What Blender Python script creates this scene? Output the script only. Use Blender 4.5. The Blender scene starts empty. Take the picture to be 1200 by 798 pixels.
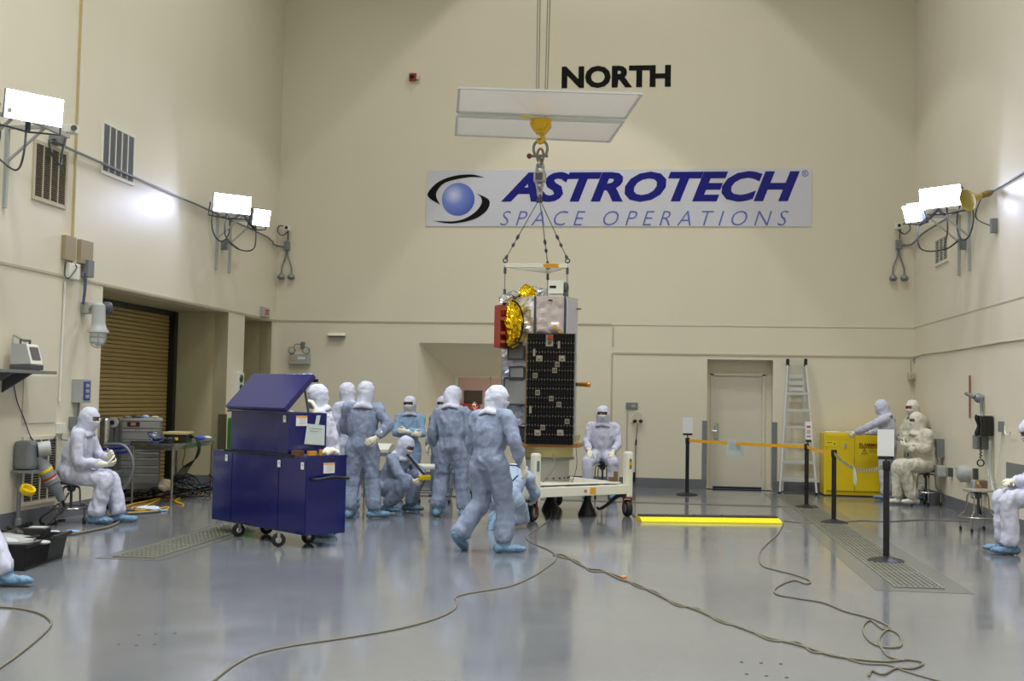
import bpy, bmesh, math, random
from mathutils import Vector, Matrix, noise
random.seed(7)
PI = math.pi
SC = bpy.context.scene
COL = SC.collection
V = Vector

# ---------------------------------------------------------------- camera
FPX = 1354.985                      # focal length in pixels of the 1200 px wide frame
CAM = V((0, 0, 1.6213))
CF = V((-0.12456226, 0.99096733, 0.04967895))
CR = V((0.99212656, 0.12373907, 0.01932702))
CU = V((-0.01300522, -0.05169522, 0.99857822))
cd = bpy.data.cameras.new('camera')
cam = bpy.data.objects.new('camera', cd)
COL.objects.link(cam)
cd.sensor_width = 36
cd.lens = FPX / 1200 * 36
cd.clip_end = 200
cam.matrix_world = Matrix(((CR.x, CU.x, -CF.x, CAM.x), (CR.y, CU.y, -CF.y, CAM.y), (CR.z, CU.z, -CF.z, CAM.z), (0, 0, 0, 1)))
SC.camera = cam

# ---------------------------------------------------------------- world, exposure, ceiling lamps
SC.view_settings.view_transform = 'Standard'
SC.view_settings.look = 'None'
SC.view_settings.gamma = 1
SC.view_settings.use_curve_mapping = False
SC.view_settings.exposure = 0.24
SC.cycles.max_bounces = 8
SC.cycles.sample_clamp_indirect = 4
world = bpy.data.worlds.new('world')
SC.world = world
world.use_nodes = True
world.node_tree.nodes['Background'].inputs[0].default_value = (.9, .95, 1, 1)
world.node_tree.nodes['Background'].inputs[1].default_value = 0.1

D, XL, XR, CEIL, YS = 21.816, -7.411, 4.654, 13.6, -8.0


def area(name, loc, size, power, color, rot=(0, 0, 0), sy=None, spread=None):
    l = bpy.data.lights.new(name, 'AREA')
    l.energy = power
    l.color = color
    l.shape = 'RECTANGLE'
    l.size = size
    l.size_y = sy or size
    if spread:
        l.spread = spread
    o = bpy.data.objects.new(name, l)
    COL.objects.link(o)
    o.location = loc
    o.rotation_euler = rot
    return o


def spot(name, loc, target, power, color, ang, blend=.12, r=.12):
    l = bpy.data.lights.new(name, 'SPOT')
    l.energy = power
    l.color = color
    l.spot_size = ang
    l.spot_blend = blend
    l.shadow_soft_size = r
    o = bpy.data.objects.new(name, l)
    COL.objects.link(o)
    o.location = loc
    o.rotation_euler = (V(target) - V(loc)).to_track_quat('-Z', 'Y').to_euler()
    return o


for ix, x in enumerate((-4.6, 1.9)):
    for iy, y in enumerate((-4, 3, 10, 16)):
        area('high_bay_lamp', (x, y, CEIL - .3), 1.6, 300 if y < 15 else 130, (.93, .965, 1), spread=math.radians(112))
spot('high_bay_spot', (-1.1, D - 2.2, 13.3), (-1.1, D - 2.2, 0), 420, (.98, 1, .98), 2 * math.radians(43), .1)
spot('high_bay_spot', (-1.4, D - 3.4, 12.8), (-1.4, D - 3.4, 0), 640, (.98, 1, .98), 2 * math.radians(31), .1)

# ---------------------------------------------------------------- pixel -> place helpers
def ray(px, py):
    return CF + (px - 600) / FPX * CR - (py - 399) / FPX * CU


def fl(px, py, z=0.0):
    d = ray(px, py)
    return CAM + d * ((z - CAM.z) / d.z)


def wx(px, py, X):
    d = ray(px, py)
    return CAM + d * (X / d.x)


def wy(px, py, Y=D):
    d = ray(px, py)
    return CAM + d * (Y / d.y)


def lw(px, py, out=0.0):
    return wx(px, py, XL + out)


def rw(px, py, out=0.0):
    return wx(px, py, XR - out)


# ---------------------------------------------------------------- materials
MATS = {}


def srgb(c):
    return tuple(((v / 255) / 12.92 if v / 255 <= .04045 else ((v / 255 + .055) / 1.055) ** 2.4) for v in c)


def mat(name, rgb, rough=.6, metal=0.0, bump=0.0, bscale=20.0, var=0.0, vscale=4.0, spec=.5, stretch=(1, 1, 1), coat=0.0, detail=4.0,
        emit=None, trans=0.0, rvar=0.0):
    """rgb in 0..255 sRGB; noise-varied colour, roughness and relief"""
    if name in MATS:
        return MATS[name]
    m = bpy.data.materials.new(name)
    m.use_nodes = True
    nt = m.node_tree
    b = nt.nodes['Principled BSDF']
    c = srgb(rgb)
    b.inputs['Base Color'].default_value = (*c, 1)
    b.inputs['Roughness'].default_value = rough
    b.inputs['Metallic'].default_value = metal
    b.inputs['Specular IOR Level'].default_value = spec
    b.inputs['Coat Weight'].default_value = coat
    b.inputs['Coat Roughness'].default_value = .1
    b.inputs['Transmission Weight'].default_value = trans
    if emit:
        b.inputs['Emission Color'].default_value = (*srgb(emit[0]), 1)
        b.inputs['Emission Strength'].default_value = emit[1]
    if bump or var or rvar:
        tc = nt.nodes.new('ShaderNodeTexCoord')
        mp = nt.nodes.new('ShaderNodeMapping')
        mp.inputs['Scale'].default_value = stretch
        nt.links.new(tc.outputs['Object'], mp.inputs[0])
    if var or rvar:
        n = nt.nodes.new('ShaderNodeTexNoise')
        n.inputs['Scale'].default_value = vscale
        n.inputs['Detail'].default_value = detail
        nt.links.new(mp.outputs[0], n.inputs[0])
        if var:
            r = nt.nodes.new('ShaderNodeMapRange')
            r.inputs[1].default_value = .3
            r.inputs[2].default_value = .7
            r.inputs[3].default_value = 1 - var
            r.inputs[4].default_value = 1 + var
            nt.links.new(n.outputs[0], r.inputs[0])
            mx = nt.nodes.new('ShaderNodeVectorMath')
            mx.operation = 'SCALE'
            mx.inputs[0].default_value = c
            nt.links.new(r.outputs[0], mx.inputs['Scale'])
            nt.links.new(mx.outputs[0], b.inputs['Base Color'])
        if rvar:
            r2 = nt.nodes.new('ShaderNodeMapRange')
            r2.inputs[1].default_value = .3
            r2.inputs[2].default_value = .7
            r2.inputs[3].default_value = max(0, rough - rvar)
            r2.inputs[4].default_value = rough + rvar
            nt.links.new(n.outputs[0], r2.inputs[0])
            nt.links.new(r2.outputs[0], b.inputs['Roughness'])
    if bump:
        n2 = nt.nodes.new('ShaderNodeTexNoise')
        n2.inputs['Scale'].default_value = bscale
        n2.inputs['Detail'].default_value = detail
        nt.links.new(mp.outputs[0], n2.inputs[0])
        bp = nt.nodes.new('ShaderNodeBump')
        bp.inputs['Strength'].default_value = min(1, bump)
        bp.inputs['Distance'].default_value = .02 if bump <= 1 else .02 * bump
        nt.links.new(n2.outputs[0], bp.inputs['Height'])
        nt.links.new(bp.outputs[0], b.inputs['Normal'])
    MATS[name] = m
    return m


M_wall = mat('wall_paint', (221, 214, 192), .42, bump=.12, bscale=1.2, var=.025, vscale=.35, stretch=(1, 1, .5))
M_wall2 = mat('wall_paint_right', (226, 218, 198), .42, bump=.12, bscale=1.2, var=.025, vscale=.35)
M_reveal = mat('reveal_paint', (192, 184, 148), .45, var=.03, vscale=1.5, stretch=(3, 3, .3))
M_trim = mat('trim_paint', (184, 176, 148), .5)
M_ceil = mat('ceiling_paint', (225, 225, 220), .7)
M_base = mat('baseboard_rubber', (104, 106, 112), .45, var=.06, vscale=3)
M_grey = mat('grey_metal', (128, 132, 134), .45, .3, var=.06, vscale=9)
M_lgrey = mat('light_grey_paint', (168, 170, 166), .45, var=.04)
M_dgrey = mat('dark_grey_paint', (72, 74, 78), .5)
M_black = mat('black_plastic', (20, 20, 22), .42)
M_rubber = mat('black_rubber', (17, 17, 18), .6)
M_steel = mat('brushed_steel', (176, 178, 180), .28, 1.0, rvar=.08, vscale=30, stretch=(1, 1, 8))
M_alu = mat('aluminium', (205, 207, 208), .35, .45, rvar=.06, vscale=20)
M_white = mat('white_enamel', (222, 222, 210), .35, var=.02)
M_cable = mat('grey_cable', (112, 106, 88), .55)
M_yel = mat('yellow_paint', (226, 196, 10), .38, var=.03, vscale=3)
M_gold = mat('gold_foil', (240, 200, 36), .2, 1.0, bump=1.0, bscale=20, detail=2, var=.15, vscale=14)
M_silver = mat('silver_foil', (222, 221, 222), .28, .75, bump=.5, bscale=5, detail=3, stretch=(1, 1, .5))
M_blue = mat('blue_cabinet_paint', (13, 18, 92), .2, var=.02, coat=.3)
M_paper = mat('white_paper', (225, 226, 226), .7)
M_suitb = mat('blue_coverall_fabric', (133, 145, 170), .75, bump=1, bscale=17, var=.03, vscale=5, detail=5, stretch=(1, 1, .5))
M_suitw = mat('white_coverall_fabric', (196, 197, 214), .75, bump=.7, bscale=15, var=.03, vscale=5, detail=5, stretch=(1, 1, .6))
M_suitc = mat('cream_coverall_fabric', (204, 200, 182), .7, bump=.8, bscale=18, var=.04, vscale=7, detail=5)
M_hood = mat('white_hood_fabric', (200, 203, 220), .75, bump=.5, bscale=22, var=.03)
M_hoodc = mat('cream_hood_fabric', (222, 219, 204), .7, bump=.5, bscale=22)
M_shoe = mat('blue_shoe_cover_film', (100, 132, 160), .5, bump=.8, bscale=26, var=.12, vscale=14)
M_glove = mat('cream_latex', (226, 222, 202), .55, bump=.3, bscale=40)
M_skin = mat('brown_skin', (158, 106, 80), .55)
M_skinl = mat('fair_skin', (214, 158, 132), .55)
M_dark = mat('dark_gap', (14, 14, 14), .8)
M_tan = mat('tan_paint', (188, 170, 118), .5)

# ---------------------------------------------------------------- mesh helpers
WORLD = {}


class MB:
    """collects shapes in world (or local) coordinates; put() links them as one mesh object"""

    def __init__(s):
        s.bm = bmesh.new()

    def box(s, c, size, rz=0, M=None):
        T = Matrix.Translation(V(c)) @ Matrix.Rotation(rz, 4, 'Z')
        if M is not None:
            T = M @ T
        T = T @ Matrix.Diagonal((size[0], size[1], size[2], 1))
        bmesh.ops.create_cube(s.bm, size=1, matrix=T)
        return s

    def bar(s, a, b, w, h, up=V((0, 0, 1))):
        a, b = V(a), V(b)
        d = b - a
        L = d.length
        d.normalize()
        r = d.cross(up)
        if r.length < 1e-4:
            r = d.cross(V((0, 1, 0)))
        r.normalize()
        u = r.cross(d)
        T = Matrix((( d.x, r.x, u.x, 0), (d.y, r.y, u.y, 0), (d.z, r.z, u.z, 0), (0, 0, 0, 1)))
        T.translation = (a + b) / 2
        bmesh.ops.create_cube(s.bm, size=1, matrix=T @ Matrix.Diagonal((L, w, h, 1)))
        return s

    def quad(s, pts):
        s.bm.faces.new([s.bm.verts.new(V(p)) for p in pts])
        return s

    def slab(s, pts, off):
        """prism: polygon pts extruded by off"""
        off = V(off)
        a = [s.bm.verts.new(V(p)) for p in pts]
        b = [s.bm.verts.new(V(p) + off) for p in pts]
        n = len(a)
        s.bm.faces.new(a)
        s.bm.faces.new(b[::-1])
        for i in range(n):
            s.bm.faces.new((a[i], b[i], b[(i + 1) % n], a[(i + 1) % n]))
        return s

    def rings(s, rings, cap=True):
        vs = [[s.bm.verts.new(p) for p in r] for r in rings]
        n = len(vs[0])
        for i in range(len(vs) - 1):
            for k in range(n):
                s.bm.faces.new((vs[i][k], vs[i][(k + 1) % n], vs[i + 1][(k + 1) % n], vs[i + 1][k]))
        if cap:
            s.bm.faces.new(vs[0][::-1])
            s.bm.faces.new(vs[-1])
        return s

    def tube(s, pts, r, n=8, smooth=0, cap=True, flat=None):
        """r: number or list; smooth: Catmull-Rom subdivisions; flat=(vector, factor) squashes the section along vector"""
        pts = [V(p) for p in pts]
        rr = list(r) if isinstance(r, (list, tuple)) else [r] * len(pts)
        if smooth:
            P, R = [], []
            m = len(pts)
            for i in range(m - 1):
                p0, p1, p2, p3 = pts[max(i - 1, 0)], pts[i], pts[i + 1], pts[min(i + 2, m - 1)]
                for k in range(smooth):
                    t = k / smooth
                    P.append(.5 * ((2 * p1) + (p2 - p0) * t + (2 * p0 - 5 * p1 + 4 * p2 - p3) * t * t + (3 * p1 - p0 - 3 * p2 + p3) * t ** 3))
                    R.append(rr[i] * (1 - t) + rr[i + 1] * t)
            P.append(pts[-1])
            R.append(rr[-1])
            pts, rr = P, R
        m = len(pts)
        t0 = (pts[1] - pts[0]).normalized()
        x = t0.cross(V((0, 0, 1)))
        if x.length < .1:
            x = t0.cross(V((0, 1, 0)))
        x.normalize()
        out = []
        for i in range(m):
            t = (pts[min(i + 1, m - 1)] - pts[max(i - 1, 0)])
            if t.length < 1e-7:
                t = t0
            t = t.normalized()
            x = (x - t * x.dot(t))
            x.normalize()
            y = t.cross(x)
            ring = []
            for k in range(n):
                a = 2 * PI * k / n
                o = (x * math.cos(a) + y * math.sin(a)) * rr[i]
                if flat:
                    fv, ff = flat
                    o = o - fv * o.dot(fv) * (1 - ff)
                ring.append(pts[i] + o)
            out.append(ring)
        return s.rings(out, cap)

    def ball(s, c, r, seg=12, M=None):
        if not isinstance(r, (list, tuple)):
            r = (r, r, r)
        T = Matrix.Translation(V(c)) @ (M or Matrix()) @ Matrix.Diagonal((*r, 1))
        bmesh.ops.create_uvsphere(s.bm, u_segments=seg, v_segments=max(6, seg * 2 // 3), radius=1, matrix=T)
        return s

    def lathe(s, base, axis, prof, n=16):
        """prof: list of (distance along axis, radius)"""
        base, axis = V(base), V(axis).normalized()
        x = axis.orthogonal().normalized()
        y = axis.cross(x)
        R = [[base + axis * h + (x * math.cos(2 * PI * k / n) + y * math.sin(2 * PI * k / n)) * max(r, 1e-4) for k in range(n)] for h, r in prof]
        return s.rings(R)

    def torus(s, c, axis, R, r, n=16, m=6, a0=0, a1=2 * PI):
        axis = V(axis).normalized()
        x = axis.orthogonal().normalized()
        y = axis.cross(x)
        N = n if a1 - a0 < 6.28 else n
        pts = [V(c) + (x * math.cos(a0 + (a1 - a0) * k / N) + y * math.sin(a0 + (a1 - a0) * k / N)) * R for k in range(N + 1)]
        return s.tube(pts, r, m)


def W(o):
    return WORLD.get(o.name, Matrix())


def put(name, mb, m, parent=None, smooth=False, bevel=0.0, label=None, local=False, world_m=None, autosmooth=True):
    bm = mb.bm if isinstance(mb, MB) else mb
    if parent is None:
        if not local and len(bm.verts):
            mn = V((min(v.co.x for v in bm.verts), min(v.co.y for v in bm.verts), min(v.co.z for v in bm.verts)))
            mx = V((max(v.co.x for v in bm.verts), max(v.co.y for v in bm.verts), max(v.co.z for v in bm.verts)))
            T = Matrix.Translation(V(((mn.x + mx.x) / 2, (mn.y + mx.y) / 2, mn.z)))
        else:
            T = Matrix()
    else:
        T = W(parent)
    if not local:
        bm.transform(T.inverted())
    bmesh.ops.recalc_face_normals(bm, faces=bm.faces)
    if bevel:
        bmesh.ops.bevel(bm, geom=[e for e in bm.edges if len(e.link_faces) == 2 and e.calc_face_angle(0) > .5], offset=bevel, segments=2, profile=.6, affect='EDGES', clamp_overlap=True)
    me = bpy.data.meshes.new(name)
    bm.to_mesh(me)
    bm.free()
    if smooth:
        for p in me.polygons:
            p.use_smooth = True
        if autosmooth:
            try:
                me.set_sharp_from_angle(angle=math.radians(40))
            except Exception:
                pass
    me.materials.append(m)
    o = bpy.data.objects.new(name, me)
    COL.objects.link(o)
    if parent is None:
        o.matrix_world = T
        WORLD[o.name] = T
    else:
        o.parent = parent
        WORLD[o.name] = W(parent)
    if label:
        o['label'] = label
    return o


def tag(o, label, cat, group=None):
    o['label'] = label
    o['category'] = cat
    if group:
        o['group'] = group
    return o


def thing(name, label, cat, loc=(0, 0, 0), rz=0, group=None):
    o = bpy.data.objects.new(name, None)
    o.empty_display_size = .1
    COL.objects.link(o)
    o.location = loc
    o.rotation_euler = (0, 0, rz)
    WORLD[o.name] = Matrix.Translation(V(loc)) @ Matrix.Rotation(rz, 4, 'Z')
    return tag(o, label, cat, group)


def dup(root, loc, rz, label, group=None):
    def cp(o, par):
        c = o.copy()
        COL.objects.link(c)
        c.parent = par
        for ch in list(o.children):
            cp(ch, c)
        return c
    r = cp(root, None)
    r.location = loc
    r.rotation_euler = (0, 0, rz)
    r['label'] = label
    if group:
        r['group'] = group
    return r


def struct(o):
    o['kind'] = 'structure'
    return o


def text(name, body, m, origin, xdir, updir, height, parent, width=None, shear=0.0, weight=0.0, depth=.002, label=None, align='LEFT'):
    """flat lettering: cap height `height`, optional fitted width; origin = baseline start"""
    cu = bpy.data.curves.new(name, 'FONT')
    cu.body = body
    cu.shear = shear
    cu.offset = weight
    cu.extrude = depth
    cu.size = 1
    cu.resolution_u = 3
    t = bpy.data.objects.new('tmp', cu)
    COL.objects.link(t)
    bpy.context.view_layer.update()
    me = bpy.data.meshes.new_from_object(t.evaluated_get(bpy.context.evaluated_depsgraph_get()))
    bpy.data.objects.remove(t)
    xs = [v.co.x for v in me.vertices]
    ys = [v.co.y for v in me.vertices]
    x0, x1, y1 = min(xs), max(xs), max(ys)
    y0 = min(ys)
    sy = height / (y1 - y0)
    sx = width / (x1 - x0) if width else sy
    xd, ud = V(xdir).normalized(), V(updir).normalized()
    nd = xd.cross(ud)
    bm = bmesh.new()
    bm.from_mesh(me)
    for v in bm.verts:
        c = v.co
        v.co = V(origin) + xd * ((c.x - x0) * sx) + ud * ((c.y - y0) * sy) + nd * c.z
    return put(name, bm, m, parent, label=label)


def bake(mb, voxel, smooth_it=4, fold=0.0, fscale=9.0, floor=None, seed=0.0, maxr=None, zs=.3):
    """union overlapping closed shapes into one continuous skin, smooth it and give it folds; returns a bmesh"""
    me = bpy.data.meshes.new('tmp')
    bmesh.ops.recalc_face_normals(mb.bm, faces=mb.bm.faces)
    mb.bm.to_mesh(me)
    mb.bm.free()
    o = bpy.data.objects.new('tmp', me)
    COL.objects.link(o)
    r = o.modifiers.new('r', 'REMESH')
    r.mode = 'VOXEL'
    r.voxel_size = voxel
    s = o.modifiers.new('s', 'SMOOTH')
    s.factor = .5
    s.iterations = smooth_it
    bpy.context.view_layer.update()
    me2 = bpy.data.meshes.new_from_object(o.evaluated_get(bpy.context.evaluated_depsgraph_get()))
    bpy.data.objects.remove(o)
    bm = bmesh.new()
    bm.from_mesh(me2)
    bm.normal_update()
    if fold:
        co = []
        for v in bm.verts:
            p = v.co
            w = noise.noise(p * 3.1 + V((seed, 0, 0))) * .35
            r1 = 1 - abs(noise.noise(V((p.x * fscale + seed + w, p.y * fscale, p.z * fscale * zs + w * 3)))) * 3.4
            r2 = 1 - abs(noise.noise(V(((p.x + p.z * .9) * fscale * 1.3, p.y * fscale * 1.3 + seed, (p.z - p.x * .6) * fscale * 2.1)))) * 3.2
            co.append(p + v.normal * fold * (.6 * max(-.9, r1) + .22 * max(-.8, r2) + .6 * noise.noise(p * 5 + V((0, seed, 0)))))
        for v, c in zip(bm.verts, co):
            v.co = c
        bmesh.ops.smooth_vert(bm, verts=bm.verts, factor=.5, use_axis_x=True, use_axis_y=True, use_axis_z=True)
    if floor is not None:
        for v in bm.verts:
            if v.co.z < floor:
                v.co.z = floor
    return bm

# ================================================================ THE ROOM
def rectwall(name, m, rects, fix, axis):
    """axis 'x': wall in the plane x=fix (rects y0,y1,z0,z1, thickness outward); axis 'y': plane y=fix"""
    mb = MB()
    for a0, a1, z0, z1 in rects:
        t = .25
        if axis == 'y':
            s = 1 if fix > 0 else -1
            mb.box(((a0 + a1) / 2, fix + s * t / 2, (z0 + z1) / 2), (a1 - a0, t, z1 - z0))
        else:
            s = 1 if fix > 0 else -1
            mb.box((fix + s * t / 2, (a0 + a1) / 2, (z0 + z1) / 2), (t, a1 - a0, z1 - z0))
    return struct(put(name, mb, m))


# floor: glossy epoxy
M_floor = bpy.data.materials.new('epoxy_floor')
M_floor.use_nodes = True
nt = M_floor.node_tree
b = nt.nodes['Principled BSDF']
tc = nt.nodes.new('ShaderNodeTexCoord')
n1 = nt.nodes.new('ShaderNodeTexNoise')
n1.inputs['Scale'].default_value = .5
n1.inputs['Detail'].default_value = 6
nt.links.new(tc.outputs['Object'], n1.inputs[0])
cr = nt.nodes.new('ShaderNodeValToRGB')
cr.color_ramp.elements[0].position = .3
cr.color_ramp.elements[1].position = .7
cr.color_ramp.elements[0].color = (*srgb((107, 109, 112)), 1)
cr.color_ramp.elements[1].color = (*srgb((119, 121, 123)), 1)
nt.links.new(n1.outputs[0], cr.inputs[0])
nt.links.new(cr.outputs[0], b.inputs['Base Color'])
n2 = nt.nodes.new('ShaderNodeTexNoise')
n2.inputs['Scale'].default_value = 1.7
n2.inputs['Detail'].default_value = 8
nt.links.new(tc.outputs['Object'], n2.inputs[0])
mr = nt.nodes.new('ShaderNodeMapRange')
mr.inputs[1].default_value = .35
mr.inputs[2].default_value = .7
mr.inputs[3].default_value = .1
mr.inputs[4].default_value = .2
nt.links.new(n2.outputs[0], mr.inputs[0])
nt.links.new(mr.outputs[0], b.inputs['Roughness'])
n3 = nt.nodes.new('ShaderNodeTexNoise')
n3.inputs['Scale'].default_value = 2.2
nt.links.new(tc.outputs['Object'], n3.inputs[0])
bp = nt.nodes.new('ShaderNodeBump')
bp.inputs['Strength'].default_value = .06
bp.inputs['Distance'].default_value = .02
nt.links.new(n3.outputs[0], bp.inputs['Height'])
nt.links.new(bp.outputs[0], b.inputs['Normal'])
b.inputs['Specular IOR Level'].default_value = .6
b.inputs['Coat Weight'].default_value = .3
b.inputs['Coat Roughness'].default_value = .1

floor = struct(put('floor', MB().box(((XL + XR) / 2, (D + YS) / 2, -.1), (XR - XL + .5, D - YS + .5, .2)), M_floor))
# floor beyond the openings is part of the recesses
struct(put('ceiling', MB().box(((XL + XR) / 2, (D + YS) / 2, CEIL + .1), (XR - XL + .5, D - YS + .5, .2)), M_ceil))

wn = rectwall('wall_north', M_wall, [(XL - .25, -4.544, 0, CEIL), (-4.544, -1.55, 0, .95), (-4.544, -1.55, 2.65, CEIL),
                                     (-1.55, .933, 0, CEIL), (.933, 2.136, 2.413, CEIL), (2.136, XR + .25, 0, CEIL)], D, 'y')
wl = rectwall('wall_left', M_wall, [(YS, 14.71, 0, CEIL), (14.71, 19.322, 3.015, CEIL), (19.322, 20.123, 0, CEIL),
                                    (20.123, 21.62, 3.015, CEIL), (21.62, D, 0, CEIL)], XL, 'x')
wr = rectwall('wall_right', M_wall2, [(YS, D, 0, CEIL)], XR, 'x')
rectwall('wall_south', M_wall, [(XL - .25, XR + .25, 0, CEIL)], YS, 'y')


def recess_left(y0, y1, depth, ztop, n):
    mb = MB()
    x0, x1 = XL - .002, XL - depth
    mb.box(((x0 + x1) / 2, y0 - .03, ztop / 2), (depth, .06, ztop))
    mb.box(((x0 + x1) / 2, y1 + .03, ztop / 2), (depth, .06, ztop))
    mb.box(((x0 + x1) / 2, (y0 + y1) / 2, ztop + .03), (depth, y1 - y0 + .12, .06))
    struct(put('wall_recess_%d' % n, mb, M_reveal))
    fb = MB().box(((x0 + x1) / 2 - .2, (y0 + y1) / 2, -.1), (depth + .2, y1 - y0, .2))
    struct(put('floor_recess_%d' % n, fb, M_floor))


recess_left(14.71, 19.322, 1.06, 3.015, 1)
recess_left(20.123, 21.62, 1.06, 3.015, 2)
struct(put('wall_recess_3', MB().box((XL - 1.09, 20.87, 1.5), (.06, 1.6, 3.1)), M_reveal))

# roller shutter closing the big recess: every slat its own piece
M_slat = mat('shutter_slat_paint', (166, 144, 88), .42, var=.04, vscale=2)
sh = struct(put('door_2', MB().box((XL - 1.1, 17.0, 1.5), (.05, 4.8, 3.0)), M_dark))
sx = XL - 1.03
npitch = .0665
slat_me = None
for k in range(44):
    z0 = .02 + k * npitch
    if slat_me is None:
        mb = MB()
        ys = (14.72, 19.18)
        prof = [(0, 0), (.012, .006), (.018, .022), (.018, .044), (.012, .058), (0, .062)]
        mb.rings([[V((sx + p[0], y, z0 + p[1])) for p in prof] for y in ys])
        s0 = put('slat', mb, M_slat, sh)
        slat_me = s0
    else:
        c = s0.copy()
        COL.objects.link(c)
        c.location = s0.location + V((0, 0, k * npitch))
M_jamb = mat('shutter_guide_paint', (24, 24, 26), .4)
put('guide_rail', MB().box((sx + .05, 19.25, 1.5), (.14, .13, 3.0)), M_jamb, sh)
put('header', MB().box((sx + .05, 17.0, 2.975), (.1, 4.6, .07)), M_jamb, sh)
put('bottom_bar', MB().box((sx + .01, 16.95, .04), (.05, 4.46, .08)), M_jamb, sh)

# ---- trims
def strip(name, a, b, w=.014, h=.03, m=M_trim):
    return struct(put(name, MB().bar(a, b, w, h), m))


zt = 3.043
strip('trim_1', (XL + .006, YS, zt), (XL + .006, D, zt))
strip('trim_2', (XL, D - .005, zt), (wy(717, 380).x, D - .005, zt))
strip('trim_3', (wy(717, 380).x, D - .003, zt - .01), (XR, D - .003, zt - .01), .006, .012)
xv = wy(717.5, 414).x
strip('trim_4', (xv, D - .005, .2), (xv, D - .005, 2.5), .03, .012)
strip('trim_5', (xv + .01, D - .005, 2.62), (xv + .01, D - .005, 2.99), .03, .012)
strip('trim_6', (xv, D - .006, 2.502), (XR, D - .006, 2.502))
pr = [rw(1072, 418.5, .01), rw(1084, 415, .01), rw(1104.8, 412.5, .01), rw(1140, 407, .01), rw(1180, 400, .01), rw(1203, 397.2, .01)]
struct(put('trim_7', MB().tube(pr + [V((XR - .01, 0, 2.35))], .013, 6, smooth=3), M_trim, smooth=True))
strip('trim_8', (XR - .003, D, zt), (XR - .003, 0, zt), .006, .012)
M_tl = mat('yellowed_joint_strip', (186, 170, 122), .5)
strip('trim_9', (XL + .008, 13.815, zt), (XL + .008, 13.79, CEIL), .05, .016, M_tl)
for i, x in enumerate((-5.35, -2.4, .4, 1.9, 3.4)):
    strip('trim_%d' % (10 + i), (x, D - .001, zt + .03), (x, D - .001, CEIL), .005, .003, M_wall)
strip('trim_15', (-5.9, D - .001, .2), (-5.9, D - .001, zt), .005, .003, M_wall)

# ---- baseboards
def bb(name, a, b, h=.185):
    d = (V(b) - V(a))
    return struct(put(name, MB().bar(V(a) + V((0, 0, h / 2)), V(b) + V((0, 0, h / 2)), .016, h), M_base))


bb('baseboard_left', (XL + .008, YS, 0), (XL + .008, 14.71, 0))
bb('baseboard_left_middle', (XL + .008, 19.322, 0), (XL + .008, 20.123, 0))
bb('baseboard_recess', (XL - 1.0, 19.314, 0), (XL, 19.314, 0))
bb('baseboard_recess_back', (XL - 1.05, 20.13, 0), (XL - 1.05, 21.61, 0))
bb('baseboard_north', (XL, D - .008, 0), (.933, D - .008, 0))
bb('baseboard_north_east', (2.136, D - .008, 0), (XR, D - .008, 0))
bb('baseboard_right', (XR - .008, YS, 0), (XR - .008, D, 0), .2)

# ---- door_1 in its recess
DR = D + .3
mb = MB()
mb.box((.933 - .028, D + .29, 1.21), (.06, .56, 2.42)).box((2.136 + .028, D + .29, 1.21), (.06, .56, 2.42)).box((1.53, D + .29, 2.441), (1.3, .56, .06))
struct(put('wall_recess_4', mb, M_wall))
dx0, dx1 = wy(835, 500, DR).x, wy(893.5, 500, DR).x
dzt = wy(865, 440, DR).z
mb = MB()
mb.box(((.9 + dx0) / 2, DR + .05, 1.21), (dx0 - .9, .1, 2.42)).box(((2.17 + dx1) / 2, DR + .05, 1.21), (2.17 - dx1, .1, 2.42))
mb.box(((dx0 + dx1) / 2, DR + .05, (dzt + 2.42) / 2), (dx1 - dx0, .1, 2.42 - dzt))
struct(put('wall_recess_5', mb, M_wall))
struct(put('floor_recess_3', MB().box((1.53, D + .25, -.1), (1.3, .5, .2)), M_floor))
M_door = mat('door_paint', (214, 208, 190), .35, var=.01)
door = struct(put('door_1', MB().box(((dx0 + dx1) / 2, DR + .03, dzt / 2 + .006), (dx1 - dx0 - .02, .045, dzt - .012)), M_door, bevel=.003))
mb = MB()
for xx in (dx0 - .015, dx1 + .015):
    mb.box((xx, DR - .008, dzt / 2), (.05, .04, dzt + .05))
mb.box(((dx0 + dx1) / 2, DR - .008, dzt + .02), (dx1 - dx0 + .08, .04, .05))
put('door_frame', mb, M_door, door)
p = wy(839.5, 505, DR)
put('lock_plate', MB().box((p.x + .0, DR - .002, p.z - .0), (.085, .012, .3)), M_steel, door, bevel=.002)
mb = MB().tube([(p.x, DR - .01, p.z), (p.x, DR - .06, p.z)], .013, 8).tube([(p.x, DR - .055, p.z), (p.x - .1 + .02, DR - .055, p.z)], .011, 8)
put('door_handle', mb, M_steel, door, smooth=True)
for hz in (.3, 1.06, 1.82):
    put('hinge', MB().tube([(dx1 + .0, DR - .012, hz - .06), (dx1 + .0, DR - .012, hz + .06)], .012, 8), M_dgrey, door)
put('door_sweep', MB().box(((dx0 + dx1) / 2, DR - .0, .025), (dx1 - dx0, .02, .04)), mat('navy_sweep', (20, 24, 60), .5), door)
# steel corner guards beside the door
for px_, lab in ((826, 'tall grey steel corner guard on the handle side of the white door'), (908, 'tall grey steel corner guard between white door and aluminium ladder')):
    q = wy(px_, 500)
    g = MB()
    g.box((q.x, D - .006, .62), (.09, .012, 1.2)).box((.933 + .006 if px_ < 860 else 2.136 - .006, D + .04, .62), (.012, .09, 1.2))
    gx = .933 - .04 if px_ < 860 else 2.136 + .04
    g2 = MB()
    g2.box((gx, D - .004, .05 + .62), (.085, .012, 1.2)).box((.933 + .004 if px_ < 860 else 2.136 - .004, D + .035, .67), (.012, .075, 1.2))
    g.bm.free()
    tag(put('corner_guard', g2, M_grey), lab, 'corner guard')

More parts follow.
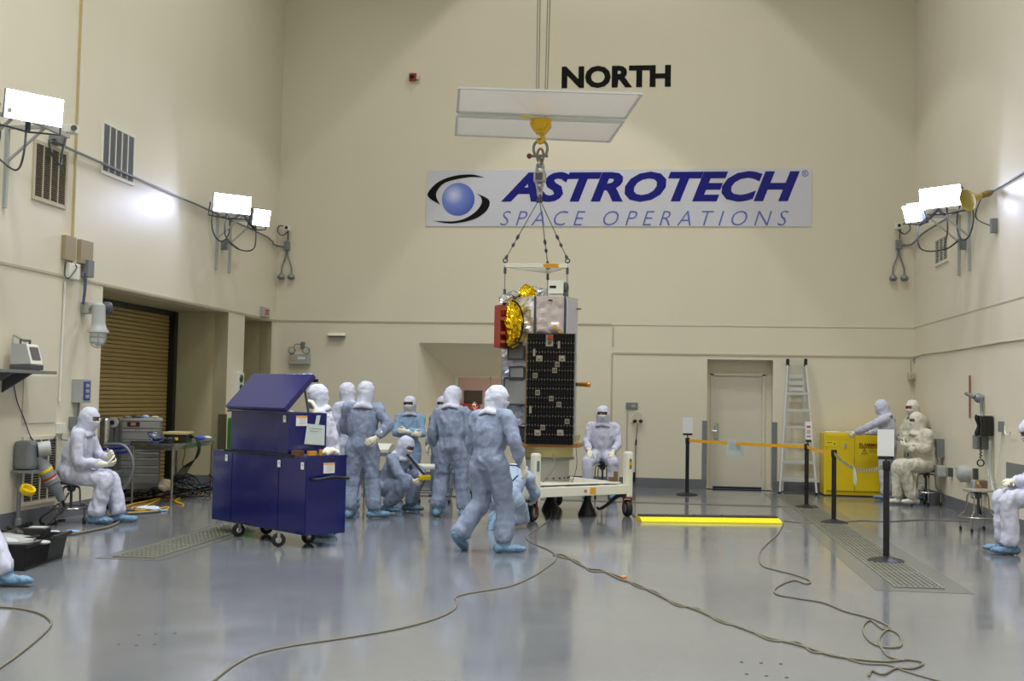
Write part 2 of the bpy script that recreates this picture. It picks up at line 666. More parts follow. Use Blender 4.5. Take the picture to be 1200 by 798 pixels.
# ---- window_1: splayed recess to the viewing window in the north wall
WY = D + 1.0
ix0, ix1 = wy(533.5, 441, WY).x, -1.95
iz1 = wy(560, 442, WY).z
iz0 = 1.0
o0, o1, oz0, oz1 = -4.544, -1.55, .95, 2.65
mb = MB()
O = [V((o0 + .002, D + .01, oz0 + .002)), V((o1 - .002, D + .01, oz0 + .002)), V((o1 - .002, D + .01, oz1 - .002)), V((o0 + .002, D + .01, oz1 - .002))]
I = [V((ix0, WY, iz0)), V((ix1, WY, iz0)), V((ix1, WY, iz1)), V((ix0, WY, iz1))]
for k in range(4):
    k2 = (k + 1) % 4
    mb.slab([O[k], O[k2], I[k2], I[k]], (0, .0, 0.0) if False else ((O[k] + O[k2]) / 2 - (V((-3, D, 1.8)))).normalized() * .05)
splay = struct(put('window_recess', mb, M_wall))
win = struct(put('window_1', MB().box(((ix0 + ix1) / 2, WY + .03, iz1 + .02), (ix1 - ix0 + .1, .1, .045)), M_white))
put('window_frame', MB().box((ix0 + .02, WY + .03, (iz0 + iz1) / 2), (.05, .1, iz1 - iz0)), M_white, win)
put('window_frame', MB().box((ix1 - .02, WY + .03, (iz0 + iz1) / 2), (.05, .1, iz1 - iz0)), M_white, win)
put('window_frame', MB().box(((ix0 + ix1) / 2, WY + .03, iz0 + .02), (ix1 - ix0, .1, .05)), M_white, win)
mxx = wy(574.5, 460, WY).x
put('mullion', MB().box((mxx, WY + .04, (iz0 + iz1) / 2), (.03, .05, iz1 - iz0)), M_trim, win)
M_glass = mat('window_glass', (235, 240, 240), .02, trans=1.0)
M_glass.node_tree.nodes['Principled BSDF'].inputs['IOR'].default_value = 1.1
put('pane', MB().box(((ix0 + mxx) / 2, WY + .04, (iz0 + iz1) / 2), (mxx - ix0 - .05, .008, iz1 - iz0 - .05)), M_glass, win)
put('pane', MB().box(((ix1 + mxx) / 2, WY + .04, (iz0 + iz1) / 2), (ix1 - mxx - .05, .008, iz1 - iz0 - .05)), M_glass, win)
# viewing room behind it
M_pink = mat('viewing_room_paint', (200, 176, 160), .6)
vx0, vx1, vy0, vy1 = -5.2, -.9, WY + .1, WY + 4.4
mb = MB()
mb.box(((vx0 + vx1) / 2, vy1 + .05, 1.4), (vx1 - vx0, .1, 2.8)).box((vx0 - .05, (vy0 + vy1) / 2, 1.4), (.1, vy1 - vy0, 2.8)).box((vx1 + .05, (vy0 + vy1) / 2, 1.4), (.1, vy1 - vy0, 2.8))
mb.box(((vx0 + vx1) / 2, (vy0 + vy1) / 2, 2.85), (vx1 - vx0, vy1 - vy0, .1))
struct(put('wall_viewing_room', mb, M_pink))
struct(put('floor_viewing_room', MB().box(((vx0 + vx1) / 2, (vy0 + vy1) / 2, -.05), (vx1 - vx0, vy1 - vy0, .1)), mat('viewing_room_carpet', (110, 60, 52), .9)))
area('viewing_room_lamp', (-3.2, WY + 1.6, 2.75), .9, 85, (1, .93, .86))
tv0, tv1 = wy(545.5, 458.5, vy1), wy(564, 472, vy1)
t = thing('wall_screen', 'dark grey flat screen on the wall behind the viewing window', 'screen', ((tv0.x + tv1.x) / 2, vy1, tv1.z - .1))
put('screen_panel', MB().box(((tv0.x + tv1.x) / 2, vy1 - .04, (tv0.z + tv1.z) / 2), (tv1.x - tv0.x, .06, tv0.z - tv1.z)), mat('screen_glass', (78, 70, 58), .3), t, bevel=.01)
put('bezel', MB().box(((tv0.x + tv1.x) / 2, vy1 - .02, (tv0.z + tv1.z) / 2), (tv1.x - tv0.x + .05, .04, tv0.z - tv1.z + .05)), M_dgrey, t)
M_red = mat('red_upholstery', (140, 26, 22), .7)
sy_ = vy1 - 1.0
s0_, s1_ = wy(539, 473, sy_), wy(562, 473, sy_)
so = thing('red_sofa', 'dark red high-backed sofa behind the viewing window', 'sofa', ((s0_.x + s1_.x) / 2, sy_, 0))
put('backrest', MB().box(((s0_.x + s1_.x) / 2, sy_, s0_.z / 2), (s1_.x - s0_.x, .18, s0_.z)), M_red, so, bevel=.03)
put('seat', MB().box(((s0_.x + s1_.x) / 2, sy_ - .4, .42), (s1_.x - s0_.x, .6, .16)), M_red, so, bevel=.03)
put('base', MB().box(((s0_.x + s1_.x) / 2, sy_ - .4, .17), (s1_.x - s0_.x - .06, .56, .34)), M_red, so)

# ---- floor drains with grate panels
M_grate = mat('galvanised_grating', (132, 132, 118), .4, .2)
M_surround = mat('drain_surround_epoxy', (100, 101, 97), .24)


def drain(name, x0, x1, y0, y1, m, n):
    st = struct(put(name, MB().box(((x0 + x1) / 2, (y0 + y1) / 2, .001), (x1 - x0 + 2 * m, y1 - y0 + 2 * m, .004)), M_surround))
    pit = put('channel', MB().box(((x0 + x1) / 2, (y0 + y1) / 2, .0035), (x1 - x0, y1 - y0, .003)), mat('drain_channel', (88, 88, 80), .6), st)
    L = (y1 - y0) / n
    first = None
    for k in range(n):
        if first is None:
            mb = MB()
            ya, yb = y0 + .008, y0 + L - .008
            for xx in (x0 + .008, x1 - .008):
                mb.box((xx, (ya + yb) / 2, .009), (.016, yb - ya, .008))
            for yy in (ya, yb):
                mb.box(((x0 + x1) / 2, yy, .009), (x1 - x0, .02, .008))
            nx = 9
            for q in range(1, nx):
                mb.box((x0 + (x1 - x0) * q / nx, (ya + yb) / 2, .009), (.012, yb - ya, .007))
            ny = 9
            for q in range(1, ny):
                mb.box(((x0 + x1) / 2, ya + (yb - ya) * q / ny, .009), (x1 - x0, .014, .007))
            first = put('grate_panel', mb, M_grate, st)
        else:
            c = first.copy()
            COL.objects.link(c)
            c.location = first.location + V((0, k * L, 0))
    return st


drain('floor_drain_1', 2.13, 2.56, 10.75, 21.0, .2, 11)
drain('floor_drain_2', -5.23, -4.8, 10.78, 18.5, .12, 8)
st = struct(put('floor_drain_3', MB().box((-1.3, 18.66, .0015), (7.0, .3, .005)), M_surround))
mb = MB()
for k in range(230):
    mb.box((-4.75 + k * .0298, 18.66, .0075), (.013, .17, .008))
sl = put('slot_bars', mb, M_grate, st)
sl['kind'] = 'stuff'

# floor anchor sockets and stuck-on marks
k = -1
for px, py in ((869, 776), (892, 777), (915, 778), (875, 790), (898, 792), (922, 794), (163, 744), (183, 743), (205, 742), (139, 755), (160, 756), (181, 755)):
    p = fl(px, py)
    k += 1
    o = put('floor_plug', MB().lathe((p.x, p.y, .0), (0, 0, 1), [(0, .012), (.003, .012), (.004, .008)], 8), M_dgrey)
    who = ['first', 'middle', 'last'][k % 3] + (' of the farther row' if (k // 3) % 2 == 0 else ' of the nearer row')
    tag(o, 'small dark floor plug, ' + who + (' below the diagonal cable' if k < 6 else ' in the open floor before the cart'), 'floor plug', 'plugs below the diagonal cable' if k < 6 else 'plugs before the cart')

# ================================================================ SIGNS ON THE NORTH WALL
X1, Z1, Y1 = V((1, 0, 0)), V((0, 0, 1)), V((0, 1, 0))
bnx0, bnx1, bnz0, bnz1 = -4.46, 2.808, 4.9, 5.99
M_banner = mat('banner_vinyl', (206, 206, 216), .35)
M_navy = mat('banner_navy_ink', (14, 20, 124), .3, spec=.35)
M_ink = mat('black_sign_ink', (8, 8, 8), .7, spec=.2)
M_pale = mat('banner_pale_blue_ink', (92, 104, 178), .4)
ban = thing('wall_banner', 'long white banner with navy ASTROTECH lettering on the far wall', 'banner', ((bnx0 + bnx1) / 2, D, bnz0))
put('banner_sheet', MB().box(((bnx0 + bnx1) / 2, D - .008, (bnz0 + bnz1) / 2), (bnx1 - bnx0, .012, bnz1 - bnz0)), M_banner, ban)
YB = D - .016
a0, a1 = wy(587, 238, YB), wy(937, 237, YB)
zb, ztp = wy(760, 236.5, YB).z, wy(760, 201, YB).z
text('lettering', 'ASTROTECH', M_navy, (a0.x, YB, zb), X1, Z1, ztp - zb, ban, width=a1.x - a0.x, shear=.3, weight=.042, label='bold slanted navy ASTROTECH lettering')
a0, a1 = wy(586, 264, YB), wy(924, 264, YB)
zb, ztp = wy(760, 264.3, YB).z, wy(760, 247, YB).z
text('lettering', 'S P A C E   O P E R A T I O N S', M_pale, (a0.x, YB, zb), X1, Z1, ztp - zb, ban, width=a1.x - a0.x, shear=.3, weight=-.012, label='thin slanted pale blue SPACE OPERATIONS lettering')
p = wy(943.5, 206, YB)
put('registered_ring', MB().torus((p.x, YB, p.z + .045), (0, 1, 0), .055, .006, 20, 4), M_pale, ban)
text('lettering', 'R', M_pale, (p.x - .024, YB, p.z + .012), X1, Z1, .065, ban)
# globe: print with a radial highlight
M_globe = bpy.data.materials.new('banner_globe_print')
M_globe.use_nodes = True
nt = M_globe.node_tree
tc = nt.nodes.new('ShaderNodeTexCoord')
mp = nt.nodes.new('ShaderNodeMapping')
mp.inputs['Location'].default_value = (.3, 0, -.62)
mp.inputs['Scale'].default_value = (2.2, 0, 2.2)
gr = nt.nodes.new('ShaderNodeTexGradient')
gr.gradient_type = 'SPHERICAL'
cr = nt.nodes.new('ShaderNodeValToRGB')
cr.color_ramp.elements[0].color = (*srgb((62, 82, 176)), 1)
cr.color_ramp.elements[1].color = (*srgb((206, 212, 240)), 1)
e = cr.color_ramp.elements.new(.55)
e.color = (*srgb((112, 132, 206)), 1)
nt.links.new(tc.outputs['Object'], mp.inputs[0])
nt.links.new(mp.outputs[0], gr.inputs[0])
nt.links.new(gr.outputs[0], cr.inputs[0])
nt.links.new(cr.outputs[0], nt.nodes['Principled BSDF'].inputs['Base Color'])
c = wy(537, 233.5, YB)
gmb = MB().lathe((c.x, YB + .001, c.z), (0, -1, 0), [(0, .318), (.004, .318)], 40)
g = put('globe_emblem', gmb, M_globe, ban, label='blue globe disc with a pale highlight')
# recentre the emblem so its print is laid out from its own middle
for v in g.data.vertices:
    v.co -= V((c.x - W(ban).translation.x, 0, c.z - W(ban).translation.z))
g.location = V((c.x - W(ban).translation.x, 0, c.z - W(ban).translation.z))
mp.inputs['Location'].default_value = (.2, 0, -.2)


def swoosh(outer, inner, lab):
    """crescent print between an outer and an inner sweep round the globe (points on the banner)"""
    def fine(p):
        q = []
        for i in range(len(p) - 1):
            p0, p1, p2, p3 = V(p[max(i - 1, 0)]), V(p[i]), V(p[i + 1]), V(p[min(i + 2, len(p) - 1)])
            for k in range(4):
                t = k / 4
                q.append(.5 * ((2 * p1) + (p2 - p0) * t + (2 * p0 - 5 * p1 + 4 * p2 - p3) * t * t + (3 * p1 - p0 - 3 * p2 + p3) * t ** 3))
        return q + [V(p[-1])]
    o, i_ = fine(outer), fine(inner)
    N = min(len(o), len(i_))
    mb = MB()
    W3 = lambda q: wy(q.x, q.y, YB)
    for k in range(N - 1):
        q = [W3(o[k]), W3(o[k + 1]), W3(i_[k + 1]), W3(i_[k])]
        mb.slab(q, (0, -.003, 0))
    bmesh.ops.remove_doubles(mb.bm, verts=mb.bm.verts, dist=.0005)
    return put('swoosh', mb, M_ink, ban, label=lab)


swoosh([(566.9, 207.6), (552.5, 204.4), (533, 206), (514, 213), (501.7, 225.5), (503.6, 232.5), (516, 239.8)],
       [(566.9, 207.8), (550.6, 207.6), (533, 210.5), (520, 215), (512.3, 223.5), (511.3, 231), (516, 240)], 'black swoosh sweeping over the globe')
swoosh([(559, 226.8), (571.7, 233), (573.6, 240), (567.8, 249.4), (552.5, 258), (527.6, 261.9), (507.5, 258.4)],
       [(559, 227), (563.6, 231), (564.4, 238), (558, 247.5), (544.8, 256), (529.5, 259.4), (507.5, 258.6)], 'black swoosh sweeping under the globe')

p0, p1 = wy(658, 103.5), wy(786, 102)
lt = text('lettering', 'NORTH', M_ink, (p0.x, D - .004, p0.z - .005), X1, Z1, wy(658, 77.5).z - p0.z + .0, wn, width=p1.x - p0.x, weight=.045, label='large black block capitals spelling NORTH high on the wall')

# small things on the north wall
def wallbox(name, px, py, w, h, d, m, label, cat, fix='N', bevel=.004):
    if fix == 'N':
        q = wy(px, py)
        o = put(name, MB().box((q.x, D - d / 2, q.z), (w, d, h)), m, bevel=bevel)
    elif fix == 'L':
        q = lw(px, py)
        o = put(name, MB().box((XL + d / 2, q.y, q.z), (d, w, h)), m, bevel=bevel)
    else:
        q = rw(px, py)
        o = put(name, MB().box((XR - d / 2, q.y, q.z), (d, w, h)), m, bevel=bevel)
    tag(o, label, cat)
    return o, q


M_fire = mat('red_box_paint', (150, 48, 34), .4)
q = wy(486, 91)
t = thing('fire_strobe', 'small red fire strobe box high on the far wall above the banner', 'alarm', (q.x, D, q.z))
put('back_box', MB().box((q.x - .03, D - .03, q.z), (.14, .06, .15)), M_fire, t, bevel=.004)
put('strobe_lens', MB().box((q.x + .075, D - .05, q.z - .01), (.06, .08, .09)), mat('strobe_lens', (214, 190, 180), .3), t, bevel=.01)
put('horn_grille', MB().lathe((q.x - .04, D - .06, q.z), (0, -1, 0), [(0, .045), (.012, .04)], 12), M_dark, t)

# emergency light (352,415)
q = wy(352.5, 421)
t = thing('emergency_light', 'grey twin-head emergency light unit on the far wall', 'lamp', (q.x, D, q.z - .1))
put('battery_box', MB().box((q.x, D - .06, q.z), (.4, .12, .19)), M_lgrey, t, bevel=.006)
put('label_plate', MB().box((q.x - .11, D - .123, q.z + .01), (.09, .004, .08)), M_tan, t)
put('label_plate', MB().box((q.x + .05, D - .123, q.z + .02), (.15, .004, .05)), M_paper, t)
for dx in (-.15, .14):
    h = put('lamp_head', MB().lathe((q.x + dx, D - .05, q.z + .175), (.0, -1, -.12), [(0, .03), (.03, .06), (.07, .068), (.085, .068)], 16), M_dgrey, t, smooth=True)
    put('lens', MB().lathe((q.x + dx, D - .136, q.z + .165), (0, -1, -.12), [(0, .058), (.004, .05)], 16), mat('lamp_lens', (200, 200, 190), .15), h)
    put('stem', MB().tube([(q.x + dx, D - .06, q.z + .09), (q.x + dx, D - .06, q.z + .13)], .012, 6), M_dgrey, t)
put('outlet_box', MB().box((q.x + .04, D - .02, q.z + .28), (.08, .04, .12)), M_grey, t, bevel=.003)
put('supply_wire', MB().tube([(q.x + .03, D - .045, q.z + .29), (q.x - .1, D - .06, q.z + .29), (q.x - .12, D - .06, q.z + .23)], .007, 6, smooth=4), M_dgrey, t)

# slot plate (395,394)
q = wy(395, 393)
t = thing('wall_chute_hood', 'small cream wedge hood with a dark lower lip on the far wall', 'vent', (q.x, D, q.z - .04))
put('hood_cover', MB().slab([(q.x - .17, D, q.z + .05), (q.x - .17, D - .09, q.z - .01), (q.x - .17, D, q.z - .01)], (.34, 0, 0)), M_wall, t)
put('lower_lip', MB().box((q.x, D - .05, q.z - .02), (.34, .1, .015)), M_dgrey, t)

# junction boxes with hanging bells and cameras, both upper corners
def bell_drop(name, wallq, mirror, lab, cat='alarm'):
    q = wallq
    t = thing(name, lab, cat, (q.x, D, q.z - .6))
    put('junction_box', MB().box((q.x, D - .05, q.z), (.1, .1, .17)), M_grey, t, bevel=.008)
    for s in (-1, 1):
        cz = q.z - .62
        put('conduit', MB().tube([(q.x + .012 * s, D - .05, q.z - .08), (q.x + .02 * s, D - .05, q.z - .2), (q.x + .095 * s, D - .05, q.z - .42), (q.x + .1 * s, D - .05, q.z - .54)], .015, 8, smooth=5), M_grey, t, smooth=True)
        put('horn_bell', MB().lathe((q.x + .1 * s, D - .05, cz + .07), (0, -.2, -1), [(0, .02), (.03, .05), (.06, .07), (.09, .072), (.11, .055)], 16), M_grey, t, smooth=True)
    put('camera_housing', MB().box((q.x + mirror * .02, D - .13, q.z + .33), (.12, .13, .11)), M_white, t, bevel=.01)
    put('lens', MB().lathe((q.x + mirror * .02, D - .19, q.z + .33), (0, -1, 0), [(0, .03), (.015, .03)], 12), M_black, t)
    put('drop_wire', MB().tube([(q.x + .02, D - .08, q.z + .28), (q.x + .015, D - .06, q.z + .1)], .012, 6), M_dgrey, t)
    put('wire_loop', MB().tube([(q.x + mirror * .02, D - .1, q.z + .26), (q.x - mirror * .1, D - .08, q.z + .19), (q.x - mirror * .2, D - .06, q.z + .28), (q.x - mirror * .17, D - .06, q.z + .38), (q.x - mirror * .05, D - .1, q.z + .37)], .011, 6, smooth=5), M_dgrey, t)
    return t


bell_drop('camera_and_horn_cluster', wy(337.5, 288), 1, 'small white camera over two grey horns by the corner with the roller shutter wall', 'security camera')
bell_drop('camera_and_horn_cluster', wy(1052.5, 287), -1, 'small white camera over two grey horns by the corner above the yellow cabinet', 'security camera')

# small alarm in the far right corner (1067,440)
q = wy(1068, 441)
t = thing('corner_sensor', 'cream sensor box on a bracket in the corner over the standing people', 'sensor', (q.x, D, q.z))
put('sensor_body', MB().box((q.x, D - .07, q.z), (.14, .12, .13)), mat('aged_cream_plastic', (196, 188, 150), .5), t, bevel=.012)
put('sensor_face', MB().lathe((q.x, D - .13, q.z), (0, -1, 0), [(0, .045), (.01, .04)], 12), M_lgrey, t)
put('mount_box', MB().box((q.x + .06, D - .03, q.z + .3), (.03, .06, .13)), M_grey, t)
put('wire', MB().tube([(q.x + .04, D - .04, q.z + .3), (q.x - .02, D - .04, q.z + .26), (q.x - .01, D - .05, q.z + .06)], .006, 6, smooth=4), M_grey, t)

# plate, wire and headset by the door
q = wy(740.5, 475.5)
t = thing('data_outlet_plate', 'grey metal outlet plate with a thin wire above the white stand post', 'outlet', (q.x, D, q.z - .05))
put('plate_cover', MB().box((q.x, D - .015, q.z), (.22, .03, .12)), M_grey, t, bevel=.004)
put('socket', MB().box((q.x + .03, D - .032, q.z), (.08, .006, .04)), M_lgrey, t)
put('wire', MB().tube([(q.x - .08, D - .02, q.z - .06), (q.x - .085, D - .015, q.z - .5), (q.x - .08, D - .015, q.z - 1.0)], .008, 6), M_lgrey, t)
q = wy(747.5, 489)
t = thing('headset', 'white headset with black earpieces hung on the far wall on its long cord', 'headset', (q.x, D, q.z - 1.1))
put('headband', MB().torus((q.x, D - .05, q.z + .01), (0, 1, 0), .1, .008, 14, 6, 0, PI * 2), M_white, t)
for s in (-1, 1):
    put('earpiece', MB().ball((q.x + .055 * s, D - .06, q.z - .07), (.04, .045, .035), 10), M_black, t, smooth=True)
put('microphone_boom', MB().tube([(q.x, D - .05, q.z - .08), (q.x - .12, D - .06, q.z - .12)], .006, 6), M_dgrey, t)
put('cord', MB().tube([(q.x - .0, D - .05, q.z - .1), (q.x - .03, D - .03, q.z - .5), (q.x - .035, D - .04, q.z - 1.1), (q.x - .1, D - .05, q.z - 1.28), (q.x - .14, D - .06, q.z - 1.4)], .007, 6, smooth=5), M_dgrey, t)
put('inline_switch', MB().tube([(q.x - .025, D - .04, q.z - .42), (q.x - .03, D - .04, q.z - .52)], .015, 8), M_black, t)
put('belt_pack', MB().tube([(q.x - .05, D - .05, q.z - 1.02), (q.x - .055, D - .05, q.z - 1.2)], .025, 8), M_black, t)

# ================================================================ WALL VENTS
def vent(px0, py0, px1, py1, side, lab, mframe, mslat, cols=4, name='wall_vent', rows=24):
    f = lw if side == 'L' else rw
    a, b_ = f(px0, py0), f(px1, py1)
    X = XL if side == 'L' else XR
    s = 1 if side == 'L' else -1
    y0, y1 = min(a.y, b_.y), max(a.y, b_.y)
    z0, z1 = min(a.z, b_.z), max(a.z, b_.z)
    t = thing(name, lab, 'vent', (X, (y0 + y1) / 2, z0))
    cy, cz, w, h = (y0 + y1) / 2, (z0 + z1) / 2, y1 - y0, z1 - z0
    put('backing', MB().box((X + s * .004, cy, cz), (.008, w, h)), M_dark, t)
    mb = MB()
    for dy in (-1, 1):
        mb.box((X + s * .012, cy + dy * (w / 2 + .02), cz), (.024, .045, h + .085))
    for dz in (-1, 1):
        mb.box((X + s * .012, cy, cz + dz * (h / 2 + .02)), (.024, w, .045))
    put('frame', mb, mframe, t)
    mb = MB()
    for k in range(1, cols):
        mb.box((X + s * .014, y0 + w * k / cols, cz), (.02, .02, h))
    put('mullion', mb, mframe, t)
    first = None
    for k in range(rows):
        z = z0 + h * (k + .5) / rows
        if first is None:
            m2 = MB().slab([(X + s * .006, y0, z - h / rows * .42), (X + s * .02, y0, z - h / rows * .1), (X + s * .02, y0, z + h / rows * .1), (X + s * .008, y0, z + h / rows * .3)], (0, w, 0))
            first = put('louvre', m2, mslat, t)
        else:
            c = first.copy()
            COL.objects.link(c)
            c.location = first.location + V((0, 0, h * k / rows))
    return t


vent(41, 167, 74, 241, 'L', 'tall louvred wall vent under the nearest floodlight, crossed by a cable loop', M_trim, mat('vent_brown', (118, 108, 88), .5), 4)
vent(120.5, 144, 154, 214, 'L', 'pale louvred vent high on the shutter wall beyond the joint strip', M_white, mat('vent_grey', (150, 150, 150), .5), 5)
vent(28, 516, 62, 583, 'L', 'low louvred floor-level vent behind the seated white-suited man', M_wall, mat('vent_dark', (112, 106, 92), .5), 4)
vent(1097.5, 283, 1111.5, 303, 'R', 'small dark grille below the pair of floodlights beside the yellow horn', M_wall, M_lgrey, 3, rows=10)

# cover plates on the left wall
a = lw(28, 445)
M_cover = mat('cover_plate_paint', (208, 202, 182), .4)
q0, q1 = lw(30, 440), lw(62, 495)
tag(put('access_panel', MB().box((XL + .006, (q0.y + q1.y) / 2, (q0.z + q1.z) / 2 + .0), (.012, q1.y - q0.y + .1, q0.z - q1.z)), M_cover), 'cream flush access panel above the low vent', 'panel')

# ================================================================ FLOODLIGHTS
M_lamp = mat('floodlight_face', (240, 244, 255), .5, emit=((206, 214, 255), 60))


def flood(parent, c, normal, w, h, d=.2, up=V((0, 0, 1))):
    n = V(normal).normalized()
    r = up.cross(n).normalized()
    u = n.cross(r)
    T = Matrix(((r.x, u.x, n.x, c.x), (r.y, u.y, n.y, c.y), (r.z, u.z, n.z, c.z), (0, 0, 0, 1)))

    def P(x, y, z):
        return T @ V((x, y, z))
    mb = MB()
    R = []
    for z, s in ((0.012, 1.04), (-.03, 1.04), (-.06, .98), (-d * .8, .8), (-d, .55)):
        R.append([P(-w / 2 * s, -h / 2 * s, z), P(w / 2 * s, -h / 2 * s, z), P(w / 2 * s, h / 2 * s, z), P(-w / 2 * s, h / 2 * s, z)])
    mb.rings(R)
    hs = put('lamp_housing', mb, M_grey, parent)
    put('lamp_face', MB().slab([P(-w / 2, -h / 2, .014), P(w / 2, -h / 2, .014), P(w / 2, h / 2, .014), P(-w / 2, h / 2, .014)], n * .006), M_lamp, hs)
    mb = MB()
    for k in range(7):
        x = w * (-.42 + .14 * k)
        mb.slab([P(x, h * .5, -.03), P(x, h * .5 + .02, -.06), P(x, h * .42, -d * .9), P(x, h * .3, -d * .9)], r * .006)
    put('cooling_fin', mb, M_grey, hs)
    put('yoke', MB().tube([P(-w * .55, 0, -.08), P(-w * .57, -h * .75, -.1), P(0, -h * .85, -.1), P(w * .57, -h * .75, -.1), P(w * .55, 0, -.08)], .012, 6), M_dgrey, parent)
    return P(0, -h * .85, -.1)


def lamp_station(name, lab, X, s, y, z, lamps, cable_box):
    t = thing(name, lab, 'floodlight', (X, y, z))
    # slotted channel uprights, bracket
    for dy in (-.32, .28):
        put('channel_strut', MB().box((X + s * .02, y + dy, z - .35), (.04, .045, .95)), M_lgrey, t)
    for dy in (-.32, .28):
        put('bracket_arm', MB().bar((X, y + dy, z + .1), (X + s * .5, y + dy, z + .1), .04, .04), M_lgrey, t)
    put('bracket_rail', MB().bar((X + s * .5, y - .5, z + .1), (X + s * .5, y + .75, z + .1), .05, .05), M_lgrey, t)
    for dy in (-.32, .28):
        put('bracket_brace', MB().bar((X + s * .02, y + dy, z - .3), (X + s * .46, y + dy, z + .08), .025, .025), M_lgrey, t)
    for (c, n, w, h) in lamps:
        f = flood(t, V(c), n, w, h)
        q = V((X + s * .5, max(y - .5, min(y + .75, f.y)), z + .1))
        put('stem', MB().tube([f, (f + q) / 2 + V((0, 0, -.03)), q], .022, 8), M_dgrey, t)
        put('supply_cord', MB().tube([V(c) - V(n).normalized() * .18 - V((0, 0, .05)), V(c) + V((-s * .1, 0, -.5)), V((X + s * .3, y, z - .45)), V((X + s * .06, y - .02, z - .28))], .012, 6, smooth=6), M_dgrey, t, smooth=True)
    put('cord_coil', MB().torus((X + s * .09, y - .35, z - .05), (1, -.15 * s, 0), .3, .012, 28, 6), M_dgrey, t, smooth=True)
    put('outlet_box', MB().box((X + s * .05, y - .05, z - .38), (.1, .09, .16)), M_grey, t, bevel=.005)
    return t


pa = wx(272, 239, XL + .62)
pb = wx(306, 255, XL + .85)
b0 = lw(262, 262)
lamp_station('floodlight_station', 'pair of glaring floodlights on a wall bracket by the far end of the shutter wall', XL, 1, b0.y, b0.z,
             [(pa, (.75, -.85, -.12), .6, .28), (pb, (.9, -.75, -.25), .3, .26)], None)
pc = wx(1102, 231, XR - .62)
pd = wx(1069.5, 250, XR - 1.0)
b1 = rw(1131, 258)
lamp_station('floodlight_station', 'pair of glaring floodlights bracketed above the small grille on the wall with the red pipe', XR, -1, b1.y, b1.z,
             [(pc, (-.75, -.85, -.1), .62, .29), (pd, (-.85, -.8, -.5), .26, .24)], None)
pe = wx(40, 127, XL + .6)
b2 = lw(8, 160)
t = lamp_station('floodlight_station', 'single big glaring floodlight over the brown vent, nearest the camera', XL, 1, b2.y - .3, b2.z,
                 [(pe, (1, -.75, -.12), .62, .3)], None)

# conduits along both walls
def wire_thing(name, pts, r, m, lab, cat, smooth=4, n=8):
    return tag(put(name, MB().tube(pts, r, n, smooth=smooth), m, smooth=True), lab, cat)


wire_thing('wall_conduit', [lw(60, 165, .05), lw(90, 178, .04), lw(207, 229.5, .04), lw(240, 244, .04), lw(313, 277.5, .04), lw(320, 286, .04), V((XL + .06, D - .05, wy(330, 289).z)), wy(334, 289.5, D - .05)], .018, M_grey,
           'long grey conduit running along the shutter wall past the floodlights', 'conduit', smooth=2)
wire_thing('wall_conduit', [wy(1056, 287, D - .05), V((XR - .06, D - .05, wy(1068, 287).z)), rw(1078, 277, .04), rw(1088, 269, .04), rw(1168, 221, .04), rw(1200, 202.5, .04), rw(1260, 168, .04)], .018, M_grey,
           'long grey conduit rising along the wall with the red pipe', 'conduit', smooth=2)
# camera box + loop near the first lamp
q = lw(63, 165)
t = thing('camera_box', 'small white camera with a hanging cable loop beside the nearest floodlight', 'security camera', (XL, q.y, q.z))
put('junction_box', MB().box((XL + .06, q.y - .02, q.z), (.12, .2, .09)), M_grey, t, bevel=.006)
put('camera_housing', MB().box((XL + .16, q.y + .12, q.z + .17), (.14, .14, .11)), M_white, t, bevel=.01)
put('lens', MB().lathe((XL + .22, q.y + .06, q.z + .17), (.7, -.7, 0), [(0, .035), (.03, .035)], 12), M_dgrey, t)
put('cable_loop', MB().tube([(XL + .14, q.y + .06, q.z + .12), (XL + .12, q.y + .0, q.z - .12), (XL + .1, q.y - .02, q.z - .3), (XL + .09, q.y - .2, q.z - .2), (XL + .08, q.y - .25, q.z - .05), (XL + .08, q.y - .08, q.z)], .014, 6, smooth=6), M_dgrey, t, smooth=True)

# yellow horn on the right wall (1155,228)
q = rw(1163, 224)
t = thing('horn_loudspeaker', 'dull yellow horn loudspeaker clamped to the conduit', 'loudspeaker', (XR, q.y, q.z))
hc = wx(1151, 229, XR - .22)
put('horn', MB().lathe(hc, (-.75, -.35, -.3), [(0, .03), (.08, .05), (.16, .085), (.24, .15), (.26, .155), (.25, .13)], 20), mat('horn_yellow', (170, 150, 60), .3, .3), t, smooth=True)
put('driver', MB().lathe(hc, (.75, .35, .3), [(0, .04), (.1, .05), (.14, .04)], 14), mat('horn_brown', (120, 100, 50), .4), t, smooth=True)
put('clamp', MB().bar(hc, (XR, q.y, q.z), .04, .04), M_dgrey, t)
put('wire', MB().tube([hc, (XR - .2, q.y + .1, q.z - .35), (XR - .05, q.y - .15, q.z - .52)], .01, 6, smooth=5), M_dgrey, t)
put('outlet_box', MB().box((XR - .04, q.y - .2, q.z - .52), (.08, .09, .2)), M_grey, t, bevel=.005)

